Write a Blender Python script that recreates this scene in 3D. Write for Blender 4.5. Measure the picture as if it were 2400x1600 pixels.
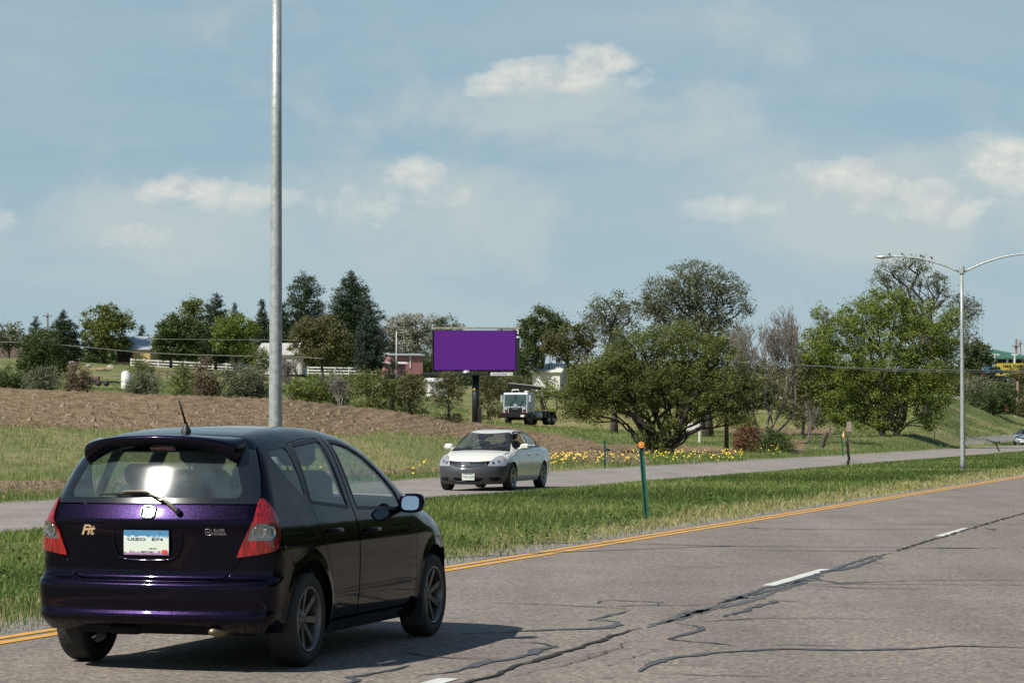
import bpy, bmesh, math, random
import numpy as np
from mathutils import Vector, Matrix, noise as mnoise
from mathutils.geometry import delaunay_2d_cdt

for o in list(bpy.data.objects): bpy.data.objects.remove(o)
SC = bpy.context.scene
COL = SC.collection
R = math.radians
rng = np.random.default_rng(7)
random.seed(7)

# ------------------------------------------------------------------ camera
F = 5900.0; H = 1.52; PITCH = R(1.962)
cd = bpy.data.cameras.new('camera'); cam = bpy.data.objects.new('camera', cd); COL.objects.link(cam)
cam.location = (0, 0, H); cam.rotation_euler = (R(90) + PITCH, 0, 0)
cd.sensor_width = 36; cd.lens = 36 * F / 2400; cd.clip_start = .1; cd.clip_end = 9000
SC.camera = cam
SC.render.resolution_x = 1024; SC.render.resolution_y = 682
SC.view_settings.view_transform = 'Standard'; SC.view_settings.look = 'None'
SC.view_settings.gamma = 1; SC.view_settings.exposure = 0.28
try:
    SC.cycles.sample_clamp_indirect = 6; SC.cycles.max_bounces = 8; SC.cycles.transparent_max_bounces = 16
    SC.cycles.caustics_reflective = False; SC.cycles.caustics_refractive = False
except Exception: pass

# ------------------------------------------------------------------ sun and sky
SUNDIR = Vector((-.786, -.589, 1.0)).normalized()
sl = bpy.data.lights.new('sun', 'SUN'); sl.energy = 5.0; sl.angle = R(.53); sl.color = (1, .95, .87)
sun = bpy.data.objects.new('sun', sl); COL.objects.link(sun)
sun.rotation_euler = (-SUNDIR).to_track_quat('-Z', 'Y').to_euler()
SUN_EL = math.asin(SUNDIR.z); SUN_AZ = math.atan2(SUNDIR.x, SUNDIR.y)

W = bpy.data.worlds.new('World'); SC.world = W; W.use_nodes = True
def build_world():
    nt = W.node_tree; N = nt.nodes; L = nt.links; N.clear()
    out = N.new('ShaderNodeOutputWorld'); bg = N.new('ShaderNodeBackground'); L.new(bg.outputs[0], out.inputs[0])
    sky = N.new('ShaderNodeTexSky'); sky.sky_type = 'NISHITA'; sky.sun_disc = False
    sky.sun_elevation = SUN_EL; sky.sun_rotation = SUN_AZ
    sky.altitude = 1600; sky.air_density = 1.0; sky.dust_density = .35; sky.ozone_density = 2.2
    tc = N.new('ShaderNodeTexCoord'); sp = N.new('ShaderNodeSeparateXYZ'); L.new(tc.outputs['Generated'], sp.inputs[0])
    def M(op, a, b=None, c=None, clamp=False):
        n = N.new('ShaderNodeMath'); n.operation = op; n.use_clamp = clamp
        for i, v in enumerate((a, b, c)):
            if v is None: continue
            if isinstance(v, (int, float)): n.inputs[i].default_value = v
            else: L.new(v, n.inputs[i])
        return n.outputs[0]
    X, Y, Z = sp.outputs
    Ya = M('MAXIMUM', M('ABSOLUTE', Y), .25)
    az = M('DIVIDE', X, Ya); el = M('DIVIDE', Z, Ya)
    def comb(x, y, z=0.0):
        n = N.new('ShaderNodeCombineXYZ')
        for i, v in enumerate((x, y, z)):
            if isinstance(v, (int, float)): n.inputs[i].default_value = v
            else: L.new(v, n.inputs[i])
        return n.outputs[0]
    def noise(vec, sc, det=5, rough=.5, dist=0.0):
        n = N.new('ShaderNodeTexNoise'); n.inputs['Scale'].default_value = sc; n.inputs['Detail'].default_value = det
        n.inputs['Roughness'].default_value = rough; n.inputs['Distortion'].default_value = dist
        L.new(vec, n.inputs['Vector']); return n.outputs[0]
    def ss(v, a, b):
        n = N.new('ShaderNodeMapRange'); n.interpolation_type = 'SMOOTHSTEP'
        n.inputs[1].default_value = a; n.inputs[2].default_value = b; L.new(v, n.inputs[0]); return n.outputs[0]
    def mix(f, a, b):
        n = N.new('ShaderNodeMix'); n.data_type = 'RGBA'
        for i, v in ((0, f), (6, a), (7, b)):
            if isinstance(v, (int, float)): n.inputs[i].default_value = v
            elif isinstance(v, tuple): n.inputs[i].default_value = (*v, 1)
            else: L.new(v, n.inputs[i])
        return n.outputs[2]
    # cumulus heaps at their bearings: (azimuth px, elevation px, half width, half height, weight)
    HEAPS = [(1300, 190, 175, 46, 1.0), (1405, 158, 70, 52, 1.25), (1180, 210, 80, 26, .8), (430, 450, 90, 42, 1.0), (560, 475, 120, 44, .8), (340, 565, 80, 34, .6),
             (960, 420, 62, 52, .95), (870, 500, 110, 60, .6), (1010, 480, 90, 50, .55), (1740, 495, 110, 36, .7), (1990, 430, 110, 50, .9), (2120, 470, 120, 60, .7), (2230, 500, 110, 70, .75), (2370, 400, 100, 80, 1.1), (2560, 430, 200, 90, 1.0), (-250, 520, 260, 60, .7), (3200, 380, 420, 90, .8), (-900, 430, 320, 100, .8)]
    BANKS = [(1330, 270, 420, 110, .8), (930, 500, 480, 130, .8), (2150, 490, 520, 150, 1.0), (470, 520, 330, 110, .8), (3000, 450, 600, 150, .8), (-600, 500, 500, 150, .8)]
    def acc(C, heap):
        D = None
        for (cx, cy, rx, ry, w) in C:
            q_ = 1.75 if heap else 1.3
            a = M('DIVIDE', M('SUBTRACT', az, (cx - 1200) / F), rx * q_ / F)
            e = M('DIVIDE', M('SUBTRACT', el, (1002 - cy) / F), ry * (1.55 if heap else 1.3) / F)
            g = M('MAXIMUM', M('SUBTRACT', 1.0, M('ADD', M('MULTIPLY', a, a), M('MULTIPLY', e, e))), 0.0)
            g = M('MULTIPLY', g, w)
            if heap: g = M('MULTIPLY', g, ss(e, -1.0, .25))
            D = g if D is None else M('MAXIMUM', D, g)
        return D
    DH = acc(HEAPS, True); DB = acc(BANKS, False)
    v1 = comb(M('MULTIPLY', az, 1.0), M('MULTIPLY', el, 1.35))
    n1 = noise(v1, 40, 10, .62, .15)
    v2 = comb(M('ADD', az, -.003), M('ADD', M('MULTIPLY', el, 1.35), .0065))
    n2 = noise(v2, 40, 10, .62, .15)
    dens = M('ADD', DH, M('MULTIPLY', M('SUBTRACT', n1, .5), 2.3))
    heap = M('MULTIPLY', ss(dens, .24, .62), ss(DH, .03, .30))
    nb = noise(v1, 15, 8, .58, .3)
    bank = M('MULTIPLY', ss(M('ADD', DB, M('MULTIPLY', M('SUBTRACT', nb, .5), 3.2)), .0, 1.0), .88)
    lit = M('MULTIPLY_ADD', M('SUBTRACT', n1, n2), 3.6, .55, clamp=True)
    # high thin veil
    v3 = comb(M('MULTIPLY', az, 1.0), M('MULTIPLY', el, 3.6), .7)
    veil = ss(noise(v3, 5.5, 4, .5, .6), .36, .68)
    v4 = comb(M('MULTIPLY_ADD', el, .5, az), M('MULTIPLY', el, 6.0), 3.1)
    streak = ss(noise(v4, 9, 5, .55, .3), .40, .75)
    hor = ss(el, .13, 0.0)
    skyc = mix(1.0, sky.outputs[0], sky.outputs[0])
    tint = N.new('ShaderNodeMix'); tint.data_type = 'RGBA'; tint.blend_type = 'MULTIPLY'; tint.inputs[0].default_value = 1
    L.new(sky.outputs[0], tint.inputs[6]); tint.inputs[7].default_value = (.55, .68, .75, 1)
    base = tint.outputs[2]
    sc_ = 1 / .075
    def k(c): return tuple(x * sc_ for x in c)
    base = mix(.76, base, k((.295, .420, .490)))
    vf = M('MULTIPLY_ADD', veil, .42, M('MULTIPLY_ADD', streak, .20, M('MULTIPLY', hor, .60)), clamp=True)
    base = mix(vf, base, k((.365, .455, .490)))
    fin = mix(bank, base, k((.415, .480, .490)))
    fin = mix(M('MULTIPLY', heap, M('MULTIPLY_ADD', ss(DH, .45, 1.0), .55, .30)), fin, mix(lit, k((.43, .485, .495)), k((.70, .68, .61))))
    zen = ss(Z, .17, .62)
    fin = mix(M('MULTIPLY', zen, .88), fin, k((.07, .135, .25)))
    L.new(fin, bg.inputs[0]); bg.inputs[1].default_value = .075
build_world()

# ------------------------------------------------------------------ pixel / road frames
cp, spn = math.cos(PITCH), math.sin(PITCH)
def ray(px, py):
    a = (px - 1200) / F; b = (800 - py) / F
    return Vector((a, cp - b * spn, spn + b * cp))      # world direction
def at(px, py, Y):
    d = ray(px, py); return Vector((0, 0, H)) + d * (Y / d.y)
def ground(px, py, z=0.0):
    d = ray(px, py); return Vector((0, 0, H)) + d * ((z - H) / d.z)
def proj(P):
    P = np.asarray(P, float); x, y, z = P[..., 0], P[..., 1], P[..., 2] - H
    dep = y * cp + z * spn; up = -y * spn + z * cp
    dep = np.where(dep < .1, .1, dep)
    return 1200 + F * x / dep, 800 - F * up / dep
TH = R(17.9); SU, CU = math.sin(TH), math.cos(TH)
def st(s, t, z=0.0): return Vector((s * SU - t * CU, s * CU + t * SU, z))
def tof(X, Y): return -X * CU + Y * SU
def sof(X, Y): return X * SU + Y * CU
def sstep(x, a, b):
    u = np.clip((x - a) / (b - a), 0, 1); return u * u * (3 - 2 * u)

# value noise for numpy
_perm = rng.integers(0, 1 << 30, 4096)
def vnoise(x, y, sc=1.0, seed=0):
    x = np.asarray(x, float) * sc; y = np.asarray(y, float) * sc
    xi = np.floor(x).astype(np.int64); yi = np.floor(y).astype(np.int64); fx = x - xi; fy = y - yi
    fx = fx * fx * (3 - 2 * fx); fy = fy * fy * (3 - 2 * fy)
    def h(a, b): return (_perm[(a * 73 + b * 179 + seed * 31 + (a ^ (b << 3)) * 7) & 4095] & 65535) / 65535.0
    return (h(xi, yi) * (1 - fx) + h(xi + 1, yi) * fx) * (1 - fy) + (h(xi, yi + 1) * (1 - fx) + h(xi + 1, yi + 1) * fx) * fy
def fbm(x, y, sc, o=4, seed=0):
    r = 0; a = .5
    for i in range(o): r = r + a * vnoise(x, y, sc * 2 ** i, seed + i); a *= .5
    return r / (1 - .5 ** o)

# ------------------------------------------------------------------ terrain height
_cols = {
 -900: [(66, 1139), (74, 1120), (92, 995), (128, 880), (150, 885), (250, 850), (330, 815), (430, 800), (700, 790)],
 0:    [(66, 1139), (73, 1124), (91, 1000), (125, 913), (145, 918), (250, 905), (330, 872), (430, 838), (700, 826)],
 400:  [(75, 1120), (80, 1112), (94, 1010), (122, 930), (145, 936), (250, 918), (330, 890), (430, 860), (700, 850)],
 640:  [(80, 1114), (86, 1100), (100, 1010), (125, 936), (150, 942), (250, 925), (330, 900), (430, 872), (700, 865)],
 900:  [(84, 1108), (92, 1092), (112, 1017), (140, 964), (155, 968), (225, 956), (330, 922), (430, 882), (700, 872)],
 1110: [(90, 1101), (99, 1085), (118, 1035), (150, 998), (170, 1002), (228, 994), (330, 957), (430, 905), (700, 888)],
 1300: [(95, 1096), (120, 1072), (150, 1036), (190, 1014), (228, 1004), (280, 982), (330, 960), (430, 925), (700, 908)],
 1550: [(104, 1088), (142, 1065), (165, 1048), (190, 1022), (230, 998), (280, 975), (330, 957), (430, 932), (700, 915)],
 1800: [(120, 1077), (150, 1052), (175, 1034), (200, 1018), (260, 985), (300, 972), (330, 960), (430, 942), (700, 925)],
 2080: [(150, 1061), (165, 1042), (182, 1025), (205, 1010), (260, 990), (300, 975), (330, 965), (450, 935), (700, 915)],
 2200: [(165, 1053), (180, 1038), (200, 1010), (225, 980), (255, 950), (290, 934), (320, 925), (400, 905), (700, 880)],
 2300: [(190, 1047), (215, 1030), (245, 1005), (275, 975), (310, 948), (340, 936), (370, 925), (430, 905), (700, 885)],
 2400: [(230, 1041), (255, 1022), (290, 1000), (330, 978), (370, 955), (400, 945), (430, 935), (500, 905), (700, 888)],
 3100: [(300, 1031), (340, 1025), (400, 1010), (450, 1000), (500, 985), (550, 975), (600, 965), (650, 955), (800, 940)],
}
_ck = sorted(_cols); _nk = 9
_CY = np.array([[p[0] for p in _cols[k]] for k in _ck], float)
_CZ = np.array([[max(H + (1002 - p[1]) / F * p[0], 0.0) if i else 0.0 for i, p in enumerate(_cols[k])] for k in _ck], float)
def terr(X, Y, detail=True):
    X = np.asarray(X, float); Y = np.asarray(Y, float); sh = X.shape; X = X.ravel(); Y = Y.ravel()
    Yc = np.maximum(Y, 1.0); az = np.clip(1200 + F * X / Yc, _ck[0], _ck[-1])
    ia = np.clip(np.searchsorted(_ck, az, 'right') - 1, 0, len(_ck) - 2)
    k0 = np.array(_ck)[ia]; k1 = np.array(_ck)[ia + 1]; w = (az - k0) / (k1 - k0); w = w * w * (3 - 2 * w) * .5 + w * .5
    CY = _CY[ia] * (1 - w)[:, None] + _CY[ia + 1] * w[:, None]
    CZ = _CZ[ia] * (1 - w)[:, None] + _CZ[ia + 1] * w[:, None]
    z = np.zeros_like(X)
    for j in range(_nk - 1):
        a = CY[:, j]; b = CY[:, j + 1]; m = (Y >= a) & (Y < b)
        u = (Y - a) / (b - a); u = .55 * u + .45 * u * u * (3 - 2 * u)
        z = np.where(m, CZ[:, j] * (1 - u) + CZ[:, j + 1] * u, z)
    z = np.where(Y >= CY[:, -1], CZ[:, -1], z)
    t = tof(X, Y); z = z * sstep(t, 25.4, 30)
    return z.reshape(sh)
def inpoly(px, py, poly):
    px = np.asarray(px, float); py = np.asarray(py, float)
    ins = np.zeros(px.shape, bool); n = len(poly); j = n - 1
    for i in range(n):
        xi, yi = poly[i]; xj, yj = poly[j]
        if yi != yj:
            c = ((yi > py) != (yj > py)) & (px < (xj - xi) * (py - yi) / (yj - yi) + xi); ins ^= c
        j = i
    return ins

# ------------------------------------------------------------------ object helpers
def tag(o, label=None, cat=None, group=None, kind=None):
    if label: o['label'] = label
    if cat: o['category'] = cat
    if group: o['group'] = group
    if kind: o['kind'] = kind
    return o
def thing(name, label, cat, loc=(0, 0, 0), rz=0.0, group=None):
    o = bpy.data.objects.new(name, None); COL.objects.link(o); o.location = loc; o.rotation_euler = (0, 0, rz)
    o.empty_display_size = .2
    return tag(o, label, cat, group)
def link(name, me, parent=None):
    o = bpy.data.objects.new(name, me); COL.objects.link(o)
    if parent: o.parent = parent
    return o
def copy_tree(o, parent=None):
    c = o.copy(); COL.objects.link(c); c.parent = parent
    for ch in list(o.children): copy_tree(ch, c)
    return c

class MB:
    def __init__(s): s.v = []; s.f = []; s.m = []; s.sm = []
    def add(s, vs, fs, mi=0, smooth=False, M=None):
        k = len(s.v)
        for p in vs:
            p = Vector(p); s.v.append(tuple(M @ p if M else p))
        for f in fs: s.f.append(tuple(i + k for i in f)); s.m.append(mi); s.sm.append(smooth)
        return s
    def box(s, c, d, mi=0, M=None, rz=0.0, ry=0.0, rx=0.0, bev=0.0, taper=None):
        hx, hy, hz = d[0] / 2, d[1] / 2, d[2] / 2
        T = Matrix.Translation(Vector(c)) @ Matrix.Rotation(rz, 4, 'Z') @ Matrix.Rotation(ry, 4, 'Y') @ Matrix.Rotation(rx, 4, 'X')
        if M: T = M @ T
        if bev > 0:
            b = min(bev, hx * .9, hy * .9, hz * .9); vs = []; idx = {}
            for sx in (-1, 1):
                for sy in (-1, 1):
                    for sz in (-1, 1):
                        for ax in range(3):
                            h = [hx - b, hy - b, hz - b]; h[ax] += b
                            idx[(sx, sy, sz, ax)] = len(vs); vs.append((sx * h[0], sy * h[1], sz * h[2]))
            fs = []
            S = (-1, 1)
            for a in S:
                q = [(a, -1, -1, 0), (a, 1, -1, 0), (a, 1, 1, 0), (a, -1, 1, 0)]; fs.append([idx[k] for k in (q if a > 0 else q[::-1])])
                q = [(-1, a, -1, 1), (-1, a, 1, 1), (1, a, 1, 1), (1, a, -1, 1)]; fs.append([idx[k] for k in (q if a > 0 else q[::-1])])
                q = [(-1, -1, a, 2), (1, -1, a, 2), (1, 1, a, 2), (-1, 1, a, 2)]; fs.append([idx[k] for k in (q if a > 0 else q[::-1])])
            for a in S:
                for c2 in S:
                    fs.append([idx[(a, c2, -1, 0)], idx[(a, c2, -1, 1)], idx[(a, c2, 1, 1)], idx[(a, c2, 1, 0)]])
                    fs.append([idx[(a, -1, c2, 0)], idx[(a, -1, c2, 2)], idx[(a, 1, c2, 2)], idx[(a, 1, c2, 0)]])
                    fs.append([idx[(-1, a, c2, 1)], idx[(-1, a, c2, 2)], idx[(1, a, c2, 2)], idx[(1, a, c2, 1)]])
                    for e in S: fs.append([idx[(a, c2, e, 0)], idx[(a, c2, e, 1)], idx[(a, c2, e, 2)]])
            return s.add(vs, fs, mi, False, T)
        vs = [(-hx, -hy, -hz), (hx, -hy, -hz), (hx, hy, -hz), (-hx, hy, -hz), (-hx, -hy, hz), (hx, -hy, hz), (hx, hy, hz), (-hx, hy, hz)]
        if taper: vs = [(x * (taper if z > 0 else 1), y * (taper if z > 0 else 1), z) for x, y, z in vs]
        return s.add(vs, [(0, 3, 2, 1), (4, 5, 6, 7), (0, 1, 5, 4), (1, 2, 6, 5), (2, 3, 7, 6), (3, 0, 4, 7)], mi, False, T)
    def tube(s, pts, rad, seg=8, mi=0, M=None, smooth=True, cap=True, flat=1.0):
        pts = [Vector(p) for p in pts]; n = len(pts)
        if isinstance(rad, (int, float)): rad = [rad] * n
        vs = []; up = None
        for i, p in enumerate(pts):
            d = (pts[min(i + 1, n - 1)] - pts[max(i - 1, 0)])
            d = d.normalized() if d.length > 1e-9 else Vector((0, 0, 1))
            if up is None:
                up = Vector((0, 0, 1)) if abs(d.z) < .9 else Vector((1, 0, 0))
            a = d.cross(up)
            if a.length < 1e-5: a = d.cross(Vector((0, 1, .1)))
            a.normalize(); b = a.cross(d).normalized(); up = b
            for k in range(seg):
                t = 2 * math.pi * k / seg; vs.append(p + a * math.cos(t) * rad[i] + b * math.sin(t) * rad[i] * flat)
        fs = [(i * seg + k, i * seg + (k + 1) % seg, (i + 1) * seg + (k + 1) % seg, (i + 1) * seg + k) for i in range(n - 1) for k in range(seg)]
        if cap: fs += [tuple(range(seg))[::-1], tuple((n - 1) * seg + k for k in range(seg))]
        return s.add(vs, fs, mi, smooth, M)
    def lathe(s, prof, seg=24, mi=0, M=None, smooth=True, axis='Z'):
        vs = []; n = len(prof)
        for (r, h) in prof:
            for k in range(seg):
                t = 2 * math.pi * k / seg; c, d = math.cos(t) * r, math.sin(t) * r
                vs.append((c, d, h) if axis == 'Z' else (c, h, d) if axis == 'Y' else (h, c, d))
        fs = [(i * seg + k, i * seg + (k + 1) % seg, (i + 1) * seg + (k + 1) % seg, (i + 1) * seg + k) for i in range(n - 1) for k in range(seg)]
        return s.add(vs, fs, mi, smooth, M)
    def prism(s, poly, d0, d1, plane='XZ', mi=0, M=None, smooth=False):
        n = len(poly)
        def P(a, b, c): return (a, c, b) if plane == 'XZ' else (c, a, b) if plane == 'YZ' else (a, b, c)
        vs = [P(a, b, d0) for a, b in poly] + [P(a, b, d1) for a, b in poly]
        fs = [tuple(range(n)), tuple(range(2 * n - 1, n - 1, -1))] + [(i, i + n, (i + 1) % n + n, (i + 1) % n) for i in range(n)]
        return s.add(vs, fs, mi, smooth, M)
    def build(s, name, mats, parent=None, recalc=True, bevel=0.0, sub=0):
        me = bpy.data.meshes.new(name); me.from_pydata(s.v, [], s.f)
        if not isinstance(mats, (list, tuple)): mats = [mats]
        for m in mats: me.materials.append(m)
        me.polygons.foreach_set('material_index', s.m); me.polygons.foreach_set('use_smooth', s.sm)
        if recalc:
            bm = bmesh.new(); bm.from_mesh(me); bmesh.ops.recalc_face_normals(bm, faces=bm.faces)
            if bevel > 0: bmesh.ops.bevel(bm, geom=[e for e in bm.edges if len(e.link_faces) == 2 and e.calc_face_angle(0) > .5], offset=bevel, segments=1, affect='EDGES')
            bm.to_mesh(me); bm.free()
        me.update(); return link(name, me, parent)

def np_mesh(name, V, Fc, mats, parent=None, tint=None, smooth=False, mi=None):
    """fast mesh of equal-sized polygons"""
    V = np.ascontiguousarray(V, np.float32); Fc = np.ascontiguousarray(Fc, np.int32); n, k = Fc.shape
    me = bpy.data.meshes.new(name)
    me.vertices.add(len(V)); me.vertices.foreach_set('co', V.ravel())
    me.loops.add(n * k); me.loops.foreach_set('vertex_index', Fc.ravel())
    me.polygons.add(n); me.polygons.foreach_set('loop_start', np.arange(0, n * k, k, dtype=np.int32))
    me.polygons.foreach_set('loop_total', np.full(n, k, np.int32))
    me.polygons.foreach_set('use_smooth', np.full(n, smooth))
    if not isinstance(mats, (list, tuple)): mats = [mats]
    for m in mats: me.materials.append(m)
    if mi is not None: me.polygons.foreach_set('material_index', np.asarray(mi, np.int32))
    if tint is not None:
        for nm, arr in (tint.items() if isinstance(tint, dict) else [('tint', tint)]):
            a = me.attributes.new(nm, 'FLOAT', 'POINT'); a.data.foreach_set('value', np.asarray(arr, np.float32))
    me.update(calc_edges=True); me.validate()
    return link(name, me, parent)

# ------------------------------------------------------------------ materials
def newmat(name):
    m = bpy.data.materials.new(name); m.use_nodes = True; nt = m.node_tree; nt.nodes.clear()
    return m, nt, nt.nodes, nt.links
def setin(n, k, v):
    if k in n.inputs: n.inputs[k].default_value = v
def mat(name, col, rough=.6, metal=0.0, var=.12, scale=6.0, bump=0.0, bscale=None, coat=0.0, spec=.5, col2=None, stretch=(1, 1, 1), emit=None):
    m, nt, N, L = newmat(name); out = N.new('ShaderNodeOutputMaterial'); b = N.new('ShaderNodeBsdfPrincipled'); L.new(b.outputs[0], out.inputs[0])
    b.inputs['Roughness'].default_value = rough; b.inputs['Metallic'].default_value = metal
    setin(b, 'Coat Weight', coat); setin(b, 'Coat Roughness', .03); setin(b, 'Specular IOR Level', spec)
    tc = N.new('ShaderNodeTexCoord'); mp = N.new('ShaderNodeMapping'); mp.inputs['Scale'].default_value = stretch; L.new(tc.outputs['Object'], mp.inputs[0])
    n = N.new('ShaderNodeTexNoise'); n.inputs['Scale'].default_value = scale; n.inputs['Detail'].default_value = 5; L.new(mp.outputs[0], n.inputs[0])
    r = N.new('ShaderNodeValToRGB'); L.new(n.outputs[0], r.inputs[0])
    c2 = col2 or tuple(min(1, c * (1 + var)) for c in col); c1 = col if col2 else tuple(c * (1 - var) for c in col)
    r.color_ramp.elements[0].position = .32; r.color_ramp.elements[1].position = .68
    r.color_ramp.elements[0].color = (*c1, 1); r.color_ramp.elements[1].color = (*c2, 1); L.new(r.outputs[0], b.inputs['Base Color'])
    if bump:
        n2 = N.new('ShaderNodeTexNoise'); n2.inputs['Scale'].default_value = bscale or scale * 4; n2.inputs['Detail'].default_value = 4; L.new(mp.outputs[0], n2.inputs[0])
        bp = N.new('ShaderNodeBump'); bp.inputs['Strength'].default_value = bump; bp.inputs['Distance'].default_value = .02; L.new(n2.outputs[0], bp.inputs['Height']); L.new(bp.outputs[0], b.inputs['Normal'])
    if emit: setin(b, 'Emission Color', (*emit[0], 1)); setin(b, 'Emission Strength', emit[1])
    return m
def leafmat(name, dark, light, transl=.25, rough=.5, spec=.25):
    m, nt, N, L = newmat(name); out = N.new('ShaderNodeOutputMaterial'); b = N.new('ShaderNodeBsdfPrincipled')
    b.inputs['Roughness'].default_value = rough; setin(b, 'Specular IOR Level', spec)
    a = N.new('ShaderNodeAttribute'); a.attribute_name = 'tint'
    r = N.new('ShaderNodeValToRGB'); L.new(a.outputs['Fac'], r.inputs[0])
    r.color_ramp.elements[0].color = (*dark, 1); r.color_ramp.elements[1].color = (*light, 1)
    L.new(r.outputs[0], b.inputs['Base Color'])
    t = N.new('ShaderNodeBsdfTranslucent'); L.new(r.outputs[0], t.inputs[0])
    mx = N.new('ShaderNodeMixShader'); mx.inputs[0].default_value = transl; L.new(b.outputs[0], mx.inputs[1]); L.new(t.outputs[0], mx.inputs[2]); L.new(mx.outputs[0], out.inputs[0])
    return m
def glassmat(name, tint=(.5, .58, .56), rough=.04, refl=1.0, ior=1.5, dust=.07, dcol=(.35, .35, .33)):
    m, nt, N, L = newmat(name); out = N.new('ShaderNodeOutputMaterial')
    t = N.new('ShaderNodeBsdfTransparent'); t.inputs[0].default_value = (*tint, 1)
    g = N.new('ShaderNodeBsdfGlossy'); g.inputs['Roughness'].default_value = rough; g.inputs[0].default_value = (1, 1, 1, 1)
    fr = N.new('ShaderNodeLayerWeight'); fr.inputs[0].default_value = .5
    pw = N.new('ShaderNodeMath'); pw.operation = 'POWER'; pw.inputs[1].default_value = 5.0; L.new(fr.outputs['Facing'], pw.inputs[0])
    mu = N.new('ShaderNodeMath'); mu.operation = 'MULTIPLY_ADD'; mu.inputs[1].default_value = .93 * refl; mu.inputs[2].default_value = .055 * refl; L.new(pw.outputs[0], mu.inputs[0])
    d = N.new('ShaderNodeBsdfDiffuse'); d.inputs[0].default_value = (*dcol, 1)
    nz = N.new('ShaderNodeTexNoise'); nz.inputs['Scale'].default_value = 7; nz.inputs['Detail'].default_value = 6
    tc = N.new('ShaderNodeTexCoord'); L.new(tc.outputs['Object'], nz.inputs[0])
    dm = N.new('ShaderNodeMath'); dm.operation = 'MULTIPLY'; dm.inputs[1].default_value = dust; L.new(nz.outputs[0], dm.inputs[0])
    m1 = N.new('ShaderNodeMixShader'); L.new(dm.outputs[0], m1.inputs[0]); L.new(t.outputs[0], m1.inputs[1]); L.new(d.outputs[0], m1.inputs[2])
    mx = N.new('ShaderNodeMixShader'); L.new(mu.outputs[0], mx.inputs[0]); L.new(m1.outputs[0], mx.inputs[1]); L.new(g.outputs[0], mx.inputs[2]); L.new(mx.outputs[0], out.inputs[0])
    return m
M_ = {}
M_['black'] = mat('black_plastic', (.012, .012, .013), .5)
M_['matt_black'] = mat('matt_black', (.010, .010, .011), .8, spec=.2)
M_['rubber'] = mat('tyre_rubber', (.018, .018, .018), .75, bump=.3, bscale=60)
M_['chrome'] = mat('chrome', (.7, .72, .75), .08, 1.0, var=.03)
M_['alloy'] = mat('alloy', (.38, .38, .39), .28, .9, var=.08)
M_['galv'] = mat('galvanised_steel', (.29, .32, .31), .5, .35, col2=(.43, .46, .45), scale=14, bump=.15, bscale=50)
M_['white'] = mat('white_paint', (.72, .71, .67), .4, var=.05, scale=2)
M_['wood'] = mat('weathered_wood', (.16, .12, .09), .85, var=.35, scale=12, stretch=(1, 1, .12), bump=.3)
M_['bark'] = mat('bark', (.05, .042, .035), .9, var=.4, scale=9, bump=.7, bscale=30, col2=(.10, .085, .07))
M_['barkgrey'] = mat('grey_bark', (.125, .112, .095), .9, col2=(.23, .21, .175), scale=9, bump=.5)
M_['interior'] = mat('interior_cloth', (.035, .037, .042), .85, var=.2, scale=30)
M_['skin'] = mat('skin', (.35, .2, .14), .5, var=.06)
M_['hair'] = mat('hair', (.02, .015, .012), .6, var=.3, scale=60)
M_['shirt'] = mat('shirt', (.05, .09, .14), .8, var=.15)
def txt_mesh(body, size, extrude=.002, bold=0.0, shear=0.0, spacing=1.0):
    c = bpy.data.curves.new('text', 'FONT'); c.body = body; c.size = size; c.extrude = extrude; c.offset = bold; c.shear = shear
    c.align_x = 'CENTER'; c.align_y = 'CENTER'; c.space_character = spacing; c.resolution_u = 3
    o = bpy.data.objects.new('text', c); COL.objects.link(o); dg = bpy.context.evaluated_depsgraph_get(); dg.update()
    me = bpy.data.meshes.new_from_object(o.evaluated_get(dg)); bpy.data.objects.remove(o); return me
def text(name, body, size, m, parent, M, **k):
    me = txt_mesh(body, size, **k); me.transform(M); me.materials.clear(); me.materials.append(m); me.name = name
    return link(name, me, parent)
# ================================================================== SETTING
DIRT = [(-900, 850), (-300, 890), (0, 906), (400, 924), (640, 931), (880, 957), (1000, 974), (1130, 991), (1200, 1003), (1300, 1018), (1420, 1042), (1500, 1060), (1530, 1087),
        (1285, 1088), (1290, 1064), (1240, 1044), (1150, 1036), (1019, 1023), (904, 1016), (808, 1021), (640, 1013), (420, 1017), (300, 1011), (150, 1004), (60, 1001), (0, 998), (-300, 992), (-900, 985)]
STRIP = [(-900, 1148), (0, 1131), (150, 1127), (500, 1116), (1020, 1097), (1290, 1077), (1290, 1084), (1020, 1110), (500, 1140), (150, 1158), (0, 1166), (-900, 1180)]
PATCH1 = [(1340, 1046), (1480, 1042), (1720, 1047), (1730, 1066), (1600, 1066), (1480, 1066), (1380, 1060)]
PATCH2 = [(1850, 1030), (1895, 1032), (1880, 1066), (1850, 1060)]
PATCH3 = [(1700, 1002), (1960, 1004), (1950, 1018), (1700, 1018)]
GRAV2 = [(2185, 921), (2290, 922), (2400, 949), (2500, 955), (2500, 963), (2400, 960), (2290, 933), (2185, 932)]
GRAV3 = [(2205, 903), (2265, 903), (2262, 917), (2205, 916)]
GRAV4 = [(2262, 1026), (2400, 1014), (2520, 1008), (2520, 1024), (2400, 1032), (2262, 1043)]

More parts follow.
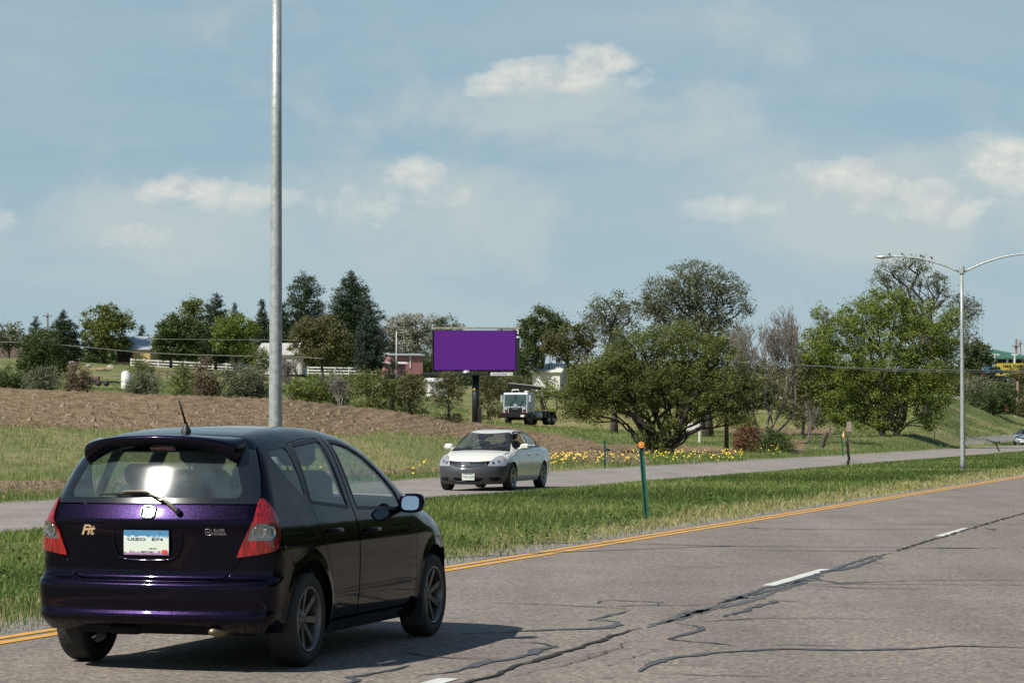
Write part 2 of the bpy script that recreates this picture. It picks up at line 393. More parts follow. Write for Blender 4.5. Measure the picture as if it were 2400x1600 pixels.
def zones(X, Y):
    Z = terr(X, Y); px, py = proj(np.stack([X, Y, Z], -1)); t = tof(X, Y)
    jx = (fbm(X, Y, .5, 3, 5) - .5) * 16; jy = (fbm(X, Y, .6, 3, 9) - .5) * 12
    vis = (Y > 20)
    d = np.zeros(X.shape)
    for p in (DIRT, STRIP, PATCH1, PATCH2, PATCH3): d = np.maximum(d, inpoly(px + jx, py + jy * (.5 if p is STRIP else 1), p) * 1.0)
    d = d * vis * (t > 26.0)
    g = np.zeros(X.shape)
    for p in (GRAV2, GRAV3, GRAV4): g = np.maximum(g, inpoly(px + jx * .3, py + jy * .15, p) * 1.0)
    g = g * vis * (t > 24.8)
    e = (fbm(X, Y, 1.1, 3, 3) - .5)
    g = np.maximum(g, sstep(-t + e * 1.6, -26.2, -25.5) * (t > 24))       # far verge of the far road
    g = np.maximum(g, sstep(-t + e * 1.0, -9.95, -9.55) * (t > 8.5) * (t < 12))  # gravel edge of the median
    g = np.maximum(g, sstep(t + e * 1.0, 18.0, 18.3) * (t < 19.5))
    g = np.maximum(g, 1.0 * (t < -1.5) * (t > -4))
    dry = fbm(X, Y, .16, 4, 21)
    edge = sstep(-t + e * 2.2, -11.2, -9.9) * (t > 9)
    dryf = np.clip(sstep(dry, .50, .68) * .75 + edge * .95, 0, 1)
    field = inpoly(px, py, [(1100, 962), (1320, 955), (1560, 960), (1900, 985), (1900, 1004), (1560, 1012), (1320, 1002), (1240, 1000), (1100, 985)]) * 1.0
    bank = (t > 26) * inpoly(px, py, [(-500, 985), (1330, 1005), (1330, 1100), (-500, 1180)]) * .5
    dryf = np.clip(np.maximum(dryf, np.maximum(field * .9, bank * (.2 + fbm(X, Y, .9, 3, 2)))), 0, 1)
    return Z, d, g, dryf, px, py, t

def make_terrain():
    a0 = math.atan((-420 - 1200) / F); a1 = math.atan((3000 - 1200) / F)
    ang = np.concatenate([np.linspace(a1 - 2 * math.pi, a0, 60)[1:-1], np.linspace(a0, a1, 760)])
    ang = np.concatenate([ang, [ang[0] + 2 * math.pi]])
    ang[-1] = a1 if False else ang[-1]
    r = [0.5, 3, 6, 9, 12]
    while r[-1] < 45: r.append(r[-1] * 1.02)
    while r[-1] < 150: r.append(r[-1] * 1.0042)
    while r[-1] < 270: r.append(r[-1] * 1.008)
    while r[-1] < 1000: r.append(r[-1] * 1.02)
    r += [1500, 3000, 7000]
    r = np.array(r)
    A, Rr = np.meshgrid(ang, r); X = Rr * np.sin(A); Y = Rr * np.cos(A)
    Z, d, g, dry, px, py, t = zones(X, Y)
    m = sstep(t, 25.6, 28.0); mm = sstep(t, 9.5, 10.6) * sstep(-t, -17.8, -16.5)
    infov = (A > a0 + .01) & (A < a1 - .01) & (Y > 10)
    cl = fbm(X, Y, 2.6, 4, 40); cl2 = np.abs(fbm(X, Y, .9, 3, 77) - .5) * 2
    rows = np.abs(((py * .10 + px * .012 + fbm(X, Y, .3, 2, 8) * .8) % 1.0) - .5) * 2
    dz = d * ((cl - .5) * .07 + cl2 * .02 + (fbm(X, Y, 6.0, 2, 43) - .5) * .10 + (rows ** 3 - .3) * .09) + (1 - d) * (fbm(X, Y, 1.4, 3, 60) - .5) * .16
    # low windrow along the brow of the graded ground and the eroded lip above the roadside
    lipn = np.abs(py - (np.interp(px, [0, 150, 1020, 1290], [1137, 1132, 1103, 1062])))
    lip = -np.exp(-(lipn / 2.2) ** 2) * .24 * (px < 1300)
    ca, cz = [0, 400, 640, 880, 1000, 1130, 1300, 1420], [918, 935, 942, 965, 981, 997, 1025, 1049]
    brow = np.exp(-((py - np.interp(px, ca, cz)) / 4.0) ** 2) * d * (.09 + .06 * fbm(X, Y, .4, 2, 55)) * (px < 1450)
    dz = (dz + lip + brow) * m + mm * (fbm(X, Y, .8, 3, 31) - .35) * .12
    Z = Z + dz * infov
    # beyond the fence line the land rolls gently
    nr, nc = X.shape
    V = np.stack([X, Y, Z], -1).reshape(-1, 3)
    i = np.arange(nr - 1)[:, None] * nc + np.arange(nc - 1)[None]
    Fc = np.stack([i, i + nc, i + nc + 1, i + 1], -1).reshape(-1, 4)
    # material
    mt, nt, N, L = newmat('open_ground'); out = N.new('ShaderNodeOutputMaterial'); b = N.new('ShaderNodeBsdfPrincipled'); L.new(b.outputs[0], out.inputs[0])
    b.inputs['Roughness'].default_value = .95; setin(b, 'Specular IOR Level', .15)
    tc = N.new('ShaderNodeTexCoord')
    def nz(sc, det=5, r=.6):
        n = N.new('ShaderNodeTexNoise'); n.inputs['Scale'].default_value = sc; n.inputs['Detail'].default_value = det; n.inputs['Roughness'].default_value = r; L.new(tc.outputs['Object'], n.inputs[0]); return n.outputs[0]
    def ramp(f, stops):
        r = N.new('ShaderNodeValToRGB'); L.new(f, r.inputs[0]); e = r.color_ramp.elements
        while len(e) < len(stops): e.new(.5)
        for q, (p, c) in zip(e, stops): q.position = p; q.color = (*c, 1)
        return r.outputs[0]
    def att(n): a = N.new('ShaderNodeAttribute'); a.attribute_name = n; return a.outputs['Fac']
    def mix(f, a, c):
        m = N.new('ShaderNodeMix'); m.data_type = 'RGBA'; L.new(f, m.inputs[0]); L.new(a, m.inputs[6]); L.new(c, m.inputs[7]); return m.outputs[2]
    grass = ramp(nz(1.7), [(.35, (.075, .100, .030)), (.5, (.12, .14, .045)), (.66, (.19, .18, .08))])
    dryc = ramp(nz(3.1), [(.35, (.16, .15, .07)), (.55, (.26, .22, .11)), (.7, (.34, .29, .16))])
    dirt = ramp(nz(1.3, 8, .7), [(.34, (.100, .063, .034)), (.5, (.185, .127, .073)), (.68, (.285, .212, .135))])
    grav = ramp(nz(30, 3), [(.35, (.12, .11, .10)), (.55, (.27, .25, .22)), (.7, (.40, .38, .34))])
    c = mix(att('dry'), grass, dryc); c = mix(att('gravel'), c, grav); c = mix(att('dirt'), c, dirt)
    L.new(c, b.inputs['Base Color'])
    bp = N.new('ShaderNodeBump'); bp.inputs['Strength'].default_value = .6; bp.inputs['Distance'].default_value = .06; L.new(nz(9, 5, .7), bp.inputs['Height']); L.new(bp.outputs[0], b.inputs['Normal'])
    o = np_mesh('ground', V, Fc, mt, None, {'dirt': d.ravel(), 'dry': dry.ravel(), 'gravel': g.ravel()}, smooth=True)
    tag(o, kind='structure')
make_terrain()

# ------------------------------------------------------------------ roads
def asphalt(name, base):
    m, nt, N, L = newmat(name); out = N.new('ShaderNodeOutputMaterial'); b = N.new('ShaderNodeBsdfPrincipled'); L.new(b.outputs[0], out.inputs[0])
    b.inputs['Roughness'].default_value = .85; setin(b, 'Specular IOR Level', .3)
    tc = N.new('ShaderNodeTexCoord')
    def nz(sc, det=4, r=.6, v=None):
        n = N.new('ShaderNodeTexNoise'); n.inputs['Scale'].default_value = sc; n.inputs['Detail'].default_value = det; n.inputs['Roughness'].default_value = r; L.new(v or tc.outputs['Object'], n.inputs[0]); return n.outputs[0]
    mp = N.new('ShaderNodeMapping'); mp.inputs['Rotation'].default_value = (0, 0, TH); mp.inputs['Scale'].default_value = (.9, .05, 1); L.new(tc.outputs['Object'], mp.inputs[0])
    def ramp(f, a, c, p0=.3, p1=.7):
        r = N.new('ShaderNodeValToRGB'); L.new(f, r.inputs[0]); e = r.color_ramp.elements; e[0].position = p0; e[1].position = p1; e[0].color = (a, a, a, 1); e[1].color = (c, c, c, 1); return r.outputs[0]
    def mul(a, c):
        x = N.new('ShaderNodeMix'); x.data_type = 'RGBA'; x.blend_type = 'MULTIPLY'; x.inputs[0].default_value = 1
        L.new(a, x.inputs[6])
        if isinstance(c, tuple): x.inputs[7].default_value = (*c, 1)
        else: L.new(c, x.inputs[7])
        return x.outputs[2]
    vo = N.new('ShaderNodeTexVoronoi'); vo.inputs['Scale'].default_value = 38; L.new(tc.outputs['Object'], vo.inputs[0])
    sp = ramp(vo.outputs['Color'], .62, 1.5, .1, .95)
    c = mul(ramp(nz(22, 6, .75), .72, 1.3, .3, .7), base); c = mul(c, sp)
    c = mul(c, ramp(nz(.5, 4), .86, 1.12)); c = mul(c, ramp(nz(1.0, 3, .5, mp.outputs[0]), .86, 1.1))
    L.new(c, b.inputs['Base Color'])
    bp = N.new('ShaderNodeBump'); bp.inputs['Strength'].default_value = .35; bp.inputs['Distance'].default_value = .01; L.new(nz(60, 3, .7), bp.inputs['Height']); L.new(bp.outputs[0], b.inputs['Normal'])
    return m
def strip(name, s0, s1, t0, t1, z, m, n=1, wob=0.0, thick=0.0):
    S = np.linspace(s0, s1, n + 1)
    if n > 40: S = s0 + (s1 - s0) * np.linspace(0, 1, n + 1) ** 2
    V = []; 
    for i, s in enumerate(S):
        V.append(st(s, t0 + wob * (mnoise.noise((s * .9, 3, 1)) + .5 * mnoise.noise((s * 4, 3, 1))), z)); V.append(st(s, t1 + wob * (mnoise.noise((s * .8, 7, 5)) + .5 * mnoise.noise((s * 4, 9, 1))), z))
    Fs = [(2 * i, 2 * i + 2, 2 * i + 3, 2 * i + 1) for i in range(n)]
    me = bpy.data.meshes.new(name); me.from_pydata(V, [], Fs); me.materials.append(m)
    bm = bmesh.new(); bm.from_mesh(me); bmesh.ops.recalc_face_normals(bm, faces=bm.faces)
    for f in bm.faces:
        if f.normal.z < 0: f.normal_flip()
    bm.to_mesh(me); bm.free()
    return link(name, me)
ASP = asphalt('aged_asphalt', (.188, .161, .135)); ASP2 = asphalt('aged_asphalt_far', (.235, .205, .182))
tag(strip('road', -60, 1400, -2.4, 9.18, .012, ASP, 900, .05), kind='structure')
tag(strip('far_road', -80, 1400, 18.2, 25.0, .012, ASP2, 900, .08), kind='structure')
def paintmat(name, col, wear=.5):
    m = mat(name, tuple(c * .72 for c in col), .6, col2=col, scale=9, bump=.2)
    return m
YEL = paintmat('yellow_road_paint', (.72, .36, .055)); WHI = paintmat('white_road_paint', (.66, .66, .60)); WORN = paintmat('worn_white_paint', (.38, .36, .33))
def markings(name, segs, m, z, wob=.006):
    mb = MB()
    for (s0, s1, t0, t1) in segs:
        n = max(2, int(min(s1 - s0, 600) / .35)) if s1 - s0 < 20 else 700
        k = len(mb.v)
        for i in range(n + 1):
            u = i / n; s = s0 + (s1 - s0) * (u if n < 700 else u * u)
            e = wob * (mnoise.noise((s * 3, t0, 1))); g = wob * (mnoise.noise((s * 3, t0, 9)))
            mb.v += [tuple(st(s, t0 + e, z)), tuple(st(s, t1 + g, z))]
        for i in range(n): mb.f.append((k + 2 * i + 1, k + 2 * i, k + 2 * i + 2, k + 2 * i + 3)); mb.m.append(0); mb.sm.append(False)
    o = mb.build(name, m, None, recalc=False)
    for p in o.data.polygons:
        if p.normal.z < 0: p.flip() if hasattr(p, 'flip') else None
    return tag(o, kind='structure')
markings('yellow_line', [(-60, 1000, 8.80, 8.92), (-60, 1000, 9.01, 9.12)], YEL, .017)
markings('lane_dashes', [(s, s + 2.95, 5.02 + (i - 1) * .05, 5.15 + (i - 1) * .05) for i, s in enumerate([11.4, 23.7, 35.2, 47.4, 59.6, 71.8, 84, 96.2, 108.4, 120.6, 132.8, 145, 157, 169, 181, 193])] + [(-.8 - 12.2 * i, 2.2 - 12.2 * i, 5.0, 5.13) for i in range(4)], WHI, .017)
markings('far_lane_dashes', [(6.5 + 12.2 * i, 9.5 + 12.2 * i, 20.95, 21.05) for i in range(-4, 28)], WORN, .017)

TAR = mat('crack_sealing_tar', (.066, .068, .074), .6, var=.3, scale=12)
TARG = mat('patched_grey_tar', (.085, .085, .085), .8, var=.3, scale=20)
CRK = mat('open_crack', (.02, .018, .016), .9)
def cracks(name, lines, m, z, thin=False):
    mb = MB()
    for pts, w in lines:
        P = [ground(1000 + x / 1.68, 1150 + y / 1.68) for x, y in pts]
        Q = [P[0]]
        for a, b in zip(P, P[1:]):
            n = max(1, int((b - a).length / .09))
            for i in range(1, n + 1): Q.append(a.lerp(b, i / n))
        k = len(mb.v); n = len(Q); w = w * 1.1 if thin else (max(w * 1.6, .032) if w < .034 else w)
        for i, q in enumerate(Q):
            d = (Q[min(i + 1, n - 1)] - Q[max(i - 1, 0)]).normalized(); nrm = Vector((-d.y, d.x, 0))
            jit = .05 * mnoise.noise((q.x * 3.1, q.y * 3.1, 0)) + .035 * mnoise.noise((q.x * 13, q.y * 13, 4))
            ww = w * (.35 + 1.0 * abs(mnoise.noise((q.x * 2.3, q.y * 2.3, 7))) + .8 * abs(mnoise.noise((q.x * 12, q.y * 12, 2)))) * min(1, .25 + i * .12, .25 + (n - 1 - i) * .12)
            c = q + nrm * jit; a = c + nrm * ww; b2 = c - nrm * ww
            mb.v += [(a.x, a.y, z), (b2.x, b2.y, z)]
        for i in range(n - 1): mb.f.append((k + 2 * i, k + 2 * i + 1, k + 2 * i + 3, k + 2 * i + 2)); mb.m.append(0); mb.sm.append(False)
    o = mb.build(name, m, None, recalc=False); return tag(o, kind='structure')
cracks('crack_sealing', [
 ([(1150, 452), (1210, 430), (1280, 405), (1350, 384), (1430, 370), (1500, 347), (1560, 324), (1640, 300), (1700, 280), (1760, 262), (1830, 250)], .05),
 ([(1170, 446), (1250, 424), (1330, 404), (1420, 382), (1490, 356)], .028), ([(1580, 326), (1650, 312), (1720, 292), (1800, 258)], .03),
 ([(255, 447), (400, 450), (560, 458), (720, 466), (800, 472)], .022), ([(610, 462), (860, 458), (1000, 457), (1150, 448)], .028),
 ([(675, 448), (720, 435), (780, 438), (930, 444), (895, 455)], .035),
 ([(805, 478), (740, 492), (690, 505), (635, 515)], .035), ([(640, 514), (700, 517), (745, 522), (768, 535), (720, 545), (560, 552), (340, 560), (120, 568)], .032),
 ([(350, 600), (440, 605), (505, 620), (440, 635), (410, 650), (330, 670), (250, 680), (180, 700), (60, 725), (-40, 735)], .045),
 ([(-80, 640), (0, 658), (100, 665), (270, 672)], .022),
 ([(1500, 443), (1380, 438), (1300, 460), (1230, 485), (1180, 502)], .03), ([(1060, 522), (1190, 515), (1300, 508), (1500, 508), (1790, 510)], .02),
 ([(990, 525), (1040, 535), (1090, 550), (1030, 570), (940, 590)], .045), ([(940, 590), (1050, 600), (1200, 615)], .03), ([(1300, 615), (1400, 612), (1650, 620)], .02),
 ([(2420, 625), (2352, 625), (2100, 618), (1900, 628), (1700, 635), (1400, 628), (1150, 645), (980, 660), (930, 675), (880, 695), (830, 720)], .032),
 ([(870, 728), (1100, 733), (1340, 738)], .024), ([(900, 692), (1120, 694)], .022), ([(690, 748), (740, 742)], .05),
 ([(925, 302), (1100, 306), (1290, 308)], .022), ([(1200, 237), (1450, 240), (1700, 242), (1900, 240)], .022), ([(1190, 145), (1350, 152), (1600, 155), (1900, 155), (2050, 158)], .035),
 ([(1500, 345), (1560, 358), (1620, 368), (1720, 366), (1900, 358), (2380, 356)], .022), ([(1480, 375), (1700, 388), (2000, 392)], .02), ([(1400, 370), (2380, 376)], .012),
 ([(1700, 285), (1870, 295)], .022), ([(1900, 232), (2100, 230), (2380, 228)], .028), ([(2090, 185), (2120, 184)], .06), ([(2205, 150), (2240, 160)], .07), ([(2280, 135), (2320, 133)], .05),
 ([(1850, 135), (2100, 134), (2400, 134)], .02), ([(2120, 165), (2300, 166)], .018),
 ([(-330, 770), (-270, 752), (-300, 742), (-250, 735), (-140, 715), (-60, 695)], .05),
], TAR, .018)
cracks('patched_seam', [([(860, 545), (920, 525), (1000, 500), (1080, 475), (1150, 456)], .075), ([(900, 530), (990, 512), (1090, 480), (1200, 446)], .05), ([(1150, 470), (1300, 430), (1420, 385), (1560, 335)], .06)], TARG, .016)
cracks('open_seam', [([(60, 800), (200, 750), (290, 722), (380, 690), (500, 655), (620, 620), (700, 590), (790, 562), (850, 548)], .024),
 ([(925, 497), (1020, 494), (1080, 478)], .02),
 ([(300, 745), (420, 722), (560, 690), (700, 650), (800, 600)], .008), ([(700, 700), (800, 670), (900, 630)], .006), ([(440, 700), (600, 665), (760, 625)], .005),
 ([(1845, 242), (1900, 225), (1960, 205), (2050, 180), (2110, 160), (2200, 135), (2290, 108), (2352, 90), (2480, 55)], .028)], CRK, .020, True)

# ------------------------------------------------------------------ grass
def grassmat(name):
    m, nt, N, L = newmat(name); out = N.new('ShaderNodeOutputMaterial'); b = N.new('ShaderNodeBsdfPrincipled')
    b.inputs['Roughness'].default_value = .6; setin(b, 'Specular IOR Level', .2)
    a = N.new('ShaderNodeAttribute'); a.attribute_name = 'tint'
    r = N.new('ShaderNodeValToRGB'); L.new(a.outputs['Fac'], r.inputs[0]); e = r.color_ramp.elements
    while len(e) < 5: e.new(.5)
    for q, (p, c) in zip(e, [(0, (.055, .095, .022)), (.25, (.115, .185, .038)), (.5, (.20, .255, .065)), (.75, (.36, .33, .15)), (1, (.56, .47, .26))]): q.position = p; q.color = (*c, 1)
    L.new(r.outputs[0], b.inputs['Base Color'])
    t = N.new('ShaderNodeBsdfTranslucent'); L.new(r.outputs[0], t.inputs[0])
    mx = N.new('ShaderNodeMixShader'); mx.inputs[0].default_value = .3; L.new(b.outputs[0], mx.inputs[1]); L.new(t.outputs[0], mx.inputs[2]); L.new(mx.outputs[0], out.inputs[0])
    return m
GM = grassmat('grass_blades')
def blades(name, B, h, w, lean, tint, m=None, seg2=True):
    n = len(B); a = rng.uniform(0, 2 * math.pi, n); la = rng.uniform(0, 2 * math.pi, n)
    wx = np.cos(a) * w / 2; wy = np.sin(a) * w / 2; lx = np.cos(la) * lean * h; ly = np.sin(la) * lean * h
    V = np.zeros((n, 5, 3)); V[:, 0] = B + np.stack([wx, wy, -.03 + 0 * wx], -1); V[:, 1] = B - np.stack([wx, wy, .03 + 0 * wx], -1)
    mid = B + np.stack([lx * .35, ly * .35, h * .55], -1)
    V[:, 2] = mid - np.stack([wx, wy, 0 * wx], -1) * .8; V[:, 3] = mid + np.stack([wx, wy, 0 * wx], -1) * .8
    V[:, 4] = B + np.stack([lx, ly, h * .97], -1)
    i = np.arange(n)[:, None] * 5
    Ft = np.concatenate([i + np.array([[0, 1, 2]]), i + np.array([[0, 2, 3]]), i + np.array([[3, 2, 4]])])
    return np_mesh(name, V.reshape(-1, 3), Ft, m or GM, None, np.repeat(tint, 5))
def median_grass(n=430000):
    Y = 13 + (rng.random(n) ** 2.0) * 330
    t = rng.uniform(9.3, 18.25, n); s = (Y - t * SU) / CU
    X = s * SU - t * CU; px, _ = proj(np.stack([X, Y, 0 * X], -1)); k = (px > -150) & (px < 2550); X, Y, t = X[k], Y[k], t[k]; n = len(X)
    # extra for the near part
    e = np.minimum(t - 9.3, 18.25 - t)
    dn = fbm(X, Y, .22, 4, 21); fine = fbm(X, Y, 1.5, 3, 12); lush = fbm(X, Y, .5, 3, 90)
    keep = rng.random(n) < np.clip(.25 + e * 1.1, 0, 1) * np.clip(.35 + fine * 1.3, 0, 1)
    X, Y, t, dn, fine, e, lush = [q[keep] for q in (X, Y, t, dn, fine, e, lush)]; n = len(X)
    edge = sstep(-t + (fine - .5) * 2.0, -11.0, -9.9); s = sof(X, Y)
    edge = edge * sstep(s, 24, 40) + edge * .25
    tint = .14 + (dn - .5) * 1.0 + rng.normal(0, .13, n) + (rng.random(n) < .14) * .4
    tint = np.where(rng.random(n) < edge * .85, .72 + rng.normal(0, .15, n), tint)
    h = (.065 + .10 * rng.random(n) + .09 * (lush - .4)) * np.clip(.45 + e * .45, 0, 1) * (1 + edge * .15)
    h = np.clip(h, .04, .4)
    w = .0058 * np.maximum(1, Y / 17) ** .9
    B = np.stack([X, Y, 0 * X], -1)
    o = blades('median_grass', B, h, w, rng.uniform(.15, .9, n), np.clip(tint, 0, 1)); tag(o, 'mown green grass of the median between the two roads', 'grass', kind='stuff')
median_grass()
def bank_grass(n=260000):
    px = rng.uniform(-150, 2600, n); Y = 46 + (rng.random(n) ** 1.7) * 260; X = (px - 1200) / F * Y
    Z, d, g, dry, px, py, t = zones(X, Y)
    f = fbm(X, Y, 1.2, 3, 12)
    k = (t > 25.6) & (rng.random(n) < np.clip(1 - d * .97, 0, 1) * np.clip(1 - g * .85, 0, 1) * np.clip(.2 + f * 1.5, 0, 1))
    X, Y, Z, dry, t, f, px, py = [q[k] for q in (X, Y, Z, dry, t, f, px, py)]; n = len(X)
    tint = .24 + dry * .50 + rng.normal(0, .12, n) + (f - .5) * .3 + (px > 1500) * -.05
    tall = inpoly(px, py, [(1100, 962), (1320, 955), (1560, 960), (1900, 985), (1900, 1004), (1560, 1008), (1330, 984), (1240, 976), (1100, 976)])
    h = np.clip(.12 + .22 * rng.random(n) * (f + .3) + tall * .35, .06, .9); w = .011 * (Y / 60) ** .9
    o = blades('verge_grass', np.stack([X, Y, Z], -1), h, w, rng.uniform(.2, .9, n), np.clip(tint, 0, 1)); tag(o, 'rough green and straw grass on the bank beyond the far road', 'grass', kind='stuff')
bank_grass()
def weeds(spots):
    """broad-leaved dark weeds among the grass"""
    V = []; T = []
    for (x, y, rr, nn) in spots:
        z0 = 0.0
        for _ in range(nn):
            a = random.uniform(0, 6.283); q = rr * random.random() ** .6; bx, by = x + math.cos(a) * q, y + math.sin(a) * q
            z = random.uniform(.03, .28) * (1 - .4 * q / rr); L_ = random.uniform(.03, .08); b = random.uniform(0, 6.283); tl = random.uniform(-.3, .9)
            d = Vector((math.cos(b), math.sin(b), tl)).normalized(); s = d.cross(Vector((0, 0, 1))).normalized() * L_ * .35; p = Vector((bx, by, z))
            V += [p, p + d * L_ * .5 + s, p + d * L_, p + d * L_ * .5 - s]; T += [random.uniform(0, .28)] * 4
    n = len(V) // 4
    o = np_mesh('broadleaf_weeds', np.array(V), np.arange(n * 4).reshape(n, 4), GM, None, np.array(T)); tag(o, 'dark broad-leaved weeds scattered among the median grass', 'weeds', kind='stuff')
sp_ = []
for (px, py, r_, n_) in [(1660, 1190, .55, 420), (1480, 1213, .14, 90), (1400, 1235, .4, 220), (1330, 1262, .5, 240), (1995, 1092, .45, 260), (1180, 1210, .4, 120), (1120, 1240, .4, 160), (1460, 1240, .4, 150), (1750, 1165, .5, 150), (2200, 1105, .6, 160), (60, 1370, .3, 120), (30, 1320, .3, 120), (20, 1420, .25, 80), (1230, 1275, .35, 200), (1100, 1285, .3, 150), (1560, 1215, .3, 100)]:
    g_ = ground(px, py); sp_.append((g_.x, g_.y, r_, n_))
weeds(sp_)
def pebbles():
    V = []; n = 5200; Fs = []
    for i in range(n):
        if i % 4: s = 14 + random.random() ** 1.6 * 60; t = 9.16 + abs(random.gauss(0, .22))
        else: s = 40 + random.random() * 110; t = 25.0 + abs(random.gauss(0, .35))
        p = st(s, t, .012 if t < 9.2 else .005); r = random.uniform(.006, .02) * (1 if t < 12 else 2)
        k = len(V)
        for (a, b, c) in ((1, 0, 0), (-.5, .87, 0), (-.5, -.87, 0), (0, 0, 1)): V.append(p + Vector((a * r * random.uniform(.7, 1.3), b * r, c * r * .8)))
        Fs += [(k, k + 1, k + 3), (k + 1, k + 2, k + 3), (k + 2, k, k + 3)]
    o = np_mesh('roadside_gravel', np.array(V), np.array(Fs), mat('gravel', (.22, .20, .18), .9, var=.5, scale=40)); tag(o, 'loose grey gravel along the road edges', 'gravel', kind='stuff')
pebbles()
def clods():
    V = []; Fs = []; px = rng.uniform(-100, 1540, 60000); Y = rng.uniform(60, 165, 60000); X = (px - 1200) / F * Y
    Z, d, g, dry, px, py, t = zones(X, Y); k = (d > .5) & (fbm(X, Y, .5, 3, 66) > rng.random(len(X)) * .9); X, Y, Z = X[k], Y[k], Z[k]
    n = len(X); r = np.clip(rng.gamma(1.7, .025, n), .02, .22)
    base = np.array([(1, 0, 0), (0, 1, 0), (-1, 0, 0), (0, -1, 0), (0, 0, .9)])
    VV = base[None] * r[:, None, None] * rng.uniform(.6, 1.4, (n, 5, 3)) + np.stack([X, Y, Z - .02], -1)[:, None]
    i = np.arange(n)[:, None] * 5
    Ft = np.concatenate([i + np.array([[a, b, 4]]) for a, b in ((0, 1), (1, 2), (2, 3), (3, 0))])
    o = np_mesh('dirt_clods', VV.reshape(-1, 3), Ft, mat('dirt_clod', (.12, .08, .052), .95, col2=(.26, .19, .13), scale=.9)); tag(o, 'brown clods of soil strewn over the graded dirt', 'dirt clods', kind='stuff')
clods()
def flowers():
    P = []
    for (n, x0, x1, y0, y1) in ((90, 1300, 1480, 1083, 1094), (90, 1480, 1700, 1077, 1089), (26, 1290, 1330, 1088, 1096), (40, 1690, 1740, 1074, 1084), (22, 1780, 1830, 1060, 1072), (14, 2110, 2180, 1036, 1050), (5, 930, 1010, 1112, 1124), (12, 1270, 1300, 1094, 1099), (3, 690, 760, 1118, 1128)):
        for _ in range(n):
            px = random.uniform(x0, x1); u = random.random(); py = y0 + (y1 - y0) * u
            g = ground(px, py); 
            z = float(terr(g.x, g.y)); P.append((g.x, g.y, z))
    V = []; Fs = []; MI = []
    for (x, y, z) in P:
        h = random.uniform(.18, .52); lean = random.uniform(-.1, .1); k = len(V); r = random.uniform(.016, .036)
        V += [Vector((x - .006, y, z)), Vector((x + .006, y, z)), Vector((x + lean + .006, y, z + h)), Vector((x + lean - .006, y, z + h))]; Fs.append((k, k + 1, k + 2, k + 3)); MI.append(1)
        c = Vector((x + lean, y - .01, z + h)); nrm = Vector((random.uniform(-.8, .2), -1, random.uniform(.1, 1.2))).normalized(); a = nrm.cross(Vector((0, 0, 1))).normalized(); b = a.cross(nrm)
        for q in range(4):
            k = len(V); t0 = q * math.pi / 2
            for w, rr in ((0, 0), (.1, r), (.8, r * 1.15), (1.5, r)): V.append(c + (a * math.cos(t0 + w) + b * math.sin(t0 + w)) * rr)
            Fs.append((k, k + 1, k + 2, k + 3)); MI.append(0)
        for q in range(3):
            k = len(V); zz = z + h * random.uniform(.1, .8); b2 = random.uniform(0, 6.28); d = Vector((math.cos(b2) * .12, math.sin(b2) * .12, .05)); s = Vector((-d.y, d.x, 0)) * .25
            p = Vector((x, y, zz)); V += [p, p + d * .5 + s, p + d, p + d * .5 - s]; Fs.append((k, k + 1, k + 2, k + 3)); MI.append(1)
    o = np_mesh('wildflowers', np.array(V), np.array(Fs), [mat('yellow_petals', (.80, .55, .02), .6, var=.1), mat('flower_stems', (.07, .12, .03), .8)], mi=MI)
    tag(o, 'yellow daisy-like wildflowers along the verge of the far road', 'wildflowers', kind='stuff')
flowers()
# ================================================================== CAR BODIES (analytic body surface cut into panels)
def smooth_curve(pts, w):
    p = np.array(sorted(pts), float); a, b = p[0, 0], p[-1, 0]; n = 1600
    sl0 = (p[1, 1] - p[0, 1]) / (p[1, 0] - p[0, 0]); sl1 = (p[-1, 1] - p[-2, 1]) / (p[-1, 0] - p[-2, 0])
    xs = np.linspace(a - 6 * w, b + 6 * w, n); ys = np.interp(xs, p[:, 0], p[:, 1])
    ys = np.where(xs < a, p[0, 1] + (xs - a) * sl0, ys); ys = np.where(xs > b, p[-1, 1] + (xs - b) * sl1, ys)
    dx = xs[1] - xs[0]; k = int(3 * w / dx) + 1; g = np.exp(-.5 * (np.arange(-k, k + 1) * dx / w) ** 2); g /= g.sum()
    yp = np.pad(ys, k, mode='reflect', reflect_type='odd'); ys = np.convolve(yp, g, 'valid')
    return lambda x: np.interp(x, xs, ys)
def smax(a, b, k): h = np.maximum(k - np.abs(a - b), 0) / k; return np.maximum(a, b) + h * h * k * .25

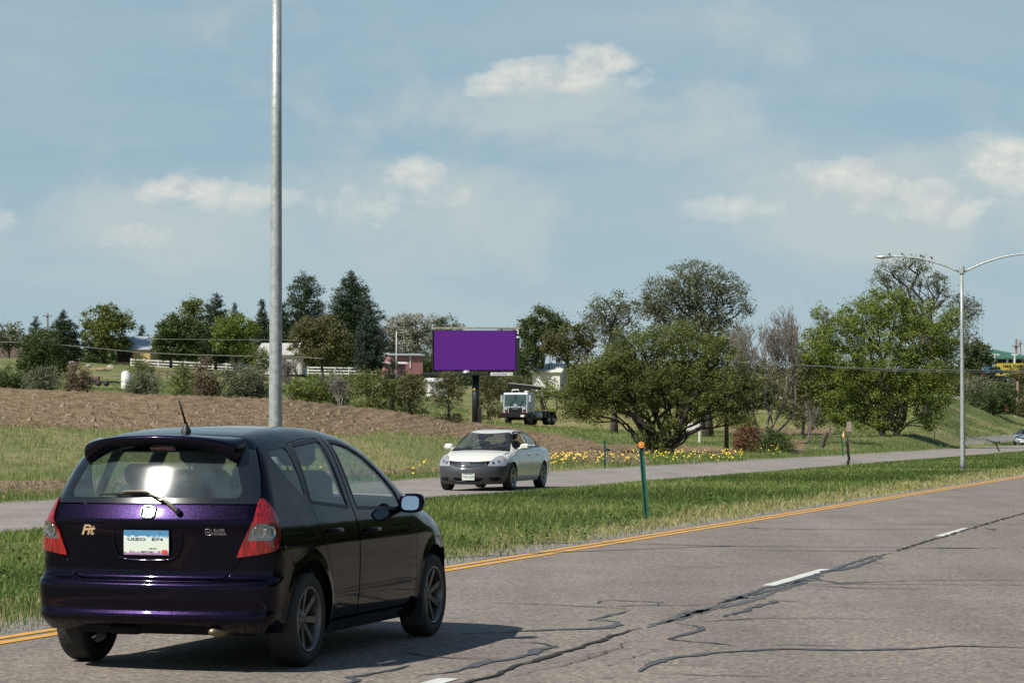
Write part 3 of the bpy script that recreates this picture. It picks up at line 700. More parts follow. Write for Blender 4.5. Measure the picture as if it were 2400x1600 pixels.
class Body:
    def __init__(s, W, XR, XF, RF, L, hw, bowr, bowf, wbow, kr=.16, kf=.2, kt=.14, taper=(.08, .05), crown=.04, ws=(2.2, 3.0), rg=None, x0r=1.2, x0f=2.8, arches=(), arch_r=.34, azc=.3):
        s.Wz = smooth_curve(W, .03); s.XR = smooth_curve(XR, .010); s.XF = smooth_curve(XF, .018); s.RF = smooth_curve(RF, .07)
        s.L, s.hw, s.bowr, s.bowf, s.wbow, s.kr, s.kf, s.kt, s.tp, s.crown, s.ws, s.rg = L, hw, bowr, bowf, wbow, kr, kf, kt, taper, crown, ws, rg
        s.x0 = {'wr': x0r, 'wf': x0f}; s.arches = arches; s.ar = arch_r; s.azc = azc
    def f(s, x, y, z):
        ay = np.abs(y); q = ay / s.hw
        tp = 1 - s.tp[1] * sstep(x, s.L - 1.5, s.L) ** 1.5 - s.tp[0] * sstep(-x, -1.1, 0)
        w = s.Wz(z) * tp
        for ax in s.arches:
            d = np.sqrt((x - ax) ** 2 + (z - s.azc) ** 2); w = w + .010 * np.exp(-((d - s.ar) / .05) ** 2)
        side = ay - w
        rear = s.XR(z) + s.bowr * q ** 2.1 - x
        front = x - s.XF(z) + s.bowf * q ** 2.3
        b = s.wbow * sstep(x, s.ws[0], s.ws[1])
        xx = x + b * q * q
        if s.rg: xx = xx - s.rg[2] * (1 - sstep(x, s.rg[0], s.rg[1])) * q * q
        top = (z - s.RF(xx) + s.crown * q * q) * .85
        r = smax(side, top, s.kt); r = smax(r, rear, s.kr); return smax(r, front, s.kf)
    def grad(s, P):
        e = 1e-3; x, y, z = P.T
        g = np.stack([s.f(x + e, y, z) - s.f(x - e, y, z), s.f(x, y + e, z) - s.f(x, y - e, z), s.f(x, y, z + e) - s.f(x, y, z - e)], -1)
        return g / np.maximum(np.linalg.norm(g, axis=1), 1e-9)[:, None]
    def solve(s, pr, A, B):
        A = np.asarray(A, float); B = np.asarray(B, float); O = 0 * A
        if pr == 'side': o = np.stack([A, O, B], -1); d = np.stack([O, O + 1, O], -1); r1 = 1.3
        elif pr == 'rear': o = np.stack([O + s.L * .35, A, B], -1); d = np.stack([O - 1, O, O], -1); r1 = s.L * .35 + .4
        elif pr == 'front': o = np.stack([O + s.L * .75, A, B], -1); d = np.stack([O + 1, O, O], -1); r1 = s.L * .25 + .4
        elif pr == 'top': o = np.stack([A, B, O + .4], -1); d = np.stack([O, O, O + 1], -1); r1 = 1.5
        elif pr == 'wr': a = A / .9; o = np.stack([O + s.x0['wr'], O, B], -1); d = np.stack([-np.cos(a), np.sin(a), O], -1); r1 = 2
        elif pr == 'wf': a = A / .9; o = np.stack([O + s.x0['wf'], O, B], -1); d = np.stack([np.cos(a), np.sin(a), O], -1); r1 = 2.6
        elif pr == 'dr': q = 2 ** -.5; o = np.stack([A * q, A * q, B], -1); d = np.stack([O - q, O + q, O], -1); r1 = 1
        elif pr == 'df': q = 2 ** -.5; o = np.stack([s.L - A * q, A * q, B], -1); d = np.stack([O + q, O + q, O], -1); r1 = 1
        elif pr == 'rail': q = 2 ** -.5; zz = s.RF(A); ww = s.Wz(zz - .12); o = np.stack([A, np.maximum(ww - .4, .02) + O, zz - .42], -1); d = np.stack([O, O + q, O + q], -1); r1 = 1.2
        lo = O.copy(); hi = O + r1
        for _ in range(34):
            m = (lo + hi) / 2; P = o + d * m[..., None]; v = s.f(P[..., 0], P[..., 1], P[..., 2]); lo = np.where(v < 0, m, lo); hi = np.where(v < 0, hi, m)
        return o + d * lo[..., None]
    def inv(s, pr, P):
        x, y, z = P.T; ay = y
        if pr == 'side': return np.stack([x, z], -1)
        if pr in ('rear', 'front'): return np.stack([y, z], -1)
        if pr == 'top': return np.stack([x, y], -1)
        if pr == 'wr': return np.stack([np.arctan2(ay, s.x0['wr'] - x) * .9, z], -1)
        if pr == 'wf': return np.stack([np.arctan2(ay, x - s.x0['wf']) * .9, z], -1)
        if pr == 'dr': return np.stack([(x + ay) / 2 ** .5, z], -1)
        if pr == 'df': return np.stack([(s.L - x + ay) / 2 ** .5, z], -1)
    def curve(s, pr, pts, step=.035, closed=False):
        """dense 3-D polyline on the surface; pts may be 3-tuples with their own projection"""
        out = []; pts = list(pts) + ([pts[0]] if closed else [])
        for a, b in zip(pts, pts[1:]):
            n = max(1, int(math.hypot(b[0] - a[0], b[1] - a[1]) / step)); u = np.arange(n) / n
            out.append(s.solve(pr, a[0] + (b[0] - a[0]) * u, a[1] + (b[1] - a[1]) * u))
        if not closed: out.append(s.solve(pr, np.array([pts[-1][0]]), np.array([pts[-1][1]])))
        return np.concatenate(out)

def rounded(poly, r=.03, n=4):
    out = []; m = len(poly)
    for i in range(m):
        p0, p, p1 = Vector(poly[i - 1]), Vector(poly[i]), Vector(poly[(i + 1) % m]); rr = r if isinstance(r, (int, float)) else r[i]
        a = (p0 - p); b = (p1 - p); q = min(rr, a.length * .45, b.length * .45); A = p + a.normalized() * q; B = p + b.normalized() * q
        for k in range(n + 1):
            t = k / n; out.append(tuple(A * (1 - t) ** 2 + p * 2 * t * (1 - t) + B * t * t))
    return out
def inset(poly, g):
    n = len(poly); A = sum(poly[i][0] * poly[(i + 1) % n][1] - poly[(i + 1) % n][0] * poly[i][1] for i in range(n)); sg = 1 if A > 0 else -1; out = []
    for i in range(n):
        p0, p, p1 = Vector(poly[i - 1]), Vector(poly[i]), Vector(poly[(i + 1) % n])
        e0 = (p - p0).normalized() if (p - p0).length > 1e-7 else Vector((1, 0)); e1 = (p1 - p).normalized() if (p1 - p).length > 1e-7 else e0
        nn = (Vector((-e0.y, e0.x)) + Vector((-e1.y, e1.x))); nn = nn.normalized() if nn.length > 1e-6 else Vector((-e0.y, e0.x)); out.append(tuple(p + nn * g * sg))
    return out
def panel(B, pr, outer, holes=(), res=.03, off=0.0, thick=.02, gap=0.0, bulge=0.0):
    """outer/holes: arrays of 3-D points on the body (y>=0 or spanning). returns V,N,F,(rim)"""
    P2 = [tuple(p) for p in B.inv(pr, outer)]; H2 = [[tuple(p) for p in B.inv(pr, h)] for h in holes]
    if gap: P2 = inset(P2, gap)
    lo = np.min(P2, 0); hi = np.max(P2, 0)
    gx, gy = np.meshgrid(np.arange(lo[0], hi[0], res), np.arange(lo[1], hi[1], res)); gx = gx.ravel() + np.tile([0], 1)[0]; gy = gy.ravel()
    def bd(poly, d):
        p = np.array(poly); q = np.roll(p, -1, 0); m = np.full(gx.shape, 9.0)
        for a, b in zip(p, q):
            ab = b - a; l2 = max(ab @ ab, 1e-12); t = np.clip(((gx - a[0]) * ab[0] + (gy - a[1]) * ab[1]) / l2, 0, 1)
            m = np.minimum(m, np.hypot(gx - a[0] - t * ab[0], gy - a[1] - t * ab[1]))
        return m > d
    keep = inpoly(gx, gy, P2) & bd(P2, res * .45)
    for h in H2: keep &= ~inpoly(gx, gy, h) & bd(h, res * .45)
    vs = [Vector(p) for p in P2]; ed = [(i, (i + 1) % len(P2)) for i in range(len(P2))]
    for h in H2:
        k = len(vs); vs += [Vector(p) for p in h]; ed += [(k + i, k + (i + 1) % len(h)) for i in range(len(h))]
    vs += [Vector((a, b)) for a, b in zip(gx[keep], gy[keep])]
    v2, e2, f2 = delaunay_2d_cdt(vs, ed, [], 0, 1e-6)[:3]
    v2 = np.array([tuple(v) for v in v2]); f2 = np.array([f for f in f2 if len(f) == 3])
    c = v2[f2].mean(1); k = inpoly(c[:, 0], c[:, 1], P2)
    for h in H2: k &= ~inpoly(c[:, 0], c[:, 1], h)
    f2 = f2[k]
    P = B.solve(pr, v2[:, 0], v2[:, 1]); Nn = B.grad(P)
    a, b, c3 = P[f2[:, 0]], P[f2[:, 1]], P[f2[:, 2]]; fn = np.cross(b - a, c3 - a); fl = (fn * Nn[f2].mean(1)).sum(1) < 0
    f2[fl] = f2[fl][:, ::-1]
    P = P + Nn * off
    # boundary edges
    E = {}
    for f in f2:
        for i in range(3):
            e = (f[i], f[(i + 1) % 3])
            if (e[1], e[0]) in E: del E[(e[1], e[0])]
            else: E[e] = 1
    return P, Nn, f2, list(E), thick
def mirror(part):
    P, N, Fc, E, t = part; s = np.array([1, -1, 1]); return P * s, N * s, Fc[:, ::-1], [(b, a) for a, b in E], t
def assemble(name, parts, mats, parent, back=1, label=None):
    """parts -> one mesh with outer skin, inner skin and rims, analytic normals"""
    V = []; NN = []; Fc = []; mi = []; k = 0
    for (P, N, F_, E, t) in parts:
        n = len(P); V.append(P); NN.append(N); Fc += [tuple(f + k) for f in F_]; mi += [0] * len(F_)
        if t:
            V.append(P - N * t); NN.append(-N); Fc += [tuple(f[::-1] + k + n) for f in F_]; mi += [back] * len(F_)
            e = np.array(E); A, Bp = P[e[:, 0]], P[e[:, 1]]; C, D = A - N[e[:, 0]] * t, Bp - N[e[:, 1]] * t
            rn = np.cross(Bp - A, N[e[:, 0]]); rn /= np.maximum(np.linalg.norm(rn, axis=1), 1e-9)[:, None]
            m = len(e); V.append(np.concatenate([A, Bp, D, C])); NN.append(np.concatenate([rn] * 4)); b = k + 2 * n
            Fc += [(b + i + m, b + i, b + i + 3 * m, b + i + 2 * m) for i in range(m)]; mi += [0] * m
            k += 2 * n + 4 * m
        else: k += n
    V = np.concatenate(V); NN = np.concatenate(NN)
    me = bpy.data.meshes.new(name); me.from_pydata([tuple(v) for v in V], [], [tuple(int(i) for i in f) for f in Fc])
    for m in (mats if isinstance(mats, (list, tuple)) else [mats]): me.materials.append(m)
    me.polygons.foreach_set('material_index', mi if len(me.materials) > 1 else [0] * len(mi)); me.polygons.foreach_set('use_smooth', [True] * len(mi))
    me.update()
    me.normals_split_custom_set_from_vertices([tuple(v) for v in NN])
    o = link(name, me, parent)
    if label: o['label'] = label
    return o

def make_wheel(parent, x, y, r, w, rr, spokes, side, tw=.5, alloy=None, double=False):
    """side=+1: outer face towards +y"""
    T = Matrix.Translation((x, y, r)) @ Matrix.Rotation(random.uniform(0, 6), 4, 'Y')
    mb = MB(); h = w / 2
    prof = [(rr, -h * .85), (rr + .01, -h * .95), (r - .035, -h), (r - .012, -h * .9), (r - .002, -h * .7), (r, -h * .3), (r, h * .3), (r - .002, h * .7), (r - .012, h * .9), (r - .035, h), (rr + .01, h * .95), (rr, h * .85)]
    mb.lathe(prof, 48, 0, T, True, 'Y')
    wh = thing('wheel', None, None); del_ = [wh.pop(k, None) for k in ('label', 'category')]; wh.parent = parent
    mb.build('tyre', M_['rubber'], wh, recalc=True)
    mb = MB(); s = side
    mb.lathe([(rr + .004, s * h * .9), (rr + .002, s * h * .97), (rr - .008, s * h * .98), (rr - .018, s * h * .85), (rr - .022, s * h * .3), (rr - .025, -s * h * .8)], 48, 0, T, True, 'Y')
    mb.lathe([(.0, s * h * .62), (.03, s * h * .62), (.036, s * h * .55), (.07, s * h * .5), (.075, s * h * .2)], 20, 0, T, True, 'Y')
    for k in range(spokes):
        for dd in ((-.16, .16) if double else (0,)):
            A = T @ Matrix.Rotation(2 * math.pi * k / spokes + dd * 1.0, 4, 'Y')
            wid = .013 if double else .017
            pts = [(-wid * 1.1, .05), (wid * 1.1, .05), (wid * 1.3, rr - .012), (-wid * 1.3, rr - .012)]
            vs = []
            for yy, q in ((s * h * .52, 1), (s * h * .2, .8)):
                for i, (a, b) in enumerate(pts): vs.append((a * q, yy + (s * h * .30 if b > .1 else 0) * (1 if q == 1 else .5), b))
            mb.add(vs, [(0, 1, 2, 3), (4, 5, 6, 7), (0, 1, 5, 4), (1, 2, 6, 5), (2, 3, 7, 6), (3, 0, 4, 7)], 0, False, A)
    for k in range(5):
        a = 2 * math.pi * k / 5; mb.lathe([(.0, s * h * .56), (.007, s * h * .56), (.007, s * h * .48)], 6, 0, T @ Matrix.Translation((math.cos(a) * .052, 0, math.sin(a) * .052)), False, 'Y')
    # brake disc and hub behind
    mb.lathe([(0, -s * h * .1), (rr * .72, -s * h * .1), (rr * .72, -s * h * .25)], 28, 1, T, True, 'Y')
    mb.build('rim', [alloy or M_['alloy'], mat('brake_disc', (.05, .045, .04), .6, .4)], wh)
    return wh

def seat(parent, x, y, z, w=.48, rear=False, m=None):
    mb = MB(); m = m or M_['interior']
    mb.box((x, y, z + .08), (.5, w, .16), bev=.05); mb.box((x - .27, y, z + .42), (.14, w * .96, .62), ry=-.25, bev=.055)
    mb.tube([(x - .36, y - .07, z + .70), (x - .38, y - .07, z + .80)], .008); mb.tube([(x - .36, y + .07, z + .70), (x - .38, y + .07, z + .80)], .008)
    mb.box((x - .385, y, z + .845), (.10, .27, .19), ry=-.2, bev=.045)
    return mb.build('seat', m, parent)
def steering(parent, x, y, z, tilt=.45):
    mb = MB(); T = Matrix.Translation((x, y, z)) @ Matrix.Rotation(-math.pi / 2 + tilt, 4, 'Y')
    mb.tube([(math.cos(a) * .18, math.sin(a) * .18, 0) for a in np.linspace(0, 2 * math.pi, 25)], .015, 8, 0, T, cap=False)
    mb.box((0, 0, .01), (.10, .14, .04), 0, T, bev=.015); mb.box((0, 0, .005), (.03, .36, .015), 0, T); mb.box((-.09, 0, .005), (.18, .03, .015), 0, T); mb.tube([(0, 0, .02), (0, 0, .35)], .025, 8, 0, T)
    return mb.build('steering_wheel', M_['black'], parent)

def seated_person(loc, yaw, label, wheel_d=(.62, .0, .42), shirt=None, group=None):
    """seated driver in car axes: +x forward; origin under the pelvis on the seat top"""
    me = bpy.data.meshes.new('person'); bm = bmesh.new(); sk = bm.verts.layers.skin.verify()
    def V(p, r):
        v = bm.verts.new(p); v[sk].radius = r if isinstance(r, tuple) else (r, r); return v
    def chain(a, pts):
        for p, r in pts: b = V(p, r); bm.edges.new((a, b)); a = b
        return a
    pel = V((0, 0, .10), (.15, .13)); pel[sk].use_root = True
    ch = chain(pel, [((-.03, 0, .28), (.14, .11)), ((-.05, 0, .44), (.17, .12))]); nk = chain(ch, [((-.05, 0, .54), .06), ((-.03, 0, .60), .055)])
    hd = chain(nk, [((-.015, 0, .67), (.072, .085)), ((-.02, 0, .75), (.078, .098)), ((-.02, 0, .82), (.055, .07))])
    for s in (-1, 1):
        el = chain(ch, [((-.04, s * .17, .47), .058), ((.10, s * .22, .27), .042), ((.36, s * .17, .33), .030)])
        wr = chain(el, [((wheel_d[0] - .17, s * .155, wheel_d[2] - .03), .026), ((wheel_d[0] - .10, s * .15, wheel_d[2]), (.036, .018))])
        for j in range(4): chain(wr, [((wheel_d[0] - .03, s * (.128 + j * .017), wheel_d[2] + .025 - j * .002), .0085), ((wheel_d[0] + .01, s * (.126 + j * .017), wheel_d[2] + .008 - j * .003), .008), ((wheel_d[0] - .01, s * (.127 + j * .017), wheel_d[2] - .018), .007)])
        chain(wr, [((wheel_d[0] - .07, s * .115, wheel_d[2] + .015), .010), ((wheel_d[0] - .03, s * .105, wheel_d[2] + .02), .009)])
        chain(pel, [((.12, s * .10, .10), .085), ((.46, s * .13, .16), .062), ((.60, s * .13, -.14), .048), ((.68, s * .13, -.34), .04), ((.84, s * .14, -.36), (.04, .03))])
    bm.to_mesh(me); bm.free(); o = link('person', me)
    o.modifiers.new('s', 'SKIN'); sb = o.modifiers.new('b', 'SUBSURF'); sb.levels = 1; sb.render_levels = 1
    dg = bpy.context.evaluated_depsgraph_get(); dg.update(); m2 = bpy.data.meshes.new_from_object(o.evaluated_get(dg)); bpy.data.objects.remove(o)
    # a face: push nose, brow and chin out of the head
    for v in m2.vertices:
        p = v.co
        if p.z > .62 and p.x > .02: v.co.x += .022 * math.exp(-((p.y / .015) ** 2 + ((p.z - .705) / .02) ** 2)) + .008 * math.exp(-(((p.z - .745) / .015) ** 2)) + .01 * math.exp(-((p.y / .03) ** 2 + ((p.z - .64) / .02) ** 2))
    m2.materials.clear()
    for m in (M_['skin'], shirt or M_['shirt'], mat('denim', (.03, .045, .08), .85)): m2.materials.append(m)
    for f in m2.polygons:
        c = f.center; f.use_smooth = True
        f.material_index = 2 if (c.z < .2 and (abs(c.y) < .22) and not (c.x > .3 and c.z > .25)) and not (c.x > .05 and c.z > .24) else (1 if (c.x < .22 and c.z < .57) else 0)
    o = link('person', m2); o.location = loc; o.rotation_euler = (0, 0, yaw); tag(o, label, 'person', group)
    mb = MB(); mb.lathe([(0, .875), (.05, .862), (.085, .82), (.098, .77), (.095, .71), (.085, .67)], 20, 0, Matrix.Translation((-.045, 0, -.008)))
    mb.build('hair', M_['hair'], o); return o
# ================================================================== DARK PURPLE HATCHBACK
def carpaint(name, base, flake, rough=.38, metal=.55, coat_ior=1.5):
    m, nt, N, L = newmat(name); out = N.new('ShaderNodeOutputMaterial'); b = N.new('ShaderNodeBsdfPrincipled'); L.new(b.outputs[0], out.inputs[0])
    tc = N.new('ShaderNodeTexCoord'); n = N.new('ShaderNodeTexNoise'); n.inputs['Scale'].default_value = 260; n.inputs['Detail'].default_value = 2; L.new(tc.outputs['Object'], n.inputs[0])
    r = N.new('ShaderNodeValToRGB'); L.new(n.outputs[0], r.inputs[0]); r.color_ramp.elements[0].position = .40; r.color_ramp.elements[1].position = .78
    r.color_ramp.elements[0].color = (*base, 1); r.color_ramp.elements[1].color = (*flake, 1); L.new(r.outputs[0], b.inputs['Base Color'])
    b.inputs['Metallic'].default_value = metal; b.inputs['Roughness'].default_value = rough; setin(b, 'Coat Weight', 1.0); setin(b, 'Coat IOR', coat_ior); setin(b, 'Specular IOR Level', .2)
    if coat_ior < 1.4: setin(b, 'Specular Tint', (.12, .10, .22, 1))
    d = N.new('ShaderNodeTexNoise'); d.inputs['Scale'].default_value = 3.5; d.inputs['Detail'].default_value = 7; L.new(tc.outputs['Object'], d.inputs[0])
    mr = N.new('ShaderNodeMapRange'); mr.inputs[1].default_value = .3; mr.inputs[2].default_value = .75; mr.inputs[3].default_value = .02; mr.inputs[4].default_value = .09; L.new(d.outputs[0], mr.inputs[0]); L.new(mr.outputs[0], b.inputs['Coat Roughness'])
    return m
PAINT = carpaint('blackberry_paint', (.0008, .0006, .0018), (.020, .011, .042), .28, .85, 1.28)
def build_hatch():
    YAW = math.pi / 2 - R(17.0)
    s0, tc_ = 14.19, 6.72
    loc = (s0 * math.sin(R(17)) - tc_ * math.cos(R(17)), s0 * math.cos(R(17)) + tc_ * math.sin(R(17)), .012)
    root = thing('hatchback_car', 'dark purple hatchback with roof spoiler and red tail lights driving in the near lane', 'car', loc, YAW)
    RA, FA, TR = .73, 3.18, .298
    B = Body(W=[(.12, .70), (.20, .775), (.30, .815), (.42, .832), (.60, .838), (.78, .838), (.88, .822), (.95, .795), (1.02, .765), (1.10, .735), (1.25, .675), (1.38, .612), (1.46, .565), (1.58, .50)],
             XR=[(.15, .22), (.25, .10), (.29, .045), (.33, .0), (.365, .0), (.378, .022), (.45, .012), (.54, .012), (.565, .022), (.58, .075), (.62, .082), (.74, .080), (.86, .078), (.915, .066), (.932, .064), (1.02, .108)] + [(1.04 + u, .120 + .47 * u + .094 * u * u) for u in np.linspace(0, .33, 14)] + [(1.375, .288), (1.45, .345), (1.58, .46)],
             XF=[(.15, 3.80), (.22, 3.90), (.32, 3.96), (.45, 3.985), (.60, 3.975), (.70, 3.93), (.80, 3.85), (1.0, 3.7)],
             RF=[(0, 1.36), (.2, 1.415), (.34, 1.447), (.6, 1.485), (.95, 1.512), (1.35, 1.524), (1.7, 1.515), (2.05, 1.475), (2.35, 1.40), (2.75, 1.225), (3.1, 1.05), (3.22, 1.0), (3.45, .955), (3.7, .88), (3.9, .76), (4.05, .62)],
             L=4.0, hw=.838, bowr=.125, bowf=.36, wbow=.26, kr=.13, kf=.22, kt=.15, taper=(.035, .09), crown=.05, ws=(1.9, 2.8), arches=(RA, FA), arch_r=.355, azc=TR)
    BK = M_['matt_black']
    # --- key curves (3-D, y>0)
    def tg_y(z): return np.interp(z, [.56, .70, .80, .93, 1.03, 1.10, 1.22, 1.34, 1.42], [.58, .60, .615, .63, .69, .685, .655, .60, .54])
    zs = np.linspace(.70, 1.40, 22); TG = B.solve('rear', tg_y(zs), zs)                 # tailgate / quarter boundary
    def zsill(x): return .20
    # windows (side projection x,z)
    QW = rounded([(.53, 1.345), (.70, 1.375), (.845, 1.385), (.86, 1.22), (.845, 1.075), (.79, 1.085), (.66, 1.19)], [.05, .05, .03, .05, .04, .05, .06])
    RW = rounded([(.965, 1.392), (1.50, 1.425), (1.515, .985), (.90, 1.035), (.93, 1.2)], .02)
    FW = rounded([(1.665, 1.418), (1.90, 1.402), (2.12, 1.325), (2.38, 1.17), (2.52, 1.055), (2.53, .945), (1.67, .978)], [.03, .1, .15, .15, .05, .02, .02])
    PW = rounded([(2.585, .945), (2.595, 1.03), (2.86, .935)], [.012, .03, .02])
    rd_arch = [(RA + .368 * math.cos(a), TR + .368 * math.sin(a)) for a in np.linspace(0, math.pi, 26)]
    fd_arch = [(FA + .368 * math.cos(a), TR + .368 * math.sin(a)) for a in np.linspace(0, math.pi, 26)]
    archR = [(1.088, .245)] + [(1.098, .298)] + rd_arch[1:-1] + [(.362, .298), (.37, .24)]
    # rear door outline
    ring = [p for p in rd_arch if p[0] > 1.0][::-1]      # high->front
    RD = [(1.585, .27), (1.585, .60), (1.575, 1.0), (1.59, 1.445), (1.2, 1.435), (.915, 1.41), (.875, 1.2), (.865, 1.0), (.90, .86), (1.0, .72), (1.09, .55), (1.14, .40), (1.16, .27)]
    FD = [(2.72, .27), (2.75, .50), (2.74, .75), (2.66, .90), (2.60, 1.09), (2.42, 1.215), (2.14, 1.372), (1.92, 1.44), (1.60, 1.45), (1.585, 1.0), (1.595, .60), (1.595, .27)]
    side = lambda pts, closed=True, st_=.04: B.curve('side', pts, st_, closed)
    # --- quarter panel (wrap from tailgate edge to the rear door), up to the roof rail
    xs = np.linspace(float(B.solve('rail', np.array([.42]), np.array([0]))[0, 0]), 1.585, 26); rail_back = B.solve('rail', xs, 0 * xs)
    bz = .715; bump_top = B.curve('wr', [(0.9 * math.atan2(.60, 1.2 - .09), .70), (0.9 * math.atan2(.80, 1.2 - .22), .70), (0.9 * math.atan2(.838, 1.2 - .41), .705)], .03)
    arch_up = side([p for p in rd_arch[::-1] if p[1] >= .45 ][:], False)       # rear(left) -> front
    a_rear = [p for p in rd_arch[::-1]]
    qa = [p for p in a_rear if (p[0] < RA and p[1] > .66) or (p[0] >= RA and p[0] < 1.085 and p[1] > .42)]
    q_arch = side([(.46, .645), (.50, .585)] + [p for p in a_rear if p[1] > .585 and p[0] > .51] + [p for p in a_rear if p[0] > RA and .3 < p[1] <= .60], False)
    sill_door = side([(1.10, .27), (1.16, .27), (1.14, .40), (1.09, .55), (1.0, .72), (.90, .86), (.865, 1.0), (.875, 1.2), (.915, 1.41), (1.2, 1.435), (1.585, 1.447)], False)
    outer = np.concatenate([TG, rail_back[1:], sill_door[::-1], q_arch[::-1][1:-1], bump_top[::-1]])
    parts = []
    qp = panel(B, 'wr', outer, [side(QW)], res=.028, thick=.02)
    parts += [qp, mirror(qp)]
    # --- roof
    xr = np.linspace(xs[0], 2.12, 34); rr = B.solve('rail', xr, 0 * xr)
    back = B.curve('top', [(.36, y) for y in np.linspace(-.50, .50, 12)], .05)
    front = B.curve('top', [(2.36 - .20 * (y / .56) ** 2, y) for y in np.linspace(.54, -.54, 14)], .05)
    rm = rr * np.array([1, -1, 1])
    parts.append(panel(B, 'top', np.concatenate([back, rr, front, rm[::-1]]), (), res=.04, thick=.03))
    # --- upper frame above the front door + A pillar + fender
    xa = np.linspace(1.585, 3.05, 30); ra = B.solve('rail', xa, 0 * xa)
    door_top = side([(1.60, 1.452), (1.92, 1.442), (2.14, 1.375), (2.42, 1.218), (2.605, 1.092), (2.66, .905), (2.745, .75), (2.755, .50), (2.725, .27)], False)
    fa = fd_arch[::-1]
    f_arch = side([(2.80, .27)] + [p for p in fa if p[0] < FA + .30 and p[1] > .3], False)
    hoodl = B.solve('top', *np.array([(x, y) for x, y in zip(np.linspace(3.05, 3.62, 12), np.interp(np.linspace(3.05, 3.62, 12), [3.05, 3.3, 3.62], [.70, .70, .62]))]).T)
    fend_f = B.curve('wf', [(0.9 * math.atan2(.62, .82), .80), (0.9 * math.atan2(.72, .78), .66), (0.9 * math.atan2(.79, .70), .64)], .04)
    wsL = B.solve('top', *np.array([(x, y) for x, y in zip(np.linspace(2.16, 3.0, 20), np.interp(np.linspace(2.16, 3.0, 20), [2.16, 2.6, 3.0], [.555, .635, .70]))]).T)
    pil = np.concatenate([door_top, side([(2.80, .27)] + [p for p in fa if p[1] > .3 and p[0] < FA], False), side([p for p in fa if p[0] >= FA and p[1] > .62 and p[0] < FA + .3], False), fend_f[::-1], hoodl[::-1], wsL[::-1], rr[xr > 1.6][::-1]])
    fp = panel(B, 'side', pil, [side(PW)] if False else (), res=.03, thick=.02); parts += [fp, mirror(fp)]
    # sills
    sl_ = np.concatenate([side([(1.09, .185), (1.09, .262), (2.81, .262), (2.81, .185)], True)])
    sp = panel(B, 'side', sl_, (), res=.05, off=.012, thick=.05); parts += [sp, mirror(sp)]
    assemble('body', parts, [PAINT, BK], root)
    # --- doors
    H_ = []
    for nm, D, Wn, hx in (('rear', RD, RW, 1.02), ('front', FD, FW, 1.72)):
        holes = [side(Wn)] + ([side(PW)] if nm == 'front' else [])
        p = panel(B, 'side', side(inset(D, .004)), holes, res=.03, off=.001, thick=.03)
        for sgn in (1, -1):
            d = assemble('door', [p if sgn > 0 else mirror(p)], [PAINT, BK], root)
            mb = MB(); hz = .845 if nm == 'rear' else .825
            c = B.solve('side', np.array([hx, hx + .2]), np.array([hz, hz]))
            for q in (0,):
                a, b = Vector(c[0]), Vector(c[1]); mid = (a + b) / 2
                mb.tube([(a.x, a.y - .01, a.z), (a.x + .02, a.y + .03, a.z), (mid.x, mid.y + .042, mid.z), (b.x - .02, b.y + .03, b.z), (b.x, b.y - .01, b.z)], [.012, .016, .017, .016, .012], 8, flat=.9)
            if sgn < 0: mb.v = [(x, -y, z) for x, y, z in mb.v]
            mb.build('handle', PAINT, d)
            g = panel(B, 'side', side(Wn), (), res=.05, off=-.004, thick=0)
            assemble('window', [g if sgn > 0 else mirror(g)], GLS, d)
            if nm == 'front':
                g = panel(B, 'side', side(PW), (), res=.04, off=-.004, thick=0); assemble('window', [g if sgn > 0 else mirror(g)], GLS, d)
            # rubber surround
            fr = panel(B, 'side', side(inset(Wn, -.014)), [side(inset(Wn, .008))], res=.05, off=.003, thick=.012)
            assemble('window_seal', [fr if sgn > 0 else mirror(fr)], M_['black'], d)
    g = panel(B, 'side', side(QW), (), res=.05, off=-.004, thick=0)
    for sgn in (1, -1): assemble('quarter_window', [g if sgn > 0 else mirror(g)], GLS, root)
    # --- tailgate: painted lower + black-bordered glass
    zl = np.linspace(.71, 1.035, 12)
    low = [(-tg_y(z), z) for z in zl] + [(tg_y(z), z) for z in zl[::-1]] + rounded([(.60, .71), (.53, .60), (.44, .572), (-.44, .572), (-.53, .60), (-.60, .71)], .05)[5:-5]
    tl = panel(B, 'rear', B.curve('rear', low, .035, True), (), res=.022, thick=.02, gap=.003)
    tg = assemble('tailgate', [tl], [PAINT, BK], root)
    zu = np.linspace(1.04, 1.40, 12)
    upo = [(-tg_y(z) + .006, z) for z in zu] + [(tg_y(z) - .006, z) for z in zu[::-1]]
    clear = rounded([(-.56, 1.075), (.56, 1.075), (.575, 1.12), (.50, 1.30), (.43, 1.365), (-.43, 1.365), (-.50, 1.30), (-.575, 1.12)], [.05, .05, .05, .1, .08, .08, .1, .05])
    up = panel(B, 'rear', B.curve('rear', upo, .04, True), [B.curve('rear', clear, .04, True)], res=.03, thick=.015)
    assemble('glass_border', [up], [GLB, BK], tg)
    rgl = panel(B, 'rear', B.curve('rear', clear, .04, True), (), res=.03, off=-.001, thick=0); assemble('rear_window', [rgl], GLR, tg)
    # emblem, script badges
    def on_rear(y, z, off=.0):
        P = B.solve('rear', np.array([y]), np.array([z])); n = B.grad(P)[0]; p = P[0] + n * off
        nx = Vector(n); up_ = (Vector((0, 0, 1)) - nx * nx.z).normalized(); rt = up_.cross(nx).normalized()
        Mx = Matrix(((rt.x, up_.x, nx.x, p[0]), (rt.y, up_.y, nx.y, p[1]), (rt.z, up_.z, nx.z, p[2]), (0, 0, 0, 1))); return Mx
    mb = MB(); E = on_rear(0, .985, .004)
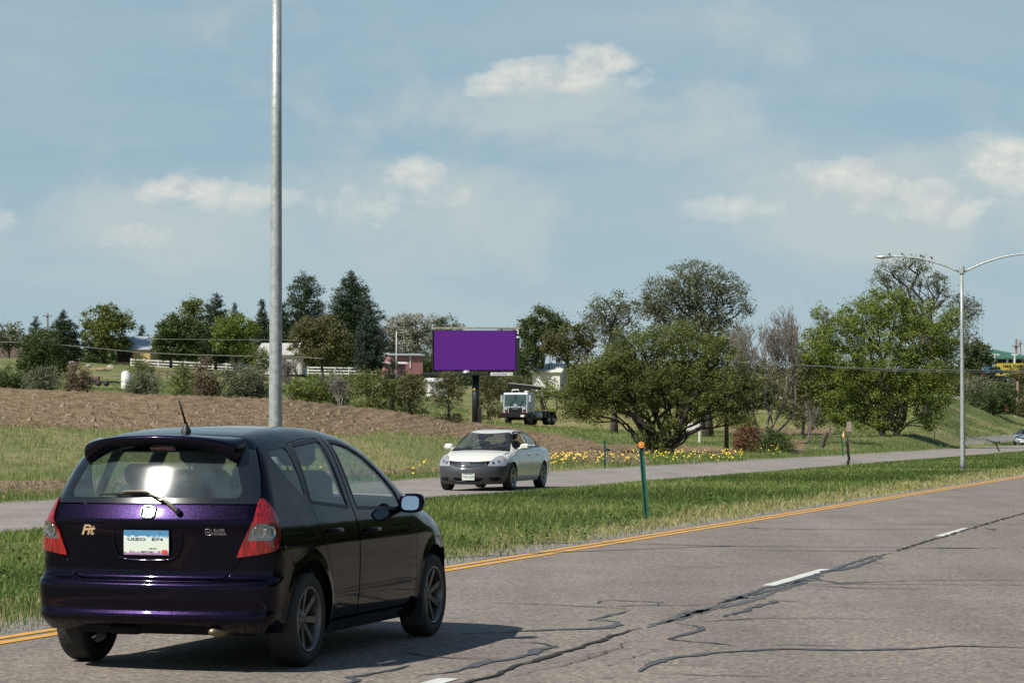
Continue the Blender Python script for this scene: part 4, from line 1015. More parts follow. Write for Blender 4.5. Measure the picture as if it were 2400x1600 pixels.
    sq = [(math.copysign(abs(math.cos(a)) ** .45, math.cos(a)) * .047 * (1 + .10 * math.sin(a)), math.copysign(abs(math.sin(a)) ** .45, math.sin(a)) * .040) for a in np.linspace(0, 2 * math.pi, 25)]
    mb.tube([(a, b, .003) for a, b in sq], .0055, 6, 0, E, cap=False)
    for s_ in (-1, 1): mb.prism([(s_ * .031, .030), (s_ * .017, .030), (s_ * .012, .004), (s_ * .012, -.004), (s_ * .015, -.030), (s_ * .027, -.030), (s_ * .025, 0)][::s_], .001, .007, 'XY', 0, E)
    mb.prism([(-.014, .006), (.014, .006), (.014, -.006), (-.014, -.006)], .0012, .0065, 'XY', 0, E)
    mb.build('emblem', M_['chrome'], tg)
    text('badge', 'Fit', .088, M_['chrome'], tg, on_rear(.425, .872, .003), extrude=.002, bold=.0028, shear=.45)
    E2 = on_rear(-.44, .868, .003)
    text('badge', 'BLAISE', .024, M_['alloy'], tg, E2 @ Matrix.Translation((.025, .011, 0)), extrude=.001, bold=.0006)
    text('badge', 'HONDA', .024, M_['alloy'], tg, E2 @ Matrix.Translation((.025, -.011, 0)), extrude=.001, bold=.0006)
    mb = MB(); mb.tube([(a * .019 / .047 - .042, b * .019 / .040, .0015) for a, b in sq], .0022, 5, 0, E2, cap=False)
    for s_ in (-1, 1): mb.box((-.042 + s_ * .007, 0, .001), (.004, .022, .003), 0, E2)
    mb.box((-.042, 0, .001), (.014, .004, .0026), 0, E2); mb.build('badge', M_['alloy'], tg)
    # licence plate
    PL = on_rear(0, .80, .02); mb = MB(); mb.box((0, 0, 0), (.305, .152, .003), bev=.0012, M=PL)
    plate = mb.build('licence_plate', platemat(PL), tg)
    ink = mat('plate_ink', (.02, .03, .02), .6)
    text('plate_text', 'E74', .052, ink, plate, PL @ Matrix.Translation((.075, .020, .003)) @ Matrix.Diagonal((1.0, .42, 1, 1)), extrude=.0004, bold=.001)
    text('plate_text', 'UIZO', .052, ink, plate, PL @ Matrix.Translation((-.065, .020, .003)) @ Matrix.Diagonal((1.0, .42, 1, 1)), extrude=.0004, bold=.001)
    text('plate_text', 'RESPECT LIFE', .013, ink, plate, PL @ Matrix.Translation((0, -.056, .003)), extrude=.0004)
    text('plate_text', 'Ur1A', .022, ink, plate, PL @ Matrix.Translation((.045, -.036, .003)) @ Matrix.Diagonal((1, .5, 1, 1)), extrude=.0004, bold=.0008)
    mb = MB(); mb.box((.123, -.055, .003), (.035, .024, .002), M=PL); mb.build('plate_sticker', mat('red_sticker', (.7, .05, .04), .5), plate)
    mb = MB()
    for sx in (-1, 1):
        mb = MB(); mb.lathe([(0, .006), (.005, .005), (.006, .001)], 8, 0, PL @ Matrix.Translation((sx * .09, .064, 0))); mb.build('plate_bolt', M_['chrome'], plate)
    # recess lip under the plate
    lip = [(.235, .86), (.225, .775), (.20, .715), (.15, .693), (0, .688), (-.15, .693), (-.20, .715), (-.225, .775), (-.235, .86)]
    mb = MB(); L3 = B.curve('rear', lip, .02); n3 = B.grad(L3); L3 = L3 + n3 * .004
    mb.tube([tuple(p) for p in L3], [.003 + .008 * min(1, i / 10, (len(L3) - 1 - i) / 10) for i in range(len(L3))], 8); mb.build('handle', PAINT, tg)
    # rear wiper
    mb = MB()
    piv = on_rear(-.20, .985, .03); W1 = on_rear(-.03, 1.075, .04); W2 = on_rear(.02, 1.10, .04); W3 = on_rear(.19, 1.098, .035)
    mb.tube([piv.translation, on_rear(-.10, 1.05, .04).translation, W1.translation, W2.translation, W3.translation], [.013, .011, .009, .008, .006], 8)
    wp = mb.build('wiper', mat('wiper_arm', (.42, .36, .28), .3, .5), tg); mb = MB()
    mb.tube([on_rear(.01, 1.092, .018).translation, on_rear(.19, 1.092, .02).translation, on_rear(.36, 1.082, .018).translation], [.008, .011, .005], 6); mb.build('blade', M_['black'], wp); mb = MB(); mb.tube([piv.translation, on_rear(-.20, .985, .0).translation], .02, 10); mb.build('pivot', M_['black'], wp)
    # --- spoiler
    mb = MB(); n = 26; secs = []
    for i in range(n + 1):
        u = -1 + 2 * i / n; y = .53 * u; au = abs(u)
        droop = .030 * au ** 6 + .012 * au ** 2; xb = .135 + .10 * au ** 2.5; zt = 1.462 - droop - .030 * au ** 2
        th = .055 + .05 * sstep(np.array(au), .6, .95)
        xf = .42; zf = float(B.RF(.42)) - .05 * (y / .838) ** 2 + .004
        secs.append([(xf, y, zf), ((xb + xf) / 2, y, (zt + zf) / 2 + .006), (xb + .012, y, zt + .002), (xb, y, zt - .010), (xb + .004, y, zt - th * .7), (xb + .03, y, zt - th), (xb + .12, y, zt - th - .012 - .02 * au), (xf - .06, y, zf - .10)])
    m_ = len(secs[0]); vs = [p for s_ in secs for p in s_]
    fs = [(i * m_ + k, i * m_ + k + 1, (i + 1) * m_ + k + 1, (i + 1) * m_ + k) for i in range(n) for k in range(m_ - 1)] + [tuple(range(m_)), tuple(n * m_ + k for k in range(m_))[::-1]]
    mb.add(vs, fs, 0, True); sp_ob = mb.build('spoiler', PAINT, root)
    mod = sp_ob.modifiers.new('s', 'SUBSURF'); mod.levels = 1; mod.render_levels = 1
    bl = MB(); T = on_rear(0, 1.368, .012); bl.box((0, .004, .0), (.17, .022, .03), M=T, bev=.006); bl.build('brake_light', mat('smoked_brake_lens', (.20, .10, .11), .15, var=.05, coat=1), sp_ob)
    # --- tail lights
    tlp = rounded([(.50, .712), (.60, .728), (.735, .755), (.762, .85), (.752, .945), (.72, 1.02), (.665, 1.075), (.635, 1.055), (.565, .90)], [.01, .06, .03, .05, .05, .05, .03, .02, .1])
    ins = rounded([(.553, .815), (.715, .818), (.735, .835), (.728, .915), (.60, .918), (.575, .905)], .012)
    lc = B.curve('dr', tlp, .03, True); ic = B.curve('dr', ins, .03, True)
    red = panel(B, 'dr', lc, [ic], res=.025, off=.012, thick=.02); cl = panel(B, 'dr', ic, (), res=.02, off=.013, thick=0); bk = panel(B, 'dr', ic, (), res=.02, off=.001, thick=0)
    for sgn in (1, -1):
        t = assemble('tail_light', [red if sgn > 0 else mirror(red)], [REDL, REDL], root)
        assemble('clear_lens', [cl if sgn > 0 else mirror(cl)], LENS, t)
        mb = MB()
        for c0, rr_ in ((.615, .036), (.685, .034)):
            P = B.solve('dr', np.array([c0]), np.array([.866])); nrm = Vector(B.grad(P)[0]); p = Vector(P[0])
            q = nrm.to_track_quat('Z', 'Y').to_matrix().to_4x4()
            mb.lathe([(.0, -.022), (.008, -.020), (.010, -.004), (.012, -.018), (rr_ * .7, -.010), (rr_, .008), (rr_ + .004, .009), (rr_ + .006, .002)], 18, 0, Matrix.Translation(p + nrm * .002) @ q)
        if sgn < 0: mb.v = [(x, -y, z) for x, y, z in mb.v]
        mb.build('reflector', M_['chrome'], t)
        assemble('lamp_housing', [bk if sgn > 0 else mirror(bk)], M_['alloy'], t)
    # --- rear bumper (full wrap, both sides in one part)
    yb = [(.0, .562), (.44, .562), (.52, .585), (.585, .685), (.60, .70)]
    up3 = np.concatenate([B.curve('rear', yb, .03), bump_top[1:]])
    ar = side([(.455, .645), (.495, .58)] + [p for p in a_rear[::-1] if p[0] < .49 and p[1] > .31][::1] + [(.362, .298), (.366, .25)], False)
    lowb = B.curve('wr', [(.9 * math.atan2(.83, 1.2 - .366), .25), (.9 * math.atan2(.80, 1.05), .245), (.9 * math.atan2(.62, 1.13), .25), (.9 * math.atan2(.42, 1.13), .29), (.9 * math.atan2(.2, 1.14), .305), (0, .305)], .03)
    half = np.concatenate([up3, ar, lowb[1:]])
    full = np.concatenate([half[:-1], (half * np.array([1, -1, 1]))[::-1][:-1]])
    bum = assemble('rear_bumper', [panel(B, 'wr', full, (), res=.022, thick=.02)], [PAINT, BK], root)
    mb = MB(); ledge = B.curve('rear', [(-.59, .69), (-.52, .585), (-.44, .562), (.44, .562), (.52, .585), (.59, .69)], .02)
    mb.tube([tuple(p + np.array([.012, 0, 0])) for p in ledge], .011, 8); mb.build('bumper_edge', PAINT, bum)
    # --- hood, windshield, front bumper, head lights
    hy = np.linspace(-1, 1, 15); cowl = [(3.17 - .22 * u * u, .69 * u) for u in hy]; nose = [(3.80 - .20 * u * u, .58 * u) for u in hy[::-1]]
    hp = panel(B, 'top', B.curve('top', cowl + nose, .04, True), (), res=.04, thick=.02, gap=.004); assemble('hood', [hp], [PAINT, BK], root)
    wt = [(2.36 - .20 * u * u, .54 * u) for u in hy]; wbm = [(3.13 - .22 * u * u, .69 * u) for u in hy[::-1]]
    wp_ = panel(B, 'top', B.curve('top', wt + wbm, .04, True), (), res=.05, off=-.003, thick=0); assemble('windshield', [wp_], GLS, root)
    fb = np.concatenate([B.curve('wf', [(0, .72), (.9 * math.atan2(.5, 1.0), .70), (.9 * math.atan2(.72, .80), .655), (.9 * math.atan2(.80, .70), .64)], .04), side([(FA + .35, .60), (FA + .385, .45), (FA + .39, .25)], False), B.curve('wf', [(.9 * math.atan2(.80, .75), .19), (0, .19)], .04)])
    fb2 = np.concatenate([fb[:-1], (fb * np.array([1, -1, 1]))[::-1][:-1]]); assemble('front_bumper', [panel(B, 'wf', fb2, (), res=.035, thick=.02)], [PAINT, BK], root)
    hl = B.curve('wf', rounded([(.9 * math.atan2(.55, 1.0), .80), (.9 * math.atan2(.52, 1.05), .72), (.9 * math.atan2(.74, .74), .665), (.9 * math.atan2(.74, .60), .80)], .02), .03, True)
    hp2 = panel(B, 'wf', hl, (), res=.03, off=.006, thick=.02)
    for sgn in (1, -1): assemble('headlight', [hp2 if sgn > 0 else mirror(hp2)], [LENS2, BK], root)
    # --- mirrors
    for sgn in (1, -1):
        mb = MB(); c = Vector((2.45, .905, .985)); vs = []; nr = 14
        rings = [(-.045, .70, .72), (-.05, .92, .95), (-.03, 1, 1), (.01, .98, .98), (.06, .80, .80), (.095, .45, .45), (.105, .08, .08)]
        for (dx, a_, b_) in rings:
            for k in range(nr):
                t = 2 * math.pi * k / nr; cy = math.copysign(abs(math.cos(t)) ** .6, math.cos(t)) * .088 * a_; cz = math.copysign(abs(math.sin(t)) ** .6, math.sin(t)) * .068 * b_
                vs.append((c.x + dx + cy * .12 + cz * .22, c.y + cy, c.z + cz))
        fs = [(i * nr + k, i * nr + (k + 1) % nr, (i + 1) * nr + (k + 1) % nr, (i + 1) * nr + k) for i in range(len(rings) - 1) for k in range(nr)] + [tuple((len(rings) - 1) * nr + k for k in range(nr))]
        mb.add(vs, fs, 0, True); mb.tube([(2.46, .85, .955), (2.50, .77, .94)], [.03, .022], 8)
        mg = MB(); mg.add([vs[k] for k in range(nr)], [tuple(range(nr))[::-1]])
        if sgn < 0:
            mb.v = [(x, -y, z) for x, y, z in mb.v]; mg.v = [(x, -y, z) for x, y, z in mg.v]
        mo = mb.build('side_mirror', PAINT, root); g = mg.build('mirror_glass', MIRR, mo)
    # --- antenna, mud flap, exhaust, underbody
    mb = MB(); az_ = float(B.RF(.62)) + .0; mb.lathe([(.034, -.006), (.030, .012), (.018, .03), (.010, .055), (0, .06)], 12, 0, Matrix.Translation((.60, -.02, az_)))
    mb.tube([(.60, -.02, az_ + .04), (.52, -.005, az_ + .20)], [.008, .005], 8); mb.build('antenna', M_['black'], root)
    mb = MB(); mb.box((2.0, 0, .30), (3.5, 1.25, .16), bev=.05); mb.box((3.2, 0, .42), (1.15, 1.05, .45), bev=.06); mb.box((.5, 0, .36), (.6, .95, .14), bev=.04)
    mb.box((.34, .24, .255), (.22, .22, .08), bev=.03); mb.prism([(-.22, .33), (.22, .33), (.08, .235), (-.06, .235)], .28, .62, 'YZ'); mb.tube([(RA, -.66, .28), (RA, .66, .28)], .035)
    mb.build('underbody', BK, root)
    mb = MB(); mb.tube([(.40, -.44, .275), (.20, -.44, .262), (.06, -.44, .258)], [.07, .075, .024], 14, flat=.7); mb.build('exhaust', mat('exhaust_pipe', (.20, .16, .11), .4, .8), root)
    for sgn in (1, -1):
        mb = MB(); mb.box((FA - .375, sgn * .79, .20), (.012, .14, .20), bev=.005); mb.box((FA + .40, sgn * .72, .21), (.03, .16, .10), bev=.01) if False else None
        mb.build('mud_flap', M_['black'], root)
    # wheel-well liners
    for ax in (RA, FA):
        for sgn in (1, -1):
            mb = MB(); pr_ = [(ax + .375 * math.cos(a), TR + .375 * math.sin(a)) for a in np.linspace(-.15, math.pi + .15, 20)]
            vs = [(x, sgn * .55, z) for x, z in pr_] + [(x, sgn * .785, z) for x, z in pr_]; n2 = len(pr_)
            mb.add(vs, [(i, i + 1, i + 1 + n2, i + n2) for i in range(n2 - 1)] + [tuple(range(n2))], 0, True)
            mb.build('wheel_well', BK, root)
    for ax in (RA, FA):
        for sgn in (1, -1): make_wheel(root, ax, sgn * .725, TR, .195, .205, 7, sgn, alloy=mat('dusty_alloy', (.16, .155, .15), .36, .75))
    # --- interior
    mb = MB(); mb.box((1.7, 0, .42), (2.9, 1.36, .06)); mb.box((.55, 0, .55), (.75, 1.1, .28), bev=.04); mb.box((2.85, 0, .80), (.45, 1.38, .26), bev=.08); mb.box((2.1, 0, .5), (.9, .2, .2), bev=.04)
    for sgn in (1, -1): mb.box((1.9, sgn * .735, .68), (1.9, .03, .42), bev=.01)
    mb.box((1.25, 0, 1.44), (1.1, .7, .015))
    mb.build('dashboard', M_['interior'], root)
    seat(root, 2.02, .36, .50); seat(root, 2.02, -.36, .50)
    mb = MB(); mb.box((1.18, 0, .62), (.5, 1.2, .16), bev=.05); mb.box((.90, 0, .88), (.14, 1.16, .52), ry=-.25, bev=.05); mb.build('rear_seat', M_['interior'], root)
    for y in (.38, -.38):
        mb = MB(); mb.box((.80, y, 1.20), (.09, .25, .15), ry=-.15, bev=.045); mb.tube([(.82, y - .06, 1.08), (.81, y - .06, 1.17)], .006, 6); mb.tube([(.82, y + .06, 1.08), (.81, y + .06, 1.17)], .006, 6); mb.build('headrest', M_['interior'], root)
    mb = MB(); mb.box((2.28, 0, 1.335), (.02, .22, .06), bev=.01); mb.build('interior_mirror', M_['black'], root)
    mb = MB(); mb.box((1.02, -.58, .93), (.34, .10, .16), bev=.04); mb.build('bag', mat('blue_cloth', (.02, .16, .30), .8), root) if False else None
    steering(root, 2.52, .36, .90)
    Mw = Matrix.Translation(loc) @ Matrix.Rotation(YAW, 4, 'Z')
    seated_person(Mw @ Vector((1.93, .36, .60)), YAW, 'driver seated at the wheel inside the dark purple hatchback', (.56, 0, .28))
    return root, B
def platemat(PL):
    m, nt, N, L = newmat('licence_plate'); out = N.new('ShaderNodeOutputMaterial'); b = N.new('ShaderNodeBsdfPrincipled'); L.new(b.outputs[0], out.inputs[0]); b.inputs['Roughness'].default_value = .45
    tc = N.new('ShaderNodeTexCoord'); sp = N.new('ShaderNodeSeparateXYZ'); L.new(tc.outputs['Object'], sp.inputs[0])
    z0 = PL.translation.z; n = N.new('ShaderNodeTexNoise'); n.inputs['Scale'].default_value = 38; L.new(tc.outputs['Object'], n.inputs[0])
    a = N.new('ShaderNodeMath'); a.operation = 'MULTIPLY_ADD'; a.inputs[1].default_value = .05; L.new(n.outputs[0], a.inputs[0]); L.new(sp.outputs[2], a.inputs[2])
    mr = N.new('ShaderNodeMapRange'); mr.inputs[1].default_value = z0 - .076 + .025; mr.inputs[2].default_value = z0 + .076 + .025; L.new(a.outputs[0], mr.inputs[0])
    r = N.new('ShaderNodeValToRGB'); L.new(mr.outputs[0], r.inputs[0]); e = r.color_ramp.elements
    while len(e) < 6: e.new(.5)
    for q, (p, c) in zip(e, [(0, (.30, .16, .30)), (.10, (.35, .25, .36)), (.14, (.62, .68, .58)), (.66, (.62, .68, .60)), (.72, (.50, .62, .68)), (.78, (.06, .22, .40))]): q.position = p; q.color = (*c, 1)
    L.new(r.outputs[0], b.inputs['Base Color']); return m
GLS = glassmat('side_glass', (.74, .82, .79), .02)
GLR = glassmat('rear_glass', (.62, .72, .72), .06, dust=.22, dcol=(.32, .42, .44))
GLB = mat('black_glass_border', (.008, .009, .010), .12, coat=1, var=.02)
MIRR = mat('mirror_glass', (.80, .84, .86), .03, 1.0, var=.02)
def lensmat(name, col, rough, stripe):
    m, nt, N, L = newmat(name); out = N.new('ShaderNodeOutputMaterial'); b = N.new('ShaderNodeBsdfPrincipled'); L.new(b.outputs[0], out.inputs[0])
    b.inputs['Roughness'].default_value = rough; setin(b, 'Coat Weight', 1.0); setin(b, 'Coat Roughness', .05)
    tc = N.new('ShaderNodeTexCoord'); mp = N.new('ShaderNodeMapping'); mp.inputs['Scale'].default_value = (1, 1, .12); L.new(tc.outputs['Object'], mp.inputs[0])
    n = N.new('ShaderNodeTexNoise'); n.inputs['Scale'].default_value = stripe; n.inputs['Detail'].default_value = 2; L.new(mp.outputs[0], n.inputs[0])
    r = N.new('ShaderNodeValToRGB'); L.new(n.outputs[0], r.inputs[0]); r.color_ramp.elements[0].position = .42; r.color_ramp.elements[1].position = .72
    r.color_ramp.elements[0].color = (*[c * .55 for c in col], 1); r.color_ramp.elements[1].color = (*[min(1, c * 1.8) for c in col], 1); L.new(r.outputs[0], b.inputs['Base Color'])
    bp = N.new('ShaderNodeBump'); bp.inputs['Strength'].default_value = .5; bp.inputs['Distance'].default_value = .004; L.new(n.outputs[0], bp.inputs['Height']); L.new(bp.outputs[0], b.inputs['Normal'])
    return m
REDL = lensmat('red_lens', (.24, .005, .006), .2, 70)
LENS = glassmat('clear_lens', (.85, .85, .85), .04)
LENS2 = lensmat('headlight_lens', (.45, .45, .46), .2, 30)
HATCH, HB = build_hatch()
# ================================================================== SEDANS
def build_sedan(label, loc, yaw, paint, cover, driver=None, group=None, lo=False):
    root = thing('sedan_car', label, 'car', loc, yaw, group)
    L_ = 4.80; RA, FA, TR, RW_ = 1.05, 3.83, .325, .215; rs = 1.6 if lo else 1.0
    B = Body(W=[(.12, .74), (.20, .80), (.32, .855), (.48, .885), (.62, .893), (.76, .888), (.88, .868), (.96, .835), (1.02, .80), (1.15, .735), (1.30, .655), (1.42, .575), (1.50, .52)],
             XR=[(.15, .25), (.28, .08), (.40, .02), (.60, .0), (.80, .03), (1.0, .09), (1.08, .13), (1.3, .4)],
             XF=[(.14, 4.60), (.20, 4.68), (.26, 4.745), (.36, 4.775), (.50, 4.79), (.60, 4.785), (.70, 4.74), (.78, 4.66), (.90, 4.4)],
             RF=[(0, 1.02), (.12, 1.065), (.4, 1.085), (.70, 1.08), (.85, 1.115), (1.15, 1.27), (1.5, 1.405), (1.9, 1.458), (2.3, 1.468), (2.7, 1.445), (2.98, 1.385), (3.3, 1.235), (3.72, 1.02), (3.86, .965), (4.15, .925), (4.45, .84), (4.62, .755), (4.78, .64)],
             L=L_, hw=.893, bowr=.20, bowf=.42, wbow=.22, kr=.2, kf=.20, kt=.14, taper=(.05, .06), crown=.05, ws=(2.4, 3.2), rg=(1.0, 1.9, .18), x0r=1.45, x0f=3.2, arches=(RA, FA), arch_r=.37, azc=TR)
    BK = M_['matt_black']; side = lambda pts, closed=True, s_=.05 * rs: B.curve('side', pts, s_, closed)
    ar = lambda c: [(c + .37 * math.cos(a), TR + .37 * math.sin(a)) for a in np.linspace(0, math.pi, 22)]
    # window holes
    FWn = rounded([(2.22, 1.405), (2.62, 1.398), (2.95, 1.315), (3.22, 1.165), (3.40, 1.035), (3.40, 1.005), (2.25, 1.01)], [.02, .1, .1, .1, .03, .03, .02])
    RWn = rounded([(2.15, 1.405), (1.78, 1.385), (1.50, 1.31), (1.35, 1.235), (1.42, 1.03), (2.17, 1.012)], [.02, .1, .1, .04, .04, .02])
    QWn = rounded([(1.30, 1.205), (1.08, 1.07), (1.36, 1.04)], [.03, .02, .02])
    xs = np.linspace(.95, 3.55, 44); rail = B.solve('rail', xs, 0 * xs)
    hx = np.linspace(3.62, 4.58, 14); hl_ = B.solve('top', hx, np.interp(hx, [3.62, 3.9, 4.3, 4.58], [.745, .77, .70, .56]))
    tx = np.linspace(.22, .95, 8); trl = B.solve('rail', tx, 0 * tx)
    corner_r = B.solve('dr', np.full(8, .68), np.linspace(.98, .42, 8))
    corner_f = B.curve('df', [(.66, .755), (.72, .70)], .04)
    # one side skin from the rear corner to the headlight, arches cut out
    low = side([(.50, .42), (.60, .28)], False)
    a1 = side([(RA - .372, .30)] + ar(RA)[::-1][2:-2] + [(RA + .372, .30)], False); a2 = side([(FA - .372, .30)] + [p for p in ar(FA)[::-1][2:-2] if p[0] < FA + .16], False)
    cov_top = side([(FA + .16, .672), (FA + .42, .668)], False)
    sill = side([(RA + .40, .21), (FA - .40, .21)], False)
    outer = np.concatenate([B.solve('dr', np.array([.66]), np.array([.94])), trl[1:], rail, hl_[1:], corner_f, cov_top[::-1], a2[::-1], sill[::-1], a1[::-1], side([(.60, .30), (.50, .42)], False)])
    holes = [side(FWn), side(RWn)] + ([] if lo else [side(QWn)])
    sp = panel(B, 'side', outer, holes, res=.045 * rs, thick=.02)
    roof_f = B.curve('top', [(3.0 - .20 * u * u, .50 * u) for u in np.linspace(1, -1, 13)], .06)
    roof_b = B.curve('top', [(1.55 + .12 * u * u, .49 * u) for u in np.linspace(-1, 1, 13)], .06)
    k = (xs > 1.66) & (xs < 2.80); rr = rail[k]
    rf = panel(B, 'top', np.concatenate([roof_b, rr, roof_f, (rr * np.array([1, -1, 1]))[::-1]]), (), res=.06 * rs, thick=.03)
    # cowl corner strips beside windscreen are part of the side skin; body below the rear
    body = assemble('body', [sp, mirror(sp), rf], [paint, BK], root)
    tr = panel(B, 'top', B.curve('top', [(.75 + .10 * u * u, .60 * u) for u in np.linspace(1, -1, 9)] + [(.16 + .16 * u * u, .66 * u) for u in np.linspace(-1, 1, 9)], .06, True), (), res=.08, thick=.02); assemble('trunk_lid', [tr], [paint, BK], root)
    rb = np.concatenate([B.solve('wr', np.array([.9 * math.atan2(.80, 1.0)]), np.array([1.0])), B.curve('wr', [(.9 * math.atan2(.83, .95), .62), (.9 * math.atan2(.85, .90), .25), (0, .25)], .05)])
    rbf = np.concatenate([rb[:-1], (rb * np.array([1, -1, 1]))[::-1][:-1]]); assemble('rear_bumper', [panel(B, 'wr', rbf, (), res=.07, off=-.001, thick=.02)], [paint, BK], root)
    # hood
    uu = np.linspace(-1, 1, 13)
    hood = [(3.88 - .17 * u * u, .75 * u) for u in uu] + [(4.30, .70), (4.50, .60)] + [(4.665 - .17 * u * u, .56 * u) for u in uu[::-1]] + [(4.50, -.60), (4.30, -.70)]
    assemble('hood', [panel(B, 'top', B.curve('top', hood, .05, True), (), res=.05 * rs, thick=.02, gap=.004)], [paint, BK], root)
    # front cover (dark bumper cover wrapping to the arches)
    ft = B.curve('wf', [(0, .70), (.9 * math.atan2(.30, 1.5), .70), (.9 * math.atan2(.42, 1.45), .695)], .04)
    ft2 = B.curve('wf', [(.9 * math.atan2(.47, 1.42), .60), (.9 * math.atan2(.78, 1.15), .585)], .04)
    f3 = side([(FA + .42, .665), (FA + .17, .668)], False); f4 = side([p for p in ar(FA) if p[1] > TR - .01 and p[0] > FA + .17][::-1] + [(FA + .375, .19)], False)
    f5 = B.curve('wf', [(.9 * math.atan2(.72, 1.15), .165), (0, .15)], .05)
    half = np.concatenate([ft, ft2, f3, f4, f5]); full = np.concatenate([half[:-1], (half * np.array([1, -1, 1]))[::-1][:-1]])
    grl = rounded([(-.42, .685), (.42, .685), (.36, .59), (.16, .535), (-.16, .535), (-.36, .59)], [.02, .02, .05, .06, .06, .05])
    inl = rounded([(-.40, .315), (.40, .315), (.30, .225), (-.30, .225)], .03)
    g3 = B.curve('front', grl, .03, True); i3 = B.curve('front', inl, .04, True)
    cov = assemble('front_bumper', [panel(B, 'wf', full, [g3, i3], res=.035 * rs, thick=.02)], [cover, BK], root)
    assemble('grille', [panel(B, 'front', g3, (), res=.05, off=-.03, thick=0)], M_['black'], cov)
    assemble('air_intake', [panel(B, 'front', i3, (), res=.06, off=-.05, thick=0)], M_['black'], cov)
    def fr(y, z, off=0): P = B.solve('front', np.array([y]), np.array([z])); return Vector(P[0] + B.grad(P)[0] * off)
    for z, w in ((.655, .37), (.622, .35), (.588, .31)):
        mb = MB(); mb.tube([fr(y, z, -.004) for y in np.linspace(-w, w, 11)], .009, 6, flat=.8); mb.build('grille_bar', M_['chrome'], cov)
    mb = MB(); mb.tube([fr(y, z, .002) for y, z in [(-.425, .685), (-.37, .60), (-.27, .555), (-.16, .532), (0, .526), (.16, .532), (.27, .555), (.37, .60), (.425, .685)]], .011, 6); mb.build('chrome_trim', M_['chrome'], cov)
    mb = MB(); c = fr(0, .622, .012); mb.tube([c + Vector((0, math.cos(a) * .052, math.sin(a) * .052)) for a in np.linspace(0, 2 * math.pi, 21)], .009, 6, cap=False); mb.box(c, (.012, .125, .022), bev=.003); mb.build('emblem', M_['chrome'], cov)
    for s in (1, -1):
        vent = rounded([(.50, .335), (.74, .325), (.74, .25), (.54, .235)], .025)
        v3 = B.curve('front', vent, .04, True); v = panel(B, 'front', v3, (), res=.05, off=.003, thick=.01); assemble('fog_light_recess', [v if s > 0 else mirror(v)], M_['matt_black'], cov)
        hlp = rounded([(.9 * math.atan2(.47, 1.43), .60), (.9 * math.atan2(.505, 1.36), .70), (.9 * math.atan2(.60, 1.22), .80), (.9 * math.atan2(.68, 1.02), .845), (.9 * math.atan2(.76, .93), .80), (.9 * math.atan2(.80, .98), .69), (.9 * math.atan2(.79, 1.05), .59)], [.01, .05, .05, .03, .05, .04, .03])
        h3 = B.curve('wf', hlp, .03, True); p = panel(B, 'wf', h3, (), res=.03, off=.009, thick=0); q = panel(B, 'wf', h3, (), res=.03, off=-.03, thick=0)
        q = panel(B, 'wf', h3, (), res=.03, off=.001, thick=.01)
        hl = assemble('headlight', [q if s > 0 else mirror(q)], [mat('lamp_bowl', (.75, .75, .76), .25, .5), BK], root); assemble('clear_lens', [p if s > 0 else mirror(p)], LENS, hl)
        for (yy, zz, r_) in ((.58, .665, .045), (.68, .70, .040)):
            mb = MB(); P = B.solve('front', np.array([yy]), np.array([zz])); n = Vector(B.grad(P)[0]); pp = Vector(P[0]) + n * .002; Tm = Matrix.Translation(pp) @ n.to_track_quat('Z', 'Y').to_matrix().to_4x4()
            mb.lathe([(0, .004), (r_ * .35, .004), (r_ * .4, .001), (r_ * .9, .005), (r_, .006), (r_, 0)], 14, 0, Tm)
            if s < 0: mb.v = [(x, -y, z) for x, y, z in mb.v]
            mb.build('lamp', M_['chrome'], hl)
        mb = MB(); P = B.solve('wf', np.array([.9 * math.atan2(.72, 1.0)]), np.array([.765])); n = Vector(B.grad(P)[0]); mb.lathe([(0, .008), (.022, .007), (.028, .001)], 10, 0, Matrix.Translation(Vector(P[0])) @ n.to_track_quat('Z', 'Y').to_matrix().to_4x4())
        if s < 0: mb.v = [(x, -y, z) for x, y, z in mb.v]
        mb.build('indicator', mat('amber_lens', (.75, .22, .03), .3, coat=1), hl)
        # windows
        for Wn in (FWn, RWn) + (() if lo else (QWn,)):
            if Wn is FWn and s > 0 and not lo: pass          # driver's window rolled down
            else:
                g = panel(B, 'side', side(Wn), (), res=.06 * rs, off=-.004, thick=0); assemble('window', [g if s > 0 else mirror(g)], GLS, root)
            f = panel(B, 'side', side(inset(Wn, -.020)), [side(inset(Wn, .006))], res=.06, off=.003, thick=.01); assemble('window_seal', [f if s > 0 else mirror(f)], M_['black'], root)
        # doors drawn by their shut lines, with handles
        for nm, D, hx_ in (('f', [(2.205, .26), (2.205, 1.0), (3.30, .98), (3.33, .80), (3.30, .50), (3.22, .26)], 2.30), ('r', [(2.19, .26), (2.19, 1.0), (1.36, 1.02), (1.30, .90), (1.40, .66), (1.46, .45), (1.50, .26)], 1.47)):
            d = panel(B, 'side', side(rounded(inset(D, .004), .03)), (), res=.06 * rs, off=.004, thick=.008)
            do = assemble('door', [d if s > 0 else mirror(d)], [paint, BK], root)
            c = B.solve('side', np.array([hx_, hx_ + .2]), np.array([.845, .85])); mb = MB(); a, b = Vector(c[0]), Vector(c[1]); mb.tube([a, a + Vector((.03, .04, 0)), (a + b) / 2 + Vector((0, .045, 0)), b + Vector((-.03, .04, 0)), b], .014, 6)
            if s < 0: mb.v = [(x, -y, z) for x, y, z in mb.v]
            mb.build('handle', paint, do)
        # mirrors
        mb = MB(); c = Vector((3.14, .97, 1.045)); mb.box(c, (.12, .23, .15), bev=.045, rz=.15); mb.tube([(3.17, .80, .985), c], [.03, .035], 8)
        if s < 0: mb.v = [(x, -y, z) for x, y, z in mb.v]
        mb.build('side_mirror', paint, root)
